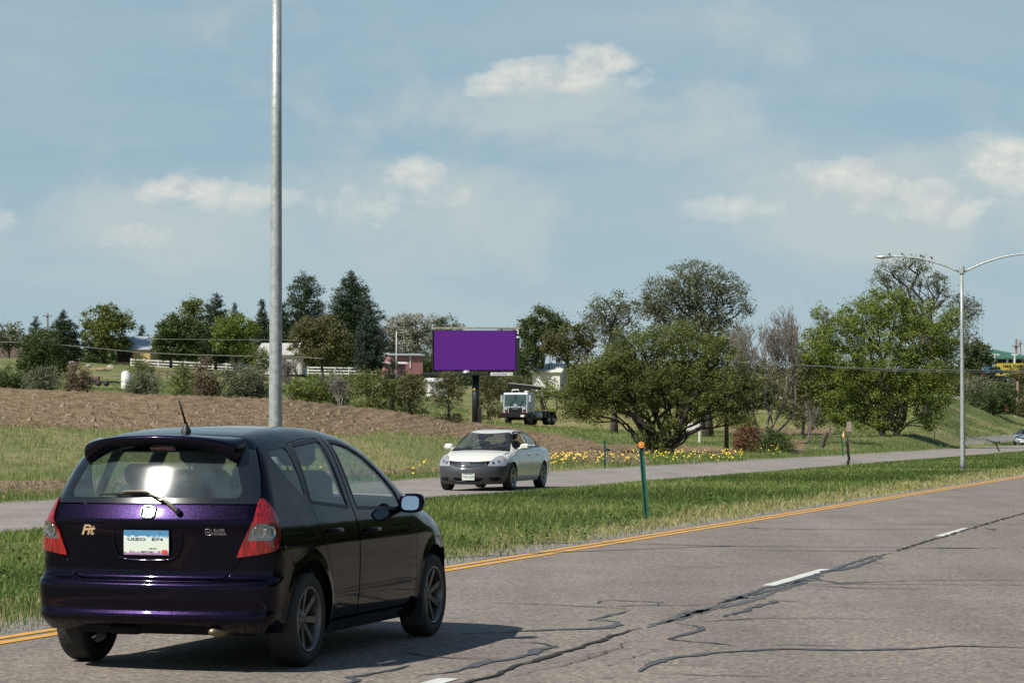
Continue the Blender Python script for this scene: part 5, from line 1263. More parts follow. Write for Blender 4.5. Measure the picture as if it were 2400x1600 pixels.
        for ax in (RA, FA):
            make_wheel(root, ax, s * .775, TR, RW_, .225, 7, s)
            mb = MB(); pr_ = [(ax + .375 * math.cos(a), TR + .375 * math.sin(a)) for a in np.linspace(-.15, math.pi + .15, 16)]; n2 = len(pr_)
            mb.add([(x, s * .55, z) for x, z in pr_] + [(x, s * .83, z) for x, z in pr_], [(i, i + 1, i + 1 + n2, i + n2) for i in range(n2 - 1)] + [tuple(range(n2))], 0, True); mb.build('wheel_well', BK, root)
    # windscreens
    w1 = [(3.02 - .20 * u * u, .50 * u) for u in uu]; w2 = [(3.80 - .17 * u * u, .74 * u) for u in uu[::-1]]
    frit = B.curve('top', w1 + w2, .05, True); clear = B.curve('top', rounded(inset(w1 + w2, .028), .02), .05, True)
    wsg = assemble('windshield', [panel(B, 'top', clear, (), res=.06 * rs, off=-.002, thick=0)], WSG, root); assemble('windshield_border', [panel(B, 'top', frit, [clear], res=.05, thick=.008)], M_['black'], wsg)
    for k_, y_ in enumerate((-.12, .42)):
        P = B.solve('top', np.array([3.70, 3.58]), np.array([y_ - .25, y_ + .25])); mb = MB(); mb.tube([Vector(P[0]) + Vector((0, 0, .02)), Vector(P[1]) + Vector((0, 0, .025))], .009, 5); mb.build('wiper', M_['black'], root)
    g1 = [(1.53 + .12 * u * u, .48 * u) for u in uu]; g2 = [(.80 + .10 * u * u, .60 * u) for u in uu[::-1]]
    assemble('rear_window', [panel(B, 'top', B.curve('top', g1 + g2, .06, True), (), res=.08, off=-.002, thick=0)], WSG, root)
    # plate
    mb = MB(); c = fr(.03, .345, .02); mb.box(c, (.006, .31, .16), bev=.002); pl = mb.build('licence_plate', mat('pale_plate', (.60, .66, .58), .4, var=.05), root)
    T = Matrix(((0, 0, 1, c.x + .004), (1, 0, 0, c.y), (0, 1, 0, c.z - .005), (0, 0, 0, 1)))
    if not lo:
        text('plate_text', '742-258', .085, mat('green_ink', (.03, .10, .06), .6), pl, T, extrude=.0006, bold=.0008)
        mb = MB(); mb.box(c + Vector((.003, 0, .066)), (.003, .25, .018)); mb.build('plate_band', mat('plate_band', (.04, .06, .07), .5), pl)
    # underbody, cabin
    mb = MB(); mb.box((2.4, 0, .30), (4.0, 1.3, .18), bev=.05); mb.box((3.9, 0, .42), (1.2, 1.1, .5), bev=.06); mb.box((.7, 0, .55), (.9, 1.2, .5), bev=.08); mb.tube([(RA, -.7, .3), (RA, .7, .3)], .03); mb.build('underbody', BK, root)
    mb = MB(); mb.box((2.4, 0, .42), (2.4, 1.4, .06)); mb.box((3.50, 0, .84), (.50, 1.42, .26), bev=.09); mb.box((1.05, 0, .90), (.7, 1.2, .26), bev=.08)
    for s in (1, -1): mb.box((2.4, s * .79, .72), (1.9, .03, .46), bev=.01)
    mb.build('dashboard', M_['interior'], root); LIT = mat('grey_cloth', (.10, .10, .10), .85, var=.15)
    seat(root, 2.60, .38, .46, m=LIT); seat(root, 2.60, -.38, .46, m=LIT); mb = MB(); mb.box((1.75, 0, .56), (.5, 1.25, .16), bev=.05); mb.box((1.46, 0, .84), (.16, 1.2, .56), ry=-.3, bev=.05); mb.build('rear_seat', LIT, root)
    mb = MB(); mb.box((2.93, 0, 1.315), (.02, .22, .06), bev=.01); mb.build('interior_mirror', M_['black'], root)
    steering(root, 3.12, .38, .90)
    if driver:
        Mw = Matrix.Translation(loc) @ Matrix.Rotation(yaw, 4, 'Z'); seated_person(Mw @ Vector((2.52, .38, .55)), yaw, driver, (.58, 0, .33), mat('red_shirt', (.18, .05, .03), .8))
    return root
WHITECAR = carpaint('pearl_white_paint', (.62, .61, .55), (.72, .71, .65), .35, .0); SILVER = carpaint('silver_paint', (.42, .45, .48), (.55, .58, .60), .3, .5)
COVER = mat('dark_grey_bumper_cover', (.045, .046, .052), .42, var=.1, scale=12, bump=.05)
WSG = glassmat('windscreen_glass', (.72, .80, .77), .02, dust=.10)
def place_car(px, py, axle_x, y_side, yaw_off, t=None):
    """world location of the car origin so the near front wheel stands at the pixel"""
    g = ground(px, py); fw = Vector((-math.sin(TH + yaw_off), -math.cos(TH + yaw_off), 0)); lf = Vector((-fw.y, fw.x, 0))
    o = g - fw * axle_x - lf * y_side; return Vector((o.x, o.y, .014)), math.atan2(fw.y, fw.x)
l_, y_ = place_car(1204, 1150, 3.83, .885, R(-2.0))
SEDAN = build_sedan('white four-door sedan with dark grey front bumper coming the other way on the far road', l_, y_, WHITECAR, COVER, 'driver seated at the wheel inside the white sedan, window rolled down')
l_, y_ = place_car(2424, 1043, 3.83, .885, R(6))
build_sedan('silver car cut by the right edge of the picture on the far road', Vector((l_.x, l_.y, .014)), y_, SILVER, SILVER, None, None, True)
# ================================================================== STREET FURNITURE
def bez(a, b, c, d, n=12): return [a * (1 - t) ** 3 + b * 3 * t * (1 - t) ** 2 + c * 3 * t * t * (1 - t) + d * t ** 3 for t in [i / n for i in range(n + 1)]]
def street_lamp(px, py, label):
    g = ground(px, py); root = thing('street_lamp', label, 'street lamp', (g.x, g.y, 0), math.atan2(CU, SU) + math.pi / 2, 'double-armed street lamps in the grass median')
    mb = MB(); mb.tube([(0, 0, -.1), (0, 0, .5), (0, 0, 2.5), (0, 0, 4.8), (0, 0, 6.78)], [.082, .081, .072, .060, .050], 24); mb.build('pole', M_['galv'], root)
    mb = MB(); mb.box((0, 0, .03), (.30, .30, .05), bev=.01); mb.build('base_plate', M_['galv'], root)
    mb = MB(); mb.box((0, -.083, .30), (.10, .012, .16), bev=.01, rz=0); mb.lathe([(.088, .2), (.092, .22), (.092, .26), (.088, .28)], 24); mb.build('hand_hole_cover', M_['alloy'], root)
    mb = MB(); mb.box((0, 0, 6.80), (.17, .17, .26), bev=.02); mb.lathe([(.0, 6.96), (.06, 6.95), (.085, 6.92)], 16); mb.build('arm_bracket', M_['galv'], root)
    for s in (1, -1):
        mb = MB(); pts = bez(Vector((s * .06, 0, 6.74)), Vector((s * .95, 0, 7.16)), Vector((s * 1.5, 0, 7.30)), Vector((s * 2.35, 0, 7.315)), 14)
        mb.tube(pts, [.036 - .008 * i / 14 for i in range(15)], 10); mb.build('arm', M_['galv'], root)
        mb = MB(); rs = [(0, .0, .02), (.05, .045, .04), (.16, .085, .065), (.34, .115, .08), (.50, .10, .07), (.62, .055, .035), (.66, .01, .01)]; n = 12; vs = []
        for (d, w, h) in rs:
            for k in range(n):
                a = 2 * math.pi * k / n; zz = math.sin(a) * h * (1 if math.sin(a) > 0 else .75); vs.append((s * (2.27 + d), math.cos(a) * w, 7.30 + zz))
        mb.add(vs, [(i * n + k, i * n + (k + 1) % n, (i + 1) * n + (k + 1) % n, (i + 1) * n + k) for i in range(len(rs) - 1) for k in range(n)], 0, True)
        hd = mb.build('lamp_head', mat('cast_aluminium', (.42, .44, .44), .35, .5), root)
        mb = MB(); mb.lathe([(0, 7.215), (.06, 7.22), (.09, 7.245), (.095, 7.26)], 14, 0, Matrix.Translation((s * 2.66, 0, 0)) ); mb.build('lens', mat('prismatic_glass', (.55, .55, .5), .2, coat=1), hd)
        mb = MB(); mb.lathe([(.028, 7.35), (.030, 7.41), (.02, 7.425), (0, 7.428)], 10, 0, Matrix.Translation((s * 2.42, 0, 0))); mb.build('photocell', M_['black'], hd)
    return root
LAMP = street_lamp(2257, 1109, 'grey double-armed street lamp standing whole at the right of the picture'); 
LAMP.location.z = -.02
l2 = copy_tree(LAMP); l2.location = (646 / F * 28.2 - 1200 / F * 28.2, 28.2, -.02); l2['label'] = 'tall grey steel lamp pole behind the dark purple hatchback, leaving the top of the picture'
def bird(x, z, tone, lab):
    Mw = LAMP.matrix_basis if False else (Matrix.Translation(LAMP.location) @ Matrix.Rotation(LAMP.rotation_euler.z, 4, 'Z'))
    mb = MB(); mb.lathe([(0, -.075), (.016, -.06), (.03, -.02), (.034, .02), (.024, .05), (.012, .06)], 10, 0, Matrix.Rotation(.9, 4, 'X')); mb.lathe([(0, .03), (.016, .02), (.02, 0), (.014, -.02), (0, -.025)], 8, 0, Matrix.Translation((0, -.045, .052)))
    mb.box((0, -.075, .052), (.006, .02, .006)); mb.box((0, .085, -.05), (.02, .08, .006), rx=-.5); mb.tube([(.01, 0, -.02), (.01, 0, -.055)], .002, 4); mb.tube([(-.01, 0, -.02), (-.01, 0, -.055)], .002, 4)
    o = mb.build('bird', mat('dark_feathers', (.03, .028, .026), .7)); o.location = Mw @ Vector((x, 0, z)); o.rotation_euler = (0, 0, random.uniform(0, 6)); tag(o, lab, 'bird', 'small birds perched on the street lamp arm'); o.scale = (.8, .8, .8)
for x, z, lb in ((-1.98, 7.372, 'small dark bird perched nearest the lamp head on the right street lamp'), (-1.35, 7.315, 'small dark bird perched halfway along the left arm of the right street lamp'), (-1.0, 7.235, 'small dark bird perched nearest the pole on the left arm of the right street lamp')): bird(-x, z, 0, lb)

GREENP = mat('green_post_paint', (.025, .11, .085), .45, var=.25, scale=8); ORG = mat('orange_reflector', (.95, .30, .02), .3, coat=1, var=.04)
def channel(mb, x, z0, z1, w=.045, lean=(0, 0), top=None):
    """U-channel steel post"""
    prof = [(-w * .8, -.004), (-w * .5, -.004), (-w * .35, .02), (w * .35, .02), (w * .5, -.004), (w * .8, -.004), (w * .8, .0), (w * .55, .0), (w * .38, .024), (-w * .38, .024), (-w * .55, .0), (-w * .8, 0)]
    n = len(prof); vs = [(x + a, b, z0) for a, b in prof] + [(x + a + lean[0] * (z1 - z0), b + lean[1] * (z1 - z0), z1) for a, b in prof]
    mb.add(vs, [(i, (i + 1) % n, (i + 1) % n + n, i + n) for i in range(n)] + [tuple(range(n)), tuple(range(2 * n - 1, n - 1, -1))])
g = ground(1517, 1219); root = thing('reflector_post', 'leaning dark green steel post with round orange reflector at the near edge of the median', 'marker post', (g.x, g.y, 0), 0, None)
mb = MB(); channel(mb, 0, -.05, 1.29, .05, (-.078, 0)); mb.build('post', GREENP, root)
mb = MB(); T = Matrix.Translation((-.098, -.03, 1.24)) @ Matrix.Rotation(math.pi / 2, 4, 'X'); mb.lathe([(0, .012), (.012, .014), (.016, .006), (.042, .008), (.048, .012), (.052, .006), (.050, -.008), (0, -.008)], 24, 0, T); rf = mb.build('reflector', ORG, root)
mb = MB(); mb.lathe([(0, .022), (.009, .020), (.011, .012)], 10, 0, T); mb.build('bolt', M_['alloy'], rf)
def thin_post(px0, py0, px1, py1, label, m, w=.045, name='marker_post', cat='marker post', group='thin posts along the far road', z=None):
    g = ground(px0, py0); Y = g.y
    if z is not None:
        for _ in range(6): z = float(terr(g.x, g.y)); g = ground(px0, py0, z) if abs(z - H) > .2 else g
        Y = g.y
    tp = at(px1, py1, Y); d = tp - g; o = MB(); channel(o, 0, -.1, d.z, w, (d.x / d.z, 0)); ob = o.build(name, m); ob.location = g; tag(ob, label, cat, group); return ob
thin_post(1418, 1097, 1418, 1033, 'thin green post beside the yellow flowers at the foot of the dirt', GREENP)
thin_post(1976, 1069, 1973, 1022, 'thin green post just left of the bent black stake', GREENP)
thin_post(2190, 1049, 2190, 1007, 'thin green post in the grass left of the right street lamp', GREENP)
thin_post(2337, 1034, 2339, 1002, 'thin green post in the grass near the silver car', GREENP)
thin_post(2345, 1058, 2333, 1035, 'short leaning dark stub at the median edge near the silver car', M_['rubber'], .06)
g = ground(1988, 1092); mb = MB(); pts = [at(px, py, g.y) - g for px, py in ((1988, 1094), (1987, 1084), (1990, 1074), (1987, 1060), (1986, 1040), (1985, 1022))]
mb.tube(pts, [.05, .05, .055, .05, .05, .045], 7); ob = mb.build('bent_stake', M_['black']); ob.location = g; tag(ob, 'bent black stake rising from weeds at the median side of the far road', 'stake')
g = ground(1979, 1068); mb = MB(); T = at(1977, 1024, g.y); ob = thing('traffic_cone_marker', 'small orange and white reflective cone perched beside the top of the green post', 'cone', T)
mb.lathe([(.085, 0), (.075, .03), (.055, .10)], 14); mb.lathe([(.04, .19), (.022, .30), (0, .31)], 14); mb.build('cone', ORG, ob); mb = MB(); mb.lathe([(.056, .10), (.040, .19)], 14); mb.build('band', M_['white'], ob)
def small_sign(px, py0, py1, Y, label, col, w=.35, h=.55, post=None):
    b = at(px, py0, Y); z = float(terr(b.x, b.y)); root = thing('road_sign', label, 'sign', (b.x, b.y, z), 0); tp = at(px, py1, Y).z - z
    mb = MB(); mb.box((0, 0, tp / 2), (.06, .05, tp)); mb.build('post', post or M_['wood'], root); mb = MB(); mb.box((0, -.035, tp - h / 2), (w, .015, h), bev=.005); mb.build('sign_panel', col, root); return root
small_sign(1990, 1022, 988, 150, 'small faded reddish white sign on a wooden post by the big tree', mat('faded_sign', (.35, .27, .25), .6, var=.3, scale=8), .30, .58)
for px, y0, y1, Y, lb in ((1946, 1022, 995, 160, 'short wooden stake in the grass left of the small faded sign'), (1900, 1030, 986, 150, 'thin wooden cross stake on the dirt patch under the olive bush')):
    b = at(px, y0, Y); z = float(terr(b.x, b.y)); mb = MB(); h = at(px, y1, Y).z - z; mb.box((0, 0, h / 2), (.09, .05, h)); mb.box((0, -.04, h * .82), (.40 if px == 1900 else .14, .03, .06)); ob = mb.build('stake', M_['wood']); ob.location = (b.x, b.y, z); tag(ob, lb, 'stake')
b = ground(1916, 1060); mb = MB(); pts = [at(px, py, b.y) - b for px, py in ((1912, 1062), (1922, 1052), (1928, 1042), (1930, 1030), (1936, 1018), (1941, 1012))]; mb.tube(pts, [.14, .15, .16, .14, .15, .06], 8); ob = mb.build('dead_stump', M_['bark']); ob.location = b; tag(ob, 'crooked dark dead stump leaning in the green grass left of the big right tree', 'stump')
# weathered utility post beside the big tree, with pale foot
b = ground(1703, 1064); root = thing('utility_pole', 'grey weathered wooden pole standing beside the reddish brown shrub', 'pole', b)
h = at(1703, 960, b.y).z; mb = MB(); mb.tube([(0, 0, -.2), (0, 0, h)], [.13, .12], 12); mb.build('pole_shaft', M_['wood'], root); mb = MB(); mb.tube([(0, 0, .0), (0, 0, .42)], [.145, .145], 12); mb.build('pole_collar', mat('grey_collar', (.25, .25, .24), .7), root)
# leaning white pipe and white trestle under the tree
b = ground(1603, 1040, .35); t2 = at(1628, 993, b.y + 3); mb = MB(); mb.tube([(0, 0, 0), t2 - b], .05, 8); ob = mb.build('leaning_pipe', mat('cream_pipe', (.60, .56, .42), .6)); ob.location = b; tag(ob, 'cream coloured pipe leaning beside the trunk of the big tree', 'pipe')
root = thing('white_trestle', 'white painted trestle seen through the fork of the big tree', 'trestle', (0, 0, 0)); p0 = at(1610, 1003, 175); z = float(terr(p0.x, p0.y)); root.location = (p0.x, p0.y, z)
for dx in (-.45, .85): mb = MB(); mb.box((dx, 0, .75), (.13, .12, 1.5)); mb.build('leg', M_['white'], root)
mb = MB(); mb.box((.2, -.08, 1.15), (1.5, .05, .5)); mb.build('board', M_['white'], root)
# ================================================================== BILLBOARD
def billboard():
    Y = 228; c = at(1111, 990, Y); z0 = float(terr(c.x, c.y)) - .1; root = thing('billboard', 'large purple billboard on a single black steel column behind the dirt field', 'billboard', (c.x, c.y, z0))
    k = F / Y; X = lambda px: at(px, 900, Y).x - c.x; Zp = lambda py: at(1111, py, Y).z - z0
    BKS = mat('black_steel', (.015, .016, .018), .45, var=.2, scale=2)
    mb = MB(); mb.tube([(X(1115), 0, 0), (X(1115), 0, Zp(879))], [.34, .34], 24)
    for py in (908, 911, 917): mb.lathe([(.345, Zp(py) - .03), (.37, Zp(py) - .02), (.37, Zp(py) + .02), (.345, Zp(py) + .03)], 24, 0, Matrix.Translation((X(1115), 0, 0)))
    mb.build('column', BKS, root)
    mb = MB(); mb.box((X(1124), -.18, .9), (.36, .3, 1.6), bev=.03); mb.build('meter_box', BKS, root)
    mb = MB(); mb.box((X(1111), -.36, Zp(912)), (.22, .02, .14)); mb.build('warning_label', mat('yellow_label', (.6, .45, .03), .5), root)
    mb = MB(); mb.box(((X(1017) + X(1208)) / 2, 0, (Zp(775) + Zp(867)) / 2), (X(1208) - X(1017), .12, Zp(775) - Zp(867)), bev=.01); mb.build('poster_panel', mat('purple_vinyl', (.100, .018, .215), .8, var=.02, scale=.4, spec=.15), root)
    mb = MB(); xa, xb = X(1013), X(1218); zt, zb = Zp(774), Zp(870)
    mb.box(((xa + xb) / 2, .34, (zt + zb) / 2), (xb - xa, .5, zt - zb)); mb.box((xa + .04, -.02, (zt + zb) / 2), (.10, .20, zt - zb + .1)); mb.box(((X(1209) + xb) / 2, .2, (zt + zb) / 2 - .1), (xb - X(1209), .5, zt - zb)); mb.build('frame', BKS, root)
    WD = mat('bare_lumber', (.30, .27, .22), .8, var=.3, scale=3)
    mb = MB(); mb.box(((xa + xb) / 2, .1, Zp(768.5)), (xb - xa + .15, .25, .16)); mb.build('top_rail', WD, root)
    for px in (1053, 1097, 1175, 1212):
        mb = MB(); mb.box((X(px), .1, Zp(771.5)), (.14, .2, .20)); mb.build('rail_bracket', BKS if px in (1053, 1175) else M_['white'], root)
    mb = MB(); mb.box((X(1190), .12, Zp(771.3)), (1.9, .1, .12)); mb.build('catwalk_cable_tray', M_['white'], root)
    mb = MB(); mb.box((X(1214), -.1, Zp(778)), (.12, .15, .35)); mb.box((X(1214), -.1, Zp(790)), (.22, .2, .2), rz=.3); mb.build('camera_box', M_['white'], root)
    mb = MB(); mb.box(((X(988) + X(1221)) / 2, -.45, Zp(877.5)), (X(1221) - X(988), 1.1, .16)); mb.tube([(X(988), -.4, Zp(875)), (X(1221), -.4, Zp(877))], .07, 6); mb.build('catwalk', BKS, root)
    for px in (1053, 1111, 1178): mb = MB(); mb.box((X(px), -.1, Zp(872)), (.2, .6, .4)); mb.build('bracket', BKS, root)
    mb = MB(); mb.tube([(X(1011), 0, Zp(877)), (X(1011), 0, Zp(800))], .04, 6); mb.build('safety_rail', BKS, root)
    mb = MB(); mb.lathe([(.0, .26), (.2, .24), (.34, .12), (.38, 0)], 12, 0, Matrix.Translation((X(1094), -.7, Zp(874)))); mb.build('floodlight', M_['galv'], root)
    mb = MB(); mb.box(((X(1150) + X(1202)) / 2, -1.03, Zp(877)), (X(1202) - X(1150), .04, .29), bev=.01); s = mb.build('name_plate', M_['white'], root)
    T = Matrix.Rotation(math.pi / 2, 4, 'X'); pm = mat('purple_ink', (.12, .04, .30), .5)
    text('plate_text', 'OUTDOOR', .23, pm, s, Matrix.Translation((X(1169), -1.056, Zp(877.2))) @ T, extrude=.002, bold=.004); text('plate_text', '//', .26, pm, s, Matrix.Translation((X(1187), -1.056, Zp(877.2))) @ T, extrude=.002, bold=.01)
    text('plate_text', '108', .2, mat('yellow_green_ink', (.35, .40, .10), .5), s, Matrix.Translation((X(1196), -1.056, Zp(877.2))) @ T, extrude=.002, bold=.004)
billboard()
# ================================================================== HOOK-LIFT TRUCK (cab over)
def truck():
    Y = 226; c = at(1211, 998, Y); fw = Vector((-.36, -.933, 0)); yaw = math.atan2(fw.y, fw.x)
    z0 = float(terr(c.x, c.y)); o = Vector((c.x, c.y, z0)) - fw * 1.0
    root = thing('refuse_truck', 'pale grey cab-over truck chassis with black bumper parked in the field right of the billboard', 'truck', o, yaw)
    CAB = mat('pale_truck_paint', (.34, .38, .42), .4, var=.08, scale=2); BK = M_['matt_black']; DK = mat('dark_glass', (.035, .06, .06), .12, coat=1, var=.3, scale=1.5); ST = mat('dirty_steel', (.05, .045, .04), .7, var=.4)
    mb = MB(); mb.prism([(-.55, .95), (1.30, .95), (1.36, 1.6), (1.28, 2.80), (1.18, 2.90), (-.50, 2.90), (-.55, 2.8)], -1.17, 1.17, 'XZ'); cab = mb.build('cab', CAB, root, bevel=.05)
    mb = MB(); mb.prism([(1.345, 1.68), (1.385, 1.68), (1.315, 2.70), (1.275, 2.70)], -1.04, 1.04, 'XZ'); mb.build('windshield', DK, root, bevel=.01)
    mb = MB(); mb.prism([(-.20, 1.66), (.20, 1.66), (0, 1.95)], 1.365, 1.40, 'YZ'); mb.build('front_badge', CAB, cab)
    for y in (-.5, .45): mb = MB(); mb.tube([(1.41, y, 1.62), (1.39, y + .32, 2.15)], .02, 5); mb.build('wiper', BK, cab)
    mb = MB(); mb.box((1.375, 0, 2.19), (.03, .05, 1.0)); mb.build('screen_divider', M_['black'], cab)
    mb = MB(); mb.box((1.345, 0, 1.22), (.06, 1.25, .62)); mb.build('grille', BK, cab); mb = MB(); mb.box((1.39, 0, 1.42), (.02, .6, .06)); mb.build('grille_badge', M_['alloy'], cab)
    for s in (1, -1):
        mb = MB(); mb.box((1.355, s * .86, 1.33), (.05, .24, .52), bev=.02); hh = mb.build('headlight_housing', BK, cab); mb = MB(); mb.lathe([(0, .03), (.05, .03), (.085, .02), (.09, 0)], 12, 0, Matrix.Translation((1.385, s * .86, 1.44)) @ Matrix.Rotation(math.pi / 2, 4, 'Y')); mb.build('headlight', M_['white'], hh)
        mb = MB(); mb.box((1.385, s * .86, 1.17), (.02, .12, .12)); mb.build('indicator', mat('red_marker', (.4, .04, .02), .4), hh)
        mb = MB(); mb.box((.55, s * 1.175, 2.22), (.75, .02, .78), bev=.005); mb.build('side_window', DK, cab); mb = MB(); mb.box((.55, s * 1.175, 1.40), (.28, .02, .55)); mb.build('side_window', DK, cab)
        mb = MB(); mb.box((.55, s * 1.178, 1.78), (.95, .015, 1.75), bev=.004); d = mb.build('door', CAB, cab) if False else None
        mb = MB(); mb.box((1.25, s * 1.36, 2.35), (.06, .20, .62), bev=.02); mb.tube([(1.2, s * 1.15, 2.62), (1.25, s * 1.36, 2.6)], .02, 5); mb.tube([(1.2, s * 1.15, 2.05), (1.25, s * 1.36, 2.08)], .02, 5); mb.build('side_mirror', CAB, root)
        for k, x in enumerate((.45, -4.3, -5.5)):
            w = thing('wheel', None, None); [w.pop(q, None) for q in ('label', 'category')]; w.parent = root; T = Matrix.Translation((x, s * 1.0, .52)); mb = MB(); hw = .15 if k == 0 else .28; yo = 0 if k == 0 else -s * .12; T = Matrix.Translation((x, s * 1.02 + yo, .52))
            mb.lathe([(.29, -hw), (.48, -hw), (.52, -hw * .7), (.52, hw * .7), (.48, hw), (.29, hw)], 26, 0, T, True, 'Y'); mb.build('tyre', M_['rubber'], w); mb = MB(); mb.lathe([(.29, s * hw * .95), (.25, s * hw * .5), (.12, s * hw * .4), (.10, s * hw * .9), (0, s * hw * .9)], 20, 0, T, True, 'Y'); mb.build('rim', M_['alloy'] if k else ST, w)
    mb = MB(); mb.box((1.62, 0, .86), (.35, 2.75, .42), bev=.05); mb.box((1.3, 0, .8), (.5, 1.6, .4)); bmp = mb.build('bumper', BK, root); mb = MB(); mb.box((1.80, .85, .80), (.01, .34, .17)); mb.build('licence_plate', M_['white'], bmp)
    mb = MB(); mb.box((-2.6, .42, .98), (7.2, .12, .30)); mb.build('chassis_rail', ST, root); mb = MB(); mb.box((-2.6, -.42, .98), (7.2, .12, .30)); mb.build('chassis_rail', ST, root)
    mb = MB(); mb.box((-2.5, 0, 1.02), (.3, .9, .4)); mb.box((-4.9, 0, .8), (1.6, 1.4, .5), bev=.1); mb.box((-3.9, 0, 1.20), (4.4, 1.2, .12)); mb.tube([(-4.3, -.9, .52), (-4.3, .9, .52)], .1, 8); mb.tube([(-5.5, -.9, .52), (-5.5, .9, .52)], .1, 8); mb.tube([(.45, -.9, .52), (.45, .9, .52)], .09, 8); mb.build('chassis', ST, root)
    mb = MB(); mb.tube([(-2.2, .98, .85), (-1.0, .98, .85)], .33, 18); mb.build('fuel_tank', mat('dull_tank', (.30, .30, .31), .45, .5), root)
    mb = MB(); mb.box((-3.2, 1.02, .9), (.5, .4, .5), bev=.03); mb.build('battery_box', ST, root)
    for s in (1, -1):
        mb = MB(); pr = [(-4.9 + 1.28 * math.cos(a), .52 + .68 * math.sin(a)) for a in np.linspace(.1, math.pi - .1, 14)]; n2 = len(pr); vs = [(x, s * .72, z) for x, z in pr] + [(x, s * 1.24, z) for x, z in pr]; mb.add(vs, [(i, i + 1, i + 1 + n2, i + n2) for i in range(n2 - 1)], 0, True); mb.build('mudguard', BK, root)
        mb = MB(); mb.box((.42, s * 1.1, 1.08), (1.3, .22, .12), bev=.04); mb.build('wheel_arch', BK, root)
    mb = MB(); mb.tube([(1.0, -.45, 2.90), (1.02, -.42, 3.12), (1.02, .18, 3.15), (1.0, .22, 2.90)], .055, 8); mb.build('roof_loop', M_['white'], root)
    mb = MB(); mb.box((.4, .72, 2.98), (.5, .35, .14), bev=.03); mb.build('roof_horn', M_['white'], root)
    mb = MB(); mb.box((.3, -.3, 3.05), (1.3, 1.7, .18), bev=.03); mb.box((-.2, .3, 3.42), (.5, 3.0, .30), rx=-.10); mb.build('tarp_arm', BK, root)
    mb = MB(); mb.box((-.2, .25, 3.63), (.40, 3.3, .05), rx=-.10); mb.build('tarp_roller', mat('pale_rail', (.35, .36, .32), .6), root)
    mb = MB(); mb.tube([(-4.6, .9, 1.25), (-2.9, .95, 2.95)], .05, 6); mb.build('strut', M_['galv'], root); mb = MB(); mb.tube([(-1.0, .2, 2.75), (-.6, -.5, 1.25)], .05, 6); mb.build('strut', M_['galv'], root)
truck()
# ================================================================== BUILDINGS, FENCES AND YARD THINGS
def bld(name, label, cat, pxa, pxb, pyb, pye, pyr, Y, D, wm, rm, yaw=0.0, ridge=(0, 0), front=None, trim=None, hip=False):
    """gabled building, ridge along the front; front-left bottom corner at (pxa,pyb) in the picture"""
    a = at(pxa, pyb, Y); b = at(pxb, pyb, Y); k = F / Y; w = (b.x - a.x) / math.cos(yaw); he = (pyb - pye) / k; hr = (pyb - pyr) / k
    root = thing(name, label, cat, (a.x, a.y, a.z), yaw)
    mb = MB(); z_ = -1.0
    mb.add([(0, 0, z_), (w, 0, z_), (w, D, z_), (0, D, z_), (0, 0, he), (w, 0, he), (w, D, he), (0, D, he), (0, D / 2, hr - .1), (w, D / 2, hr - .1)], [(0, 1, 5, 4), (1, 2, 6, 9, 5), (2, 3, 7, 6), (3, 0, 4, 8, 7)] if not hip else [(0, 1, 5, 4), (1, 2, 6, 5), (2, 3, 7, 6), (3, 0, 4, 7)])
    mb.build('wall', wm, root)
    o_ = .35; r0, r1 = ridge; e = he - .06
    mb = MB(); t = .12
    vs = [(-o_, -o_, e), (w + o_, -o_, e), (w + o_ - r1, D / 2, hr), (-o_ + r0, D / 2, hr), (-o_, D + o_, e), (w + o_, D + o_, e)]
    vs += [(x, y, z + t) for x, y, z in vs]
    mb.add(vs, [(6, 7, 8, 9), (9, 8, 11, 10), (0, 3, 2, 1), (3, 4, 5, 2), (0, 1, 7, 6), (5, 4, 10, 11), (0, 6, 9, 3), (3, 9, 10, 4), (1, 2, 8, 7), (2, 5, 11, 8)])
    mb.build('roof', rm, root, recalc=True); return root, w, he, k
METAL = mat('corrugated_metal', (.36, .40, .42), .45, .3, col2=(.46, .50, .52), scale=3, stretch=(8, .3, .3)); TANW = mat('tan_plywood', (.50, .36, .17), .8, var=.2, scale=1.5, stretch=(3, 1, .5))
BAYSHADE = mat('painted_bay_shade', (.02, .016, .014), .9); PALE = mat('pale_siding', (.55, .55, .50), .7, var=.08); REDW = mat('red_barn_boards', (.33, .13, .14), .8, col2=(.43, .20, .20), scale=2, stretch=(6, 1, .3)); GREYR = mat('grey_shingle', (.34, .33, .32), .8, var=.2, scale=3)
r_, w, he, k = bld('barn', 'open-fronted barn with silver metal roof and tan plywood end wall', 'barn', 274, 352, 845, 819, 787, 430, 9, TANW, METAL, 0, (2.0, 0))
mb = MB(); mb.box((1.35, -.02, he / 2 - .1), (2.5, .06, he + .3)); mb.build('bay_shade_panel', BAYSHADE, r_)  # flat dark panel on the closed wall, painted as the shade inside the bay
for x in (.06, 2.65): mb = MB(); mb.box((x, -.09, he / 2 - .1), (.16, .12, he + .1)); mb.build('corner_post', M_['wood'], r_)
bld('brown_house', 'low brown house half hidden by trees at the left edge', 'house', -60, 52, 832, 806, 795, 440, 10, mat('brown_stucco', (.16, .11, .10), .8), mat('brown_roof', (.13, .10, .09), .8))
r_, w, he, k = bld('grey_house', 'grey roofed farmhouse behind the tall lamp pole', 'house', 600, 708, 862, 832, 803, 391, 9, PALE, mat('light_shingle', (.42, .42, .39), .8, var=.12, scale=2.5), 0, (.8, 0))
for x in (1.2, 4.2): mb = MB(); mb.box((x, -.03, he * .55), (.9, .05, .8)); f = mb.build('window', M_['white'], r_); mb = MB(); mb.box((x, -.07, he * .55), (.7, .03, .6)); mb.build('pane', GLB, f)
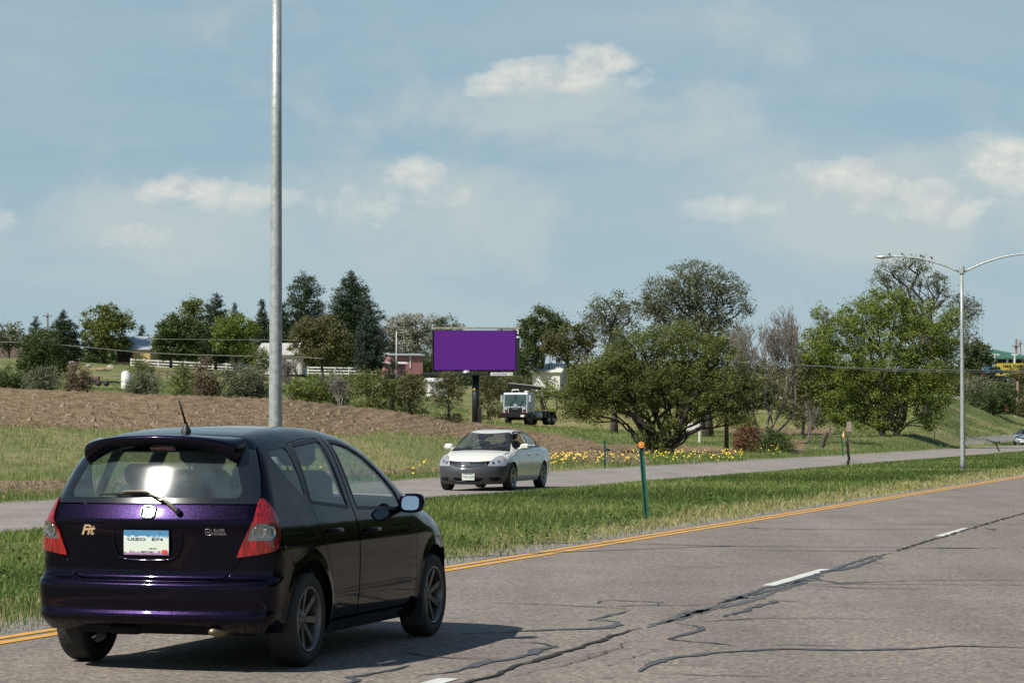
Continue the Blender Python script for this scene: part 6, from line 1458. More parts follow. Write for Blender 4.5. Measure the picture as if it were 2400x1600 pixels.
r_, w, he, k = bld('red_barn', 'red barn with white trim right of the blue spruce', 'barn', 917, 990, 862, 832, 829, 415, 4.0, REDW, METAL, R(18))
mb = MB(); mb.box((w * .60, -.04, he / 2), (.22, .06, he)); mb.build('trim', M_['white'], r_)
r_, w, he, k = bld('red_lean_to', 'small red lean-to with white roof edge below the red barn', 'shed', 900, 950, 872, 852, 849, 405, 2.4, REDW, mat('white_metal_roof', (.6, .6, .58), .5), R(12))
r_, w, he, k = bld('white_shed', 'white gabled shed between the billboard and the big tree', 'shed', 1247, 1312, 900, 872, 853, 330, 5, mat('white_siding', (.62, .61, .54), .6, var=.05), mat('white_roof', (.60, .60, .54), .6, var=.05), R(-14))
r_, w, he, k = bld('white_outbuilding', 'low white open outbuilding below the left end of the billboard', 'shed', 1008, 1050, 908, 893, 887, 300, 3, mat('white_boards', (.60, .60, .57), .6, var=.05), mat('white_tin_roof', (.62, .62, .60), .5), R(10))
mb = MB(); mb.box((w * .62, -.03, he * .35), (w * .6, .05, he * .75)); mb.build('bay_shade_panel', BAYSHADE, r_)  # bay opening is a dark slab, its inner shade put into the colour
# white rail fence
def rail_fence(name, label, px0, px1, f_top, Y, h, step, m, rails=3, w=.14, closed=False):
    a = at(px0, f_top(px0), Y); root = thing(name, label, 'fence', a - Vector((0, 0, h)), 0); n = int((at(px1, 850, Y).x - a.x) / step); k = F / Y
    P = []
    for i in range(n + 1):
        x = i * step; px = px0 + x * k; P.append(Vector((x, 0, at(px, f_top(px), Y).z - a.z + h)))
    for p in P: mb = MB(); mb.box((p.x, 0, p.z - h / 2 + .02), (w * 1.3, w, h + .2)); mb.build('post', m, root)
    for a_, b_ in zip(P, P[1:]):
        mb = MB()
        for r_ in range(rails):
            q = p0 = h * (.08 + .36 * r_); d = b_ - a_; mb.box((a_ + b_) / 2 - Vector((0, .09, q)), (d.length, .06, .22), ry=-math.atan2(d.z, d.x))
        mb.build('rails', m, root)
rail_fence('white_rail_fence', 'long white three-rail fence running in front of the farm buildings', 307, 905, lambda p: np.interp(p, [307, 577, 700, 905], [841, 854, 859, 862]), 425, 1.35, 2.3, M_['white'])
rail_fence('dark_rail_fence', 'short dark wooden corral fence in the yard left of the lamp pole', 372, 415, lambda p: 869, 330, 1.2, 1.1, M_['wood'], 2, .16)
rail_fence('pipe_fence', 'dark pipe fence behind the parked truck', 1270, 1345, lambda p: 927, 262, 1.4, 1.55, mat('dark_pipe', (.05, .05, .045), .6), 1, .12)
# tank, trailer, lumber, rocks, vehicle
p = at(296, 905, 250); mb = MB(); mb.lathe([(.0, 1.55), (.3, 1.5), (.5, 1.32), (.52, -.1), (.5, -.3)], 18); ob = mb.build('white_tank', mat('white_plastic', (.62, .62, .58), .5)); ob.location = p; tag(ob, 'upright white tank behind the bushes left of the fence', 'tank')
p = at(245, 905, 260); rt = thing('flatbed_trailer', 'dark flatbed trailer lying in the yard behind the dirt field', 'trailer', (p.x, p.y, p.z))
mb = MB(); mb.box((0, 0, .45), (2.6, 1.4, .16)); mb.box((1.8, 0, .40), (1.2, .12, .12)); mb.build('bed', M_['black'], rt)
for x in (-.5, .3): mb = MB(); mb.lathe([(0, -.12), (.3, -.12), (.3, .12), (0, .12)], 14, 0, Matrix.Translation((x, -.75, .28)), True, 'Y'); mb.build('wheel', M_['rubber'], rt)
mb = MB(); mb.box((-1.0, .2, .8), (.9, .8, .5), bev=.05); mb.build('crate', M_['wood'], rt)
p = at(235, 869, 330); rt = thing('lumber_pile', 'pile of pale split lumber lying on the yard grass', 'lumber pile', p)
for i in range(14): mb = MB(); mb.box((random.uniform(-1.2, 1.2), random.uniform(-.4, .4), .08 + .12 * (i % 4)), (random.uniform(1.0, 2.0), .22, .12), rz=random.uniform(-.3, .3)); mb.build('board', mat('pale_lumber', (.42, .32, .2), .8), rt)
for (px, py, s_, lb) in ((166, 851, .5, 'pale boulder on the yard grass nearest the dark bush'), (258, 860, .55, 'grey boulder on the yard grass by the lumber pile'), (208, 857, .4, 'small grey boulder between the pale boulder and the lumber')):
    p = at(px, py, 345); bm = bmesh.new(); bmesh.ops.create_icosphere(bm, subdivisions=2, radius=s_)
    for v in bm.verts: v.co *= 1 + .35 * mnoise.noise(v.co * 2.2 + Vector((px, 0, 0))); v.co.z *= .6
    me = bpy.data.meshes.new('boulder'); bm.to_mesh(me); bm.free(); me.materials.append(mat('boulder_stone', (.35, .32, .28), .9, var=.25)); ob = link('boulder', me); ob.location = p; tag(ob, lb, 'boulder', 'boulders in the yard')
p = at(903, 846, 430); rt = thing('parked_suv', 'white parked vehicle with dark windows left of the red barn', 'car', p - Vector((0, 0, .1)))
mb = MB(); mb.box((0, 0, .62), (2.0, 4.2, .6), bev=.12); mb.prism([(-.85, .9), (.85, .9), (.7, 1.5), (-.7, 1.5)], -1.9, 1.2, 'XZ'); mb.build('body', M_['white'], rt)
for x in (-.42, .42): mb = MB(); mb.box((x, -1.92, 1.2), (.6, .03, .35)); mb.build('window', GLB, rt)
for x in (-.75, .75): mb = MB(); mb.lathe([(0, -.12), (.33, -.12), (.33, .12), (0, .12)], 14, 0, Matrix.Translation((x, -1.5, .33)), True, 'Y'); mb.build('wheel', M_['rubber'], rt)
# slim poles
def pole(px, py0, py1, Y, r, m, label, arms=(), name='utility_pole'):
    b = at(px, py0, Y); z = float(terr(b.x, b.y)); root = thing(name, label, 'pole', (b.x, b.y, z)); h = at(px, py1, Y).z - z
    mb = MB(); mb.tube([(0, 0, -.3), (0, 0, h)], [r, r * .75], 10); mb.build('pole_shaft', m, root)
    for (dz, w, t) in arms: mb = MB(); mb.box((0, -r, h - dz), (w, t, t)); mb.build('crossarm', m, root)
pole(111, 830, 734, 440, .22, M_['wood'], 'dark wooden utility pole with short crossarm behind the pines at the left', ((.5, 1.6, .15),))
pole(929, 868, 776, 395, .11, mat('white_pole_paint', (.5, .5, .48), .5), 'slim white flagpole in front of the red barn', name='flagpole')
pole(2382, 860, 795, 430, .26, M_['wood'], 'dark wooden utility pole carrying a transformer behind the yellow sign', ((1.2, 1.3, .2),))
pole(2392, 860, 797, 450, .14, M_['wood'], 'thinner wooden utility pole at the right edge behind the yellow sign', ((.6, .8, .15),))
pole(2386, 1003, 893, 330, .22, M_['wood'], 'weathered wooden pole with white painted foot near the silver car', ())
for (px, y0, y1, lb) in ((2378, 1004, 976, 'white wooden post with short cap standing left of its twin near the silver car'), (2386, 1003, 988, 'short white post right beside the weathered pole near the silver car')):
    b = at(px, y0, 325); z = float(terr(b.x, b.y)); h = at(px, y1, 325).z - z; mb = MB(); mb.box((0, 0, h / 2), (.17, .14, h)); 
    if px == 2378: mb.box((0, 0, h), (.42, .2, .12))
    ob = mb.build('white_post', M_['white']); ob.location = (b.x, b.y, z); tag(ob, lb, 'post')
# stop sign (octagon, red)
b = at(2363, 998, 330); z = float(terr(b.x, b.y)); root = thing('stop_sign', 'small red octagonal stop sign on a thin post on the right bank', 'stop sign', (b.x, b.y, z)); h = at(2363, 955, 330).z - z
mb = MB(); mb.box((-.05, 0, h / 2), (.07, .05, h)); mb.build('post', M_['galv'], root)
mb = MB(); mb.prism([(math.cos(a + math.pi / 8) * .38, math.sin(a + math.pi / 8) * .38 + h - .35) for a in np.linspace(0, 2 * math.pi, 9)[:-1]], -.07, -.05, 'XZ'); pn = mb.build('sign_panel', mat('stop_red', (.55, .05, .04), .5), root)
text('sign_text', 'STOP', .27, M_['white'], pn, Matrix.Translation((0, -.075, h - .35)) @ Matrix.Rotation(math.pi / 2, 4, 'X'), extrude=.002, bold=.004)
# green roofed canopy, yellow sign, kiosks
Y = 420; a = at(2322, 866, Y); root = thing('green_roof_canopy', 'low canopy building with a dark green hipped roof on the right skyline', 'building', a); k = F / Y; X = lambda px: at(px, 850, Y).x - a.x; Zp = lambda py: at(2322, py, Y).z - a.z
mb = MB(); x0, x1, xm0, xm1, ze, zr = X(2318), X(2430), X(2336), X(2342), Zp(838), Zp(818)
mb.add([(x0, 0, ze), (x1, 0, ze), (xm1, 3.2, zr), (xm0, 3.2, zr), (x0, 7, ze), (x1, 7, ze), (x0, 0, ze - .25), (x1, 0, ze - .25), (x0, 7, ze - .25), (x1, 7, ze - .25)], [(0, 1, 2, 3), (3, 2, 5, 4), (1, 5, 2), (0, 3, 4), (0, 6, 7, 1), (6, 8, 9, 7), (0, 4, 8, 6), (1, 7, 9, 5), (4, 5, 9, 8)]); mb.build('roof', mat('green_metal_roof', (.045, .12, .085), .5, var=.1), root)
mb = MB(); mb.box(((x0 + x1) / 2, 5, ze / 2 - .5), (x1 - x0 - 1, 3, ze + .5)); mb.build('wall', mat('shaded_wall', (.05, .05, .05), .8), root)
for px in (2330, 2362, 2378): mb = MB(); mb.box((X(px), .6, ze / 2 - .4), (.35, .35, ze + .6)); mb.build('column', M_['white'], root)
for px, lb, pw in ((2331, 'white T-shaped light standard left of the yellow sign', 1.5), (2378, 'white light standard with cap above the yellow sign', .9)):
    p = at(px, 875, 405); h = at(px, 831, 405).z - p.z; rt = thing('light_standard', lb, 'lamp post', p); mb = MB(); mb.box((0, 0, h / 2), (.22, .22, h)); mb.build('post', M_['white'], rt); mb = MB(); mb.box((0, 0, h), (pw, .3, .22)); mb.build('lamp_bar', M_['white'], rt)
p0 = at(2335, 887, 400); rt = thing('yellow_sign', 'large yellow hail damage repair banner sign with black lettering at the right edge', 'sign', p0); k = F / 400; w = 68 / k * 1.35; h = 36 / k
mb = MB(); mb.box((w / 2, 0, h / 2), (w, .12, h)); pn = mb.build('sign_panel', mat('yellow_sign_paint', (.50, .40, .05), .5, var=.04), rt); T = Matrix.Rotation(math.pi / 2, 4, 'X'); ink = mat('black_ink', (.015, .015, .02), .5)
text('sign_text', 'HAIL DAMAGE', .66, ink, pn, Matrix.Translation((w * .52, -.08, h * .80)) @ T, extrude=.01, bold=.02)
text('sign_text', 'PAINTLESS REPAIR', .30, mat('orange_ink', (.5, .2, .03), .5), pn, Matrix.Translation((w * .42, -.08, h * .56)) @ T, extrude=.01)
mb = MB()
mb.prism([(.9, h * .42), (1.4, h * .50), (2.4, h * .50), (2.9, h * .40), (2.7, h * .36), (1.1, h * .36)], -.09, -.065, 'XZ'); mb.build('sign_emblem', ink, pn)
text('sign_text', 'FREE ESTIMATES', .24, ink, pn, Matrix.Translation((w * .36, -.08, h * .22)) @ T, extrude=.01, bold=.006); text('sign_text', 'MON-SAT', .22, ink, pn, Matrix.Translation((w * .30, -.08, h * .08)) @ T, extrude=.01, bold=.006)
for x in (.2, w - .3): mb = MB(); mb.box((x, .12, -.6), (.15, .15, 2.2)); mb.build('post', M_['wood'], rt)
for (px, py, c_, lb) in ((2326, 872, (.02, .10, .16), 'blue parked car half hidden left of the yellow sign'), (2312, 885, (.14, .03, .03), 'dark red parked car among bushes left of the yellow sign'), (2350, 893, (.5, .5, .5), 'silver parked car under the yellow sign')):
    p = at(px, py + 6, 395); rt = thing('parked_car', lb, 'car', p, .6, 'parked cars by the yellow sign'); mb = MB(); mb.box((0, 0, .5), (1.7, 3.9, .5), bev=.15); mb.prism([(-.75, .72), (.75, .72), (.6, 1.25), (-.6, 1.25)], -1.1, 1.1, 'XZ'); mb.build('body', mat('car_body', c_, .35, coat=.5), rt); mb = MB(); mb.box((0, -1.1, .98), (1.2, .04, .35)); mb.build('window', GLB, rt)
    for x in (-.72, .72):
        for yy in (-1.2, 1.2): mb = MB(); mb.lathe([(0, -.1), (.3, -.1), (.3, .1), (0, .1)], 12, 0, Matrix.Translation((x, yy, .3)) @ Matrix.Rotation(math.pi / 2, 4, 'Z'), True, 'Y'); mb.build('wheel', M_['rubber'], rt)
# overhead cables
CAB_ = mat('cable', (.34, .33, .30), .6, var=.1)
def cable(pts, label, r=.05):
    P = [at(px, py, Y) for px, py, Y in pts]; mb = MB(); Q = []
    for a, b in zip(P, P[1:]): Q += [a.lerp(b, i / 10) for i in range(10)]
    Q.append(P[-1]); mb.tube(Q, r, 6); ob = mb.build('overhead_cable', CAB_); tag(ob, label, 'cable', 'overhead cables')
cable([(-60, 798, 230), (0, 801, 231), (60, 803, 232)] + [(155, 809, 234), (330, 826, 237), (440, 831, 239), (560, 834, 241), (680, 836, 243), (760, 840, 244)], 'thicker pale cable sagging low across the left background', .036)
cable([(360, 794, 250), (500, 796, 252), (640, 796, 254), (700, 797, 255)], 'thin pale cable above the thicker one left of the lamp pole', .022)
cable([(1700, 845, 128), (1735, 849, 130), (1900, 857, 138), (2100, 865, 150), (2400, 869, 170), (2600, 870, 180)], 'pale cable crossing in front of the right-hand trees', .026)
cable([(1950, 861, 146), (2100, 869.5, 153), (2400, 874, 172), (2600, 875, 182)], 'thin second cable just below the one before the right-hand trees', .014)
# ================================================================== TREES AND SHRUBS
def limb_path(a, b, wob, n=7):
    L_ = (b - a).length; up = Vector((0, 0, L_ * .12)); P = []
    for i in range(n + 1):
        t = i / n; p = a.lerp(b, t) + up * math.sin(math.pi * t) * .8
        if 0 < i < n: p = p + Vector((random.gauss(0, 1), random.gauss(0, 1), random.gauss(0, .6))) * wob * L_
        P.append(p)
    return P
def leaf_quads(C, size, flat=1.0, elong=1.6, tint=None, updir=None):
    n = len(C); d = rng.normal(size=(n, 3)); d[:, 2] *= flat
    if updir is not None: d = d + updir
    d /= np.linalg.norm(d, axis=1)[:, None]; e = rng.normal(size=(n, 3)); s = np.cross(d, e); s /= np.linalg.norm(s, axis=1)[:, None]
    L_ = size * rng.uniform(.6, 1.35, n); d = d * L_[:, None] * .5; s = s * (L_ / elong * .5)[:, None]
    V = np.stack([C - d, C + s * .9 - d * .1, C + d, C - s * .9 - d * .1], 1)
    return V.reshape(-1, 3), np.arange(n * 4).reshape(n, 4)
LM = dict(
 green=leafmat('leaves_green', (.045, .070, .016), (.215, .240, .065), .3), olive=leafmat('leaves_olive', (.065, .070, .024), (.20, .195, .08), .3),
 bright=leafmat('leaves_fresh_green', (.055, .095, .016), (.27, .32, .065), .3), dark=leafmat('leaves_dark', (.026, .048, .016), (.110, .145, .045), .3),
 pine=leafmat('needles_dark', (.010, .026, .009), (.050, .085, .030), .1), spruce=leafmat('needles_blue', (.020, .040, .028), (.078, .110, .080), .1),
 silver=leafmat('leaves_silver', (.17, .175, .13), (.42, .41, .32), .25), grey=leafmat('leaves_grey_green', (.085, .105, .055), (.25, .265, .165), .3),
 brown=leafmat('leaves_brown', (.085, .065, .038), (.25, .195, .13), .25), rust=leafmat('leaves_rust', (.085, .045, .024), (.23, .12, .065), .25))
def tree(name, label, cat, base_px, Y, lobes, lm, leaf=.22, dens=1.0, clump=.5, per=46, bark=None, trunk_r=.25, fork=.3, group=None, gap=1.0, twigs=0.0, droop=0.0, seed=1, zb=None, hollow=.45, depth=.8, limbs=True, tintb=0.0, trunks=1):
    """lobes: (px, py, rx px, ry px[, extra depth m]) measured at the tree's own distance; every lobe is a solid cluster of leaf clumps"""
    global rng; rs = rng; rng = np.random.default_rng(seed); random.seed(seed)
    leaf *= .76; per = int(per * 1.5)
    k = F / Y; b = at(base_px, 1000, Y); z = float(terr(b.x, b.y)) if zb is None else zb; root = thing(name, label, cat, (b.x, b.y, z), 0, group)
    Lb = []
    for l in lobes:
        c = at(l[0], l[1], Y); dy = l[4] if len(l) > 4 else random.uniform(-.25, .25) * l[2] / k
        Lb.append((Vector((c.x - b.x, dy, c.z - z)), l[2] / k * 1.08, l[3] / k * 1.08))
    CC = []; TT = []; ctr = []
    for (c, rx, rz) in Lb:
        ry = min(rx, max(rz * 1.2, rx * .6)) * depth / .8
        n = max(6, int(dens * 3.3 * (rx * rz * (1 + ry / rx)) / clump ** 2))
        d = rng.normal(size=(n, 3)); d /= np.linalg.norm(d, axis=1)[:, None]; r = hollow + (1 - hollow) * rng.random(n) ** .55
        r = r * (1 + .22 * (fbm(d[:, 0] * 3 + 9 * c.x, d[:, 2] * 3 + d[:, 1] * 2, 1.0, 2, seed) - .5) * 2)
        p = d * r[:, None] * np.array([rx, ry, rz]) + np.array(c); keep = (d[:, 2] > -.75) | (rng.random(n) < .5); p = p[keep]
        ctr.append(p)
    P = np.concatenate(ctr); n = len(P); ct = rng.random(n)
    m = per; idx = np.repeat(np.arange(n), m)
    cs = clump * rng.uniform(.45, 1.15, n)
    off = rng.normal(size=(n * m, 3)) * np.array([.55, .55, .42]) * cs[idx][:, None]; off[:, 2] -= droop * np.abs(off[:, 0]) * 1.2
    C = P[idx] + off; keep = rng.random(len(C)) < gap; C = C[keep]; idx = idx[keep]; C[:, 2] = np.maximum(C[:, 2], .03)
    V, Fq = leaf_quads(C, leaf, .8)
    tint = np.clip(.15 + .45 * ct[idx] + .4 * rng.random(len(C)) + tintb, 0, 1)
    np_mesh('crown', V, Fq, LM[lm], root, np.repeat(tint, 4))
    bk = bark or M_['bark']; mb = MB(); zmin = min(c.z - rz for c, rx, rz in Lb); ztop = max(c.z for c, rx, rz in Lb)
    for tk in range(trunks):
        ox = (tk - (trunks - 1) / 2) * trunk_r * 2.6; fk = Vector((ox * 1.6, 0, max(.5, zmin + (ztop - zmin) * fork)))
        P0 = limb_path(Vector((ox, 0, -.3)), fk, .03, 5); mb.tube(P0, [trunk_r * (1.45 if i == 0 else 1.12 - .12 * i) for i in range(6)], 10)
        if limbs:
            for li, (c, rx, rz) in enumerate(Lb):
                if li % trunks != tk: continue
                t0 = P0[random.choice((3, 4, 5))]; q = limb_path(t0, c, .05); r0 = trunk_r * (random.uniform(.45, .6) if li < 3 * trunks else random.uniform(.16, .30)); mb.tube(q, [r0 * (1 - .8 * i / 7) + .02 for i in range(8)], 7)
                for j in range(3 + int(twigs)):
                    s_ = q[random.choice((3, 4, 5, 6, 7))]; d = Vector((random.gauss(0, 1), random.gauss(0, 1), random.gauss(.3, .7))).normalized(); e = c + Vector((d.x * rx, d.y * rx * .8, d.z * rz)) * random.uniform(.6, 1.0)
                    w = limb_path(s_, e, .06, 5); rr = r0 * .32; mb.tube(w, [rr * (1 - .85 * i / 5) + .012 for i in range(6)], 5)
                    if twigs:
                        for _ in range(3): s2 = w[random.choice((2, 3, 4, 5))]; mb.tube(limb_path(s2, s2 + Vector((random.gauss(0, 1), random.gauss(0, 1), random.gauss(.2, .8))).normalized() * rx * .45, .08, 4), [.028, .024, .02, .014, .008], 4)
    mb.build('trunk', bk, root, recalc=False)
    rng = rs; return root
def pine(name, label, base_px, Y, py_top, py_bot, half_px, lm='pine', prof=None, seed=1, dens=1.0, group=None, trunk_r=.25, tuft=.5, leaf=.34, open_=0.0, zb=None):
    global rng; rs = rng; rng = np.random.default_rng(seed); random.seed(seed)
    k = F / Y; b = at(base_px, 1000, Y); z = float(terr(b.x, b.y)) if zb is None else zb; root = thing(name, label, 'tree', (b.x, b.y, z), 0, group)
    z1 = at(base_px, py_top, Y).z - z; z0 = max(.2, at(base_px, py_bot, Y).z - z); Rm = half_px / k * 1.12
    pf = prof or [(0, .85), (.15, 1), (.5, .72), (.8, .38), (.95, .14), (1, .02)]
    C = []; T = []; U = []; mb = MB(); mb.tube([(0, 0, -.3), (0, 0, z1 * .6), (.05, 0, z1 * .98)], [trunk_r, trunk_r * .6, .03], 8)
    nl = int((z1 - z0) / (.52 / dens ** .5)) + 3
    for i in range(nl):
        u = i / (nl - 1); rz = np.interp(u, [p[0] for p in pf], [p[1] for p in pf]) * Rm; nb = max(3, int((4 + 7 * (1 - u)) * dens * (1 if rz > .6 else .6)))
        a0 = random.uniform(0, 6.28)
        for j in range(nb):
            if random.random() < open_: continue
            a = a0 + 6.283 * j / nb + random.gauss(0, .25); rr = max(.15, rz * random.uniform(.72, 1.15)); zz = z0 + (z1 - z0) * u + random.gauss(0, .2)
            tip = Vector((math.cos(a) * rr, math.sin(a) * rr, zz + rr * (.05 + .25 * u) - rr * .12)); root_ = Vector((0, 0, zz - rr * .08))
            if rr > .8: mb.tube([root_, root_.lerp(tip, .5) - Vector((0, 0, rr * .05)), tip], [.06, .04, .015], 4)
            nt = max(2, int(rr / (tuft * .5)))
            for q in range(nt):
                t = .25 + .75 * (q + random.random() * .8) / nt; p = root_.lerp(tip, min(t, 1)); sp = rr * .16 * (1.3 - t)
                p = p + Vector((random.gauss(0, sp), random.gauss(0, sp), random.gauss(0, .06)))
                ct = random.random(); m = 17
                for _ in range(m): C.append(p + Vector((random.gauss(0, 1), random.gauss(0, 1), random.gauss(.25, .75))) * tuft * .42); T.append(.15 + .4 * ct + .4 * random.random()); U.append((math.cos(a) * .9, math.sin(a) * .9, .9))
    V, Fq = leaf_quads(np.array(C), leaf, 1, 3.2, updir=np.array(U)); np_mesh('crown', V, Fq, LM[lm], root, np.repeat(np.array(T), 4))
    mb.build('trunk', M_['bark'], root, recalc=False); rng = rs; return root
def bare_tree(label, base_px, Y, py_top, half_px, seed, bark, group=None, levels=5, zb=None, name='bare_tree', n0=3, r0=.16):
    random.seed(seed); k = F / Y; b = at(base_px, 1000, Y); z = float(terr(b.x, b.y)) if zb is None else zb; Ht = at(base_px, py_top, Y).z - z; root = thing(name, label, 'tree', (b.x, b.y, z), 0, group); mb = MB(); Wm = half_px / k
    def grow(p, d, L_, r, lv):
        q = [p]; dd = d.copy()
        for i in range(4): dd = (dd + Vector((random.gauss(0, .13), random.gauss(0, .13), random.gauss(.07, .06)))).normalized(); q.append(q[-1] + dd * L_ / 4)
        mb.tube(q, [r * (1 - .45 * i / 4) for i in range(5)], 6 if lv < 2 else 4)
        if lv >= levels: return
        for j in range(3 if lv < 2 else random.choice((2, 3, 3))):
            a = random.uniform(0, 6.28); sp = random.uniform(.25, .62); side = Vector((math.cos(a), math.sin(a), 0)); nd = (dd + side * sp + Vector((0, 0, .12))).normalized()
            s_ = q[random.choice((2, 3, 4, 4))]
            if abs(s_.x) > Wm and nd.x * s_.x > 0: nd.x *= -.3; nd.normalize()
            grow(s_, nd, L_ * random.uniform(.58, .80), max(r * .55, .012), lv + 1)
    for i in range(n0): grow(Vector((0, 0, -.1)), Vector((random.uniform(-.28, .28) + (i - (n0 - 1) / 2) * .22, random.uniform(-.25, .25), 1)).normalized(), Ht * .36, r0, 0)
    zz = max(v[2] for v in mb.v); f = Ht / zz; mb.v = [(x, y, max(z_ * f, -.1)) for x, y, z_ in mb.v]
    mb.build('trunk', bark, root, recalc=False); return root

# ---- left background (about 430 m away on the rise)
FR = 'farmyard trees on the left skyline'
tree('silver_tree', 'pale grey-green round tree at the very left edge of the skyline', 'tree', 20, 430, [(18, 785, 34, 30), (38, 795, 24, 26), (0, 800, 30, 26)], 'grey', .5, .8, 1.0, 40, group=FR, seed=11, gap=.8)
pine('conifer', 'dark conifer just left of the far utility pole', 82, 435, 748, 838, 30, seed=12, group=FR, dens=.8)
pine('conifer', 'broad dark pine just right of the far utility pole', 146, 425, 733, 838, 44, seed=13, group=FR, prof=[(0, .9), (.3, 1), (.6, .75), (.85, .38), (1, .05)])
tree('broadleaf_tree', 'dusky olive tree mass below the pines near the left edge', 'tree', 105, 225, [(100, 812, 42, 40), (80, 838, 34, 30), (125, 840, 34, 32), (104, 862, 50, 24), (60, 850, 22, 26)], 'dark', .26, 1.0, .6, 50, group=FR, seed=14, tintb=.15)
tree('broadleaf_tree', 'round open green tree left of the silver-roofed barn', 'tree', 245, 430, [(228, 745, 34, 26), (268, 742, 32, 26), (222, 780, 32, 32), (262, 780, 36, 34), (294, 765, 18, 14), (240, 812, 46, 20), (280, 812, 28, 18)], 'green', .5, .95, 1.0, 46, group=FR, seed=15)
pine('conifer', 'tiny pine top peeking over the ridge of the silver barn', 331, 450, 768, 815, 12, seed=16, group=FR)
tree('broadleaf_tree', 'broad dark green tree right beside the silver-roofed barn', 'tree', 400, 410, [(388, 790, 30, 30), (410, 770, 34, 34), (440, 785, 34, 40), (405, 820, 40, 26), (440, 825, 40, 24), (385, 815, 20, 22)], 'dark', .5, 1.1, 1.0, 50, group=FR, seed=17, tintb=.1)
tree('broadleaf_tree', 'light green leafy tree top behind the broad dark tree', 'tree', 450, 440, [(440, 722, 20, 18), (465, 720, 20, 20), (430, 750, 26, 22), (462, 752, 26, 26), (450, 790, 34, 30)], 'green', .5, .8, 1.0, 44, group=FR, seed=18, tintb=.12)
pine('conifer', 'tall dark conifer behind the round olive-green tree', 505, 420, 694, 845, 32, seed=19, group=FR, prof=[(0, .8), (.3, 1), (.6, .95), (.8, .72), (.92, .42), (1, .12)])
pine('spruce_tree', 'small blue spruce top above the round olive-green tree', 549, 440, 717, 820, 24, 'spruce', seed=20, group=FR)
tree('broadleaf_tree', 'round olive-green tree left of the tall lamp pole', 'tree', 560, 400, [(535, 770, 32, 28), (570, 765, 34, 28), (586, 782, 20, 24), (545, 802, 40, 26), (566, 812, 30, 20), (520, 795, 22, 24)], 'bright', .42, 1.0, .9, 50, group=FR, seed=21, tintb=-.12)
pine('conifer', 'narrow ragged pine just left of the tall lamp pole', 613, 415, 706, 806, 24, seed=22, group=FR, open_=.2)
pine('conifer', 'dark conifer standing just behind the tall lamp pole', 662, 425, 716, 850, 30, seed=23, group=FR)
pine('pine_tree', 'tall open-crowned pine right of the lamp pole', 712, 430, 642, 850, 56, seed=24, group=FR, prof=[(0, .5), (.25, .95), (.5, 1), (.7, .8), (.85, .62), (.95, .38), (1, .10)], open_=.18, tuft=.75, leaf=.42, dens=.9)
pine('pine_tree', 'largest dark pyramid-shaped pine on the left skyline', 822, 430, 643, 855, 74, seed=25, group=FR, prof=[(0, .8), (.12, .98), (.35, 1), (.6, .76), (.8, .48), (.93, .22), (1, .04)], tuft=.75, leaf=.42, dens=1.15, trunk_r=.35)
pine('spruce_tree', 'blue-green spruce in front of the largest pine', 863, 400, 712, 862, 36, 'spruce', seed=26, group=FR, dens=1.1)
tree('broadleaf_tree', 'bushy brownish green tree in front of the two tall pines', 'tree', 755, 386, [(728, 772, 36, 30), (765, 775, 34, 30), (706, 800, 28, 30), (750, 815, 40, 30), (795, 805, 32, 32), (725, 835, 36, 20), (790, 840, 36, 18), (815, 820, 14, 20)], 'olive', .42, 1.1, .85, 50, group=FR, seed=27)
tree('silver_tree', 'large pale silvery tree behind the red barn', 'tree', 950, 430, [(942, 765, 32, 30), (975, 770, 30, 32), (915, 790, 26, 28), (950, 800, 38, 28), (990, 805, 26, 28), (910, 815, 20, 18)], 'silver', .45, 1.0, .95, 48, group=FR, seed=28, gap=.85)
tree('silver_tree', 'smaller pale grey-green tree behind the top of the billboard', 'tree', 1040, 440, [(1022, 768, 22, 24), (1048, 762, 24, 22), (1068, 780, 20, 20), (1035, 800, 36, 26)], 'grey', .45, .9, .95, 44, group=FR, seed=29, gap=.8, tintb=.1)
tree('broadleaf_tree', 'dark round tree right behind the billboard', 'tree', 1275, 330, [(1262, 748, 32, 26), (1296, 760, 28, 28), (1240, 780, 26, 34), (1275, 800, 44, 34), (1305, 790, 24, 28), (1240, 840, 34, 36), (1215, 850, 18, 36)], 'dark', .36, 1.1, .8, 50, group='trees behind the billboard and the truck', seed=30, tintb=.12)
tree('broadleaf_tree', 'reddish green bushy tree over the white gabled shed', 'tree', 1330, 300, [(1300, 800, 34, 26), (1335, 785, 34, 24), (1370, 790, 28, 28), (1310, 825, 36, 22), (1355, 825, 38, 26)], 'olive', .32, .95, .7, 46, group='trees behind the billboard and the truck', seed=31, tintb=-.18)
# ---- shrub belt behind the dirt field
SB = 'shrubs in the belt behind the dirt field'
def shrub(label, px, Y, lobes, lm, seed, **k):
    k.setdefault('leaf', .15); k.setdefault('clump', .36); k.setdefault('per', 40); k.setdefault('trunk_r', .06); k.setdefault('fork', .1); k.setdefault('gap', .8); k.setdefault('hollow', .25)
    b_ = at(px, 900, Y); z_ = float(terr(b_.x, b_.y)); gy = 1002 - (z_ - H) * F / Y; x0_ = min(l[0] - l[2] for l in lobes); x1_ = max(l[0] + l[2] for l in lobes)
    lobes = list(lobes) + [((x0_ * 2 + x1_) / 3, gy - 13, (x1_ - x0_) * .30, 15), ((x0_ + x1_ * 2) / 3, gy - 13, (x1_ - x0_) * .30, 15)]
    return tree('shrub', label, 'shrub', px, Y, lobes, lm, group=SB, seed=seed, **k)
shrub('dark green shrub at the left edge above the dirt', 25, 170, [(20, 885, 32, 30), (50, 895, 26, 22), (-5, 895, 28, 26)], 'dark', 41, tintb=.2)
shrub('broad grey-olive shrub below the dusky tree mass', 100, 165, [(85, 890, 30, 28), (118, 892, 30, 26), (100, 875, 24, 20)], 'grey', 42, tintb=-.15)
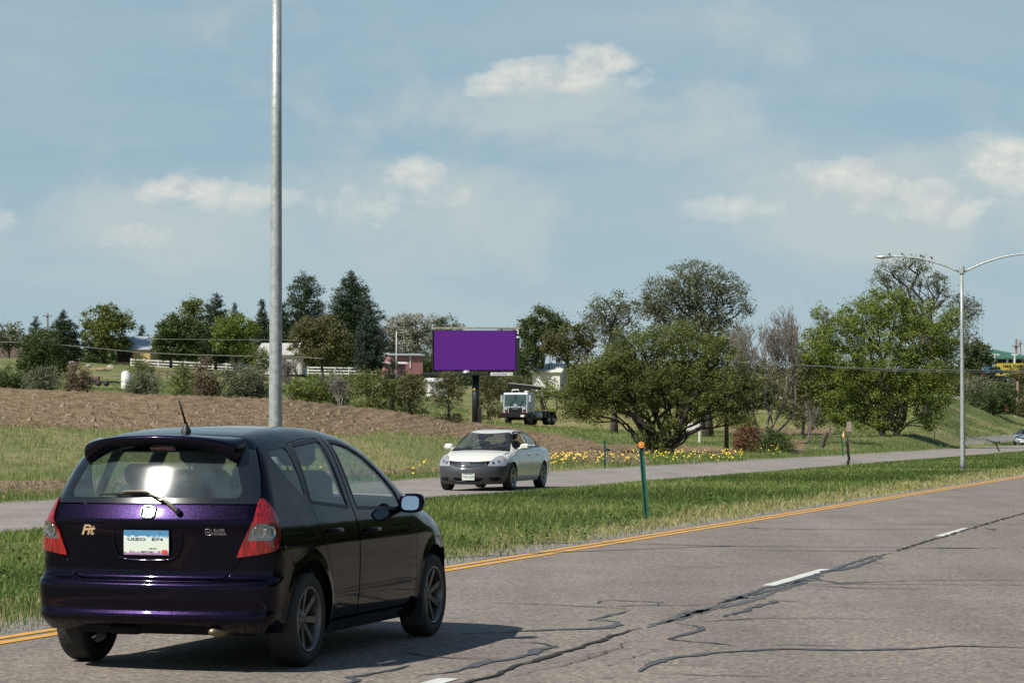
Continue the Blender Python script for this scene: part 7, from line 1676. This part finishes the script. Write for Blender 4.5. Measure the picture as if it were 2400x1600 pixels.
shrub('reddish brown dry shrub left of the white tank', 182, 165, [(178, 880, 22, 32), (200, 895, 20, 26), (165, 900, 14, 22)], 'brown', 43)
shrub('small leafy sapling above the rounded bush right of the white tank', 331, 170, [(331, 858, 17, 16), (325, 872, 24, 14), (345, 868, 18, 12)], 'green', 44)
shrub('rounded grey-green bush right of the white tank', 337, 162, [(320, 903, 26, 28), (352, 900, 28, 28), (337, 885, 26, 18)], 'grey', 45, tintb=-.1)
shrub('loose green shrub in front of the dark corral fence', 432, 165, [(430, 870, 22, 28), (440, 895, 24, 24), (415, 895, 16, 20)], 'green', 46, gap=.6)
shrub('tan twiggy half-dry shrub in the middle of the belt', 482, 160, [(478, 875, 24, 34), (498, 895, 20, 30), (466, 905, 16, 24)], 'brown', 47, twigs=1)
shrub('long grey-green shrub mass left of the lamp pole', 570, 160, [(535, 895, 30, 32), (570, 888, 32, 34), (605, 895, 28, 32), (555, 915, 40, 18), (600, 915, 34, 16)], 'grey', 48, tintb=-.1)
shrub('small green tree rising from the shrubs at the lamp pole', 610, 170, [(610, 832, 18, 22), (618, 855, 20, 18), (602, 862, 18, 18)], 'green', 49)
bare_tree('bare tan bush right of the lamp pole with no leaves', 683, 165, 822, 26, 50, M_['barkgrey'], SB, 5, name='bare_bush', n0=5, r0=.06)
shrub('low yellow-green bush right of the lamp pole', 715, 155, [(695, 910, 30, 26), (730, 905, 34, 28), (760, 918, 24, 20)], 'bright', 51, tintb=-.2)
shrub('grey twiggy shrub between the yellow-green bush and the big round bush', 788, 155, [(780, 900, 28, 34), (805, 915, 26, 28)], 'grey', 52, twigs=1, gap=.6)
bare_tree('bare white-grey bush among the green shrubs below the white fence', 800, 154, 872, 24, 53, M_['barkgrey'], SB, 5, name='bare_bush', n0=4, r0=.05)
shrub('big round green bush right of centre in the shrub belt', 865, 150, [(845, 905, 34, 34), (885, 905, 36, 34), (862, 885, 30, 20), (905, 925, 26, 24)], 'green', 54, tintb=.05)
pine('evergreen', 'small dark evergreen in front of the red lean-to', 918, 190, 850, 900, 20, seed=55, group=SB, tuft=.3, leaf=.2)
shrub('rounded olive bush left of the billboard column', 960, 150, [(945, 915, 32, 34), (975, 915, 30, 34), (960, 893, 28, 20), (960, 940, 36, 18)], 'olive', 56, tintb=.05)
shrub('dark feathery bush just left of the billboard column', 1055, 175, [(1035, 910, 26, 28), (1068, 905, 24, 30), (1050, 935, 34, 22), (1050, 890, 20, 16)], 'olive', 57, tintb=-.15, gap=.7)
shrub('dark olive bush just right of the billboard column', 1145, 250, [(1135, 905, 22, 32), (1158, 912, 22, 34), (1145, 940, 32, 22), (1130, 885, 18, 16)], 'olive', 58, tintb=-.15, leaf=.2, clump=.5)
shrub('leafy olive shrub behind the parked truck cab', 1210, 270, [(1190, 890, 26, 20), (1222, 893, 26, 20), (1205, 910, 36, 18), (1180, 915, 20, 20)], 'olive', 59, leaf=.22, clump=.55)
shrub('green shrub clump behind the truck bed', 1275, 262, [(1262, 925, 22, 16), (1290, 915, 22, 20)], 'bright', 60, leaf=.22, clump=.5, tintb=-.1)
# ---- middle and right trees
tree('cottonwood_tree', 'tall airy grey-green cottonwood rising behind the big dark tree', 'tree', 1660, 190, [(1628, 640, 46, 30), (1600, 665, 55, 40), (1555, 690, 48, 40), (1640, 690, 55, 50), (1690, 660, 36, 34), (1715, 690, 40, 32), (1742, 718, 26, 22), (1575, 735, 60, 40), (1660, 740, 60, 40), (1530, 720, 36, 34), (1505, 712, 20, 22), (1610, 790, 90, 50), (1700, 770, 40, 40)], 'grey', .21, 1.0, .55, 40, group='tall old trees at the right', seed=70, gap=.72, twigs=2, trunk_r=.35, tintb=-.12, hollow=.3)
tree('cottonwood_tree', 'smaller airy tree left of the tall cottonwood behind the big dark tree', 'tree', 1440, 200, [(1405, 715, 26, 28), (1450, 715, 34, 28), (1475, 745, 30, 30), (1420, 760, 40, 34), (1385, 750, 22, 26), (1450, 790, 50, 40)], 'grey', .21, .9, .55, 40, group='tall old trees at the right', seed=71, gap=.6, twigs=2, trunk_r=.25, tintb=-.12, hollow=.3)
tree('broadleaf_tree', 'big spreading dark green tree with forked trunk behind the yellow flowers', 'tree', 1552, 142, [(1440, 848, 54, 42), (1460, 790, 20, 18), (1600, 768, 26, 16), (1690, 800, 22, 18), (1352, 890, 22, 18), (1752, 900, 22, 22), (1530, 775, 22, 14), (1500, 818, 64, 42), (1570, 805, 60, 40), (1635, 825, 66, 52), (1690, 860, 52, 50), (1380, 880, 52, 42), (1450, 890, 70, 50), (1535, 880, 80, 55), (1610, 895, 70, 50), (1690, 920, 58, 46), (1350, 930, 40, 36), (1410, 945, 60, 34), (1730, 945, 40, 40), (1640, 950, 60, 30), (1380, 975, 34, 20), (1740, 990, 30, 26), (1480, 945, 60, 28), (1700, 970, 38, 22), (1340, 960, 24, 24), (1545, 990, 55, 22), (1600, 975, 50, 24), (1505, 1035, 14, 26), (1550, 1045, 26, 26), (1560, 1062, 20, 12)], 'green', .135, 1.25, .42, 52, trunk_r=.26, fork=.0, seed=72, tintb=.0, hollow=.35, trunks=2, bark=mat('dark_bark', (.022, .018, .015), .9, var=.4, scale=9, bump=.7))
bare_tree('leafless grey tree right of the big dark tree', 1792, 165, 712, 68, 73, M_['barkgrey'], None, 7, n0=5, r0=.12)
tree('shrub', 'green undergrowth shrub at the foot of the leafless grey tree', 'shrub', 1815, 140, [(1795, 1025, 22, 22), (1820, 1035, 28, 26), (1840, 1048, 18, 18), (1770, 1045, 22, 18)], 'dark', .11, 1.1, .3, 44, seed=74, trunk_r=.05, fork=.1, tintb=.2)
tree('shrub', 'reddish brown dried bush beside the grey wooden pole', 'shrub', 1745, 138, [(1738, 1025, 20, 24), (1765, 1022, 18, 22), (1750, 1045, 30, 16)], 'rust', .11, 1.1, .28, 44, seed=75, trunk_r=.05, fork=.1)
tree('broadleaf_tree', 'half-dead olive thicket between the leafless tree and the big right tree', 'tree', 1880, 185, [(1850, 900, 26, 30), (1885, 905, 34, 40), (1860, 950, 30, 34), (1900, 965, 36, 30), (1835, 960, 18, 24), (1870, 985, 30, 18), (1880, 860, 26, 26)], 'olive', .19, .95, .5, 42, seed=76, gap=.7, twigs=2, bark=M_['barkgrey'], trunk_r=.14, tintb=-.12)
bare_tree('bare pale fallen branches in front of the olive thicket', 1895, 170, 935, 40, 77, M_['barkgrey'], None, 4, name='bare_bush', n0=3, r0=.07)
tree('broadleaf_tree', 'huge sunlit green tree left of the right street lamp', 'tree', 2085, 185, [(2090, 725, 50, 42), (2020, 745, 50, 40), (2145, 745, 46, 46), (1965, 780, 56, 46), (2060, 790, 64, 56), (2160, 800, 56, 60), (2215, 790, 34, 50), (1905, 815, 46, 44), (1900, 850, 42, 36), (1975, 850, 66, 54), (2070, 860, 70, 54), (2165, 870, 62, 52), (2220, 860, 34, 46), (1945, 905, 52, 46), (2030, 915, 66, 46), (2120, 920, 62, 44), (2185, 925, 46, 40), (1975, 960, 44, 34), (2060, 975, 44, 26), (2180, 965, 30, 30), (2172, 1000, 14, 16), (2010, 985, 46, 20), (2085, 992, 26, 12), (1920, 735, 20, 16), (2040, 700, 26, 18), (2235, 740, 18, 20), (1935, 970, 26, 26)], 'bright', .19, 1.2, .55, 50, trunk_r=.30, fork=.0, seed=78, hollow=.4, trunks=2)
tree('cottonwood_tree', 'sparse old cottonwood with bare branches above the huge sunlit tree', 'tree', 2170, 215, [(2090, 640, 40, 26), (2130, 628, 44, 26), (2065, 655, 26, 24), (2175, 650, 36, 28), (2200, 670, 28, 22), (2110, 670, 50, 24), (2215, 700, 30, 24), (2260, 715, 36, 30), (2285, 730, 22, 30), (2250, 755, 36, 26), (2275, 790, 20, 34), (2160, 720, 40, 30)], 'grey', .21, .85, .55, 36, group='tall old trees at the right', seed=79, gap=.5, twigs=3, trunk_r=.4, tintb=-.2, hollow=.55)
tree('broadleaf_tree', 'dark distant tree right of the right street lamp', 'tree', 2290, 390, [(2275, 835, 28, 30), (2305, 825, 24, 26), (2290, 860, 38, 26), (2265, 870, 24, 30)], 'dark', .42, 1.1, .9, 46, seed=80, tintb=.1)
tree('shrub', 'pale grey-green bush right of the street lamp below the parked cars', 'shrub', 2300, 300, [(2290, 905, 24, 24), (2310, 920, 30, 26)], 'grey', .26, 1.0, .6, 42, seed=81, trunk_r=.08, group='bushes on the right bank')
tree('shrub', 'dark green spreading bush on the right bank left of the stop sign', 'shrub', 2325, 295, [(2295, 945, 34, 26), (2335, 935, 36, 34), (2350, 955, 30, 24), (2360, 915, 24, 22), (2310, 960, 34, 18)], 'dark', .26, 1.1, .6, 46, seed=82, trunk_r=.1, tintb=.12, group='bushes on the right bank')
tree('shrub', 'olive bush covering the right end of the yellow sign', 'shrub', 2395, 340, [(2388, 885, 22, 26), (2415, 890, 30, 40), (2400, 925, 26, 26)], 'olive', .30, 1.0, .7, 44, seed=83, trunk_r=.1, tintb=-.15, group='bushes on the right bank')
for i, (px, lb, sd) in enumerate(((2480, 'roadside tree just outside the right edge', 84), (2560, 'second roadside tree outside the right edge', 85))):
    tree('broadleaf_tree', lb, 'tree', px, 230, [(px, 880, 50, 50), (px + 40, 920, 40, 40), (px - 30, 930, 40, 30)], 'green', .22, .8, .6, 40, seed=sd, group='roadside trees past the right edge')
RT = None  # unseen tree row, added to darken the reflections in the hatchback's side
for i, (s_, t_, hh) in enumerate(((16, -16, 10), (28, -18, 11), (40, -15, 10), (51, -17, 11.5), (63, -14, 10.5), (75, -16, 12), (88, -14, 11), (101, -15, 12), (116, -14, 11.5), (133, -16, 12))):
    p = st(s_, t_)
    if RT is None:
        rs_ = rng; rng = np.random.default_rng(90); RT = root = thing('broadleaf_tree', 'nearest unseen dense green tree right of the road, added for reflections', 'tree', p, 0, 'unseen trees right of the road, added for dark car reflections'); C = []
        for _ in range(360):
            d = rng.normal(size=3); d /= np.linalg.norm(d); q = d * (.5 + .5 * rng.random()) * np.array([6.5, 4.5, 5.2]) + np.array([0, 0, 5.0]); C.append(q + rng.normal(size=(40, 3)) * .55)
        C = np.concatenate(C); C = C[C[:, 2] > .1]; V, Fq = leaf_quads(C, .55); np_mesh('crown', V, Fq, LM['dark'], root, np.repeat(rng.random(len(C)), 4)); rng = rs_
        mb = MB(); mb.tube([(0, 0, -.2), (0, 0, 6)], [.3, .15], 8); mb.build('trunk', M_['bark'], root)
    else:
        root = copy_tree(RT); root.location = p; root.rotation_euler = (0, 0, i * 1.3)
        root['label'] = ('second', 'third', 'fourth', 'fifth', 'sixth', 'seventh', 'eighth', 'ninth', 'last')[i - 1] + ' unseen dense green tree right of the road, added for reflections'
    root.scale = (1, 1, hh / 10)
# low scrub closing the horizon behind the farmyard
def woods():
    px = rng.uniform(-250, 1500, 5200); Y = rng.uniform(455, 520, 5200); X = (px - 1200) / F * Y; Z = terr(X, Y)
    top = np.interp(px, [-250, 0, 60, 190, 330, 620, 900, 1100, 1500], [3.2, 3.0, 2.0, 1.6, 4.0, 5.5, 4.5, 4.5, 5]) * (.7 + .6 * fbm(X, Y, .06, 2, 3))
    C = np.stack([X, Y, Z + top * rng.random(5200)], -1); idx = np.repeat(np.arange(5200), 22); P = C[idx] + rng.normal(size=(len(idx), 3)) * np.array([1.0, 1.0, .6])
    V, Fq = leaf_quads(P, .75); o = np_mesh('distant_scrub', V, Fq, LM['dark'], None, np.repeat(np.clip(rng.random(5200)[idx] * .5 + rng.random(len(P)) * .5, 0, 1), 4)); tag(o, 'low dark scrub along the horizon behind the farmyard', 'scrub', kind='stuff')
woods()
def woods2():
    n = 4200; px = rng.uniform(1330, 2420, n); Y = rng.uniform(330, 400, n); X = (px - 1200) / F * Y; Z = terr(X, Y)
    top = np.interp(px, [1330, 1500, 1800, 2000, 2180, 2300, 2420], [5, 4.5, 5.5, 5, 3, 1.5, 1.5]) * (.7 + .6 * fbm(X, Y, .08, 2, 3))
    C = np.stack([X, Y, Z + top * rng.random(n)], -1); idx = np.repeat(np.arange(n), 24); P = C[idx] + rng.normal(size=(len(idx), 3)) * np.array([.9, .9, .5])
    V, Fq = leaf_quads(P, .6); o = np_mesh('distant_scrub', V, Fq, LM['olive'], None, np.repeat(np.clip(rng.random(n)[idx] * .5 + rng.random(len(P)) * .4, 0, 1), 4)); tag(o, 'olive scrub closing the view between the right-hand trees', 'scrub', kind='stuff')
woods2()
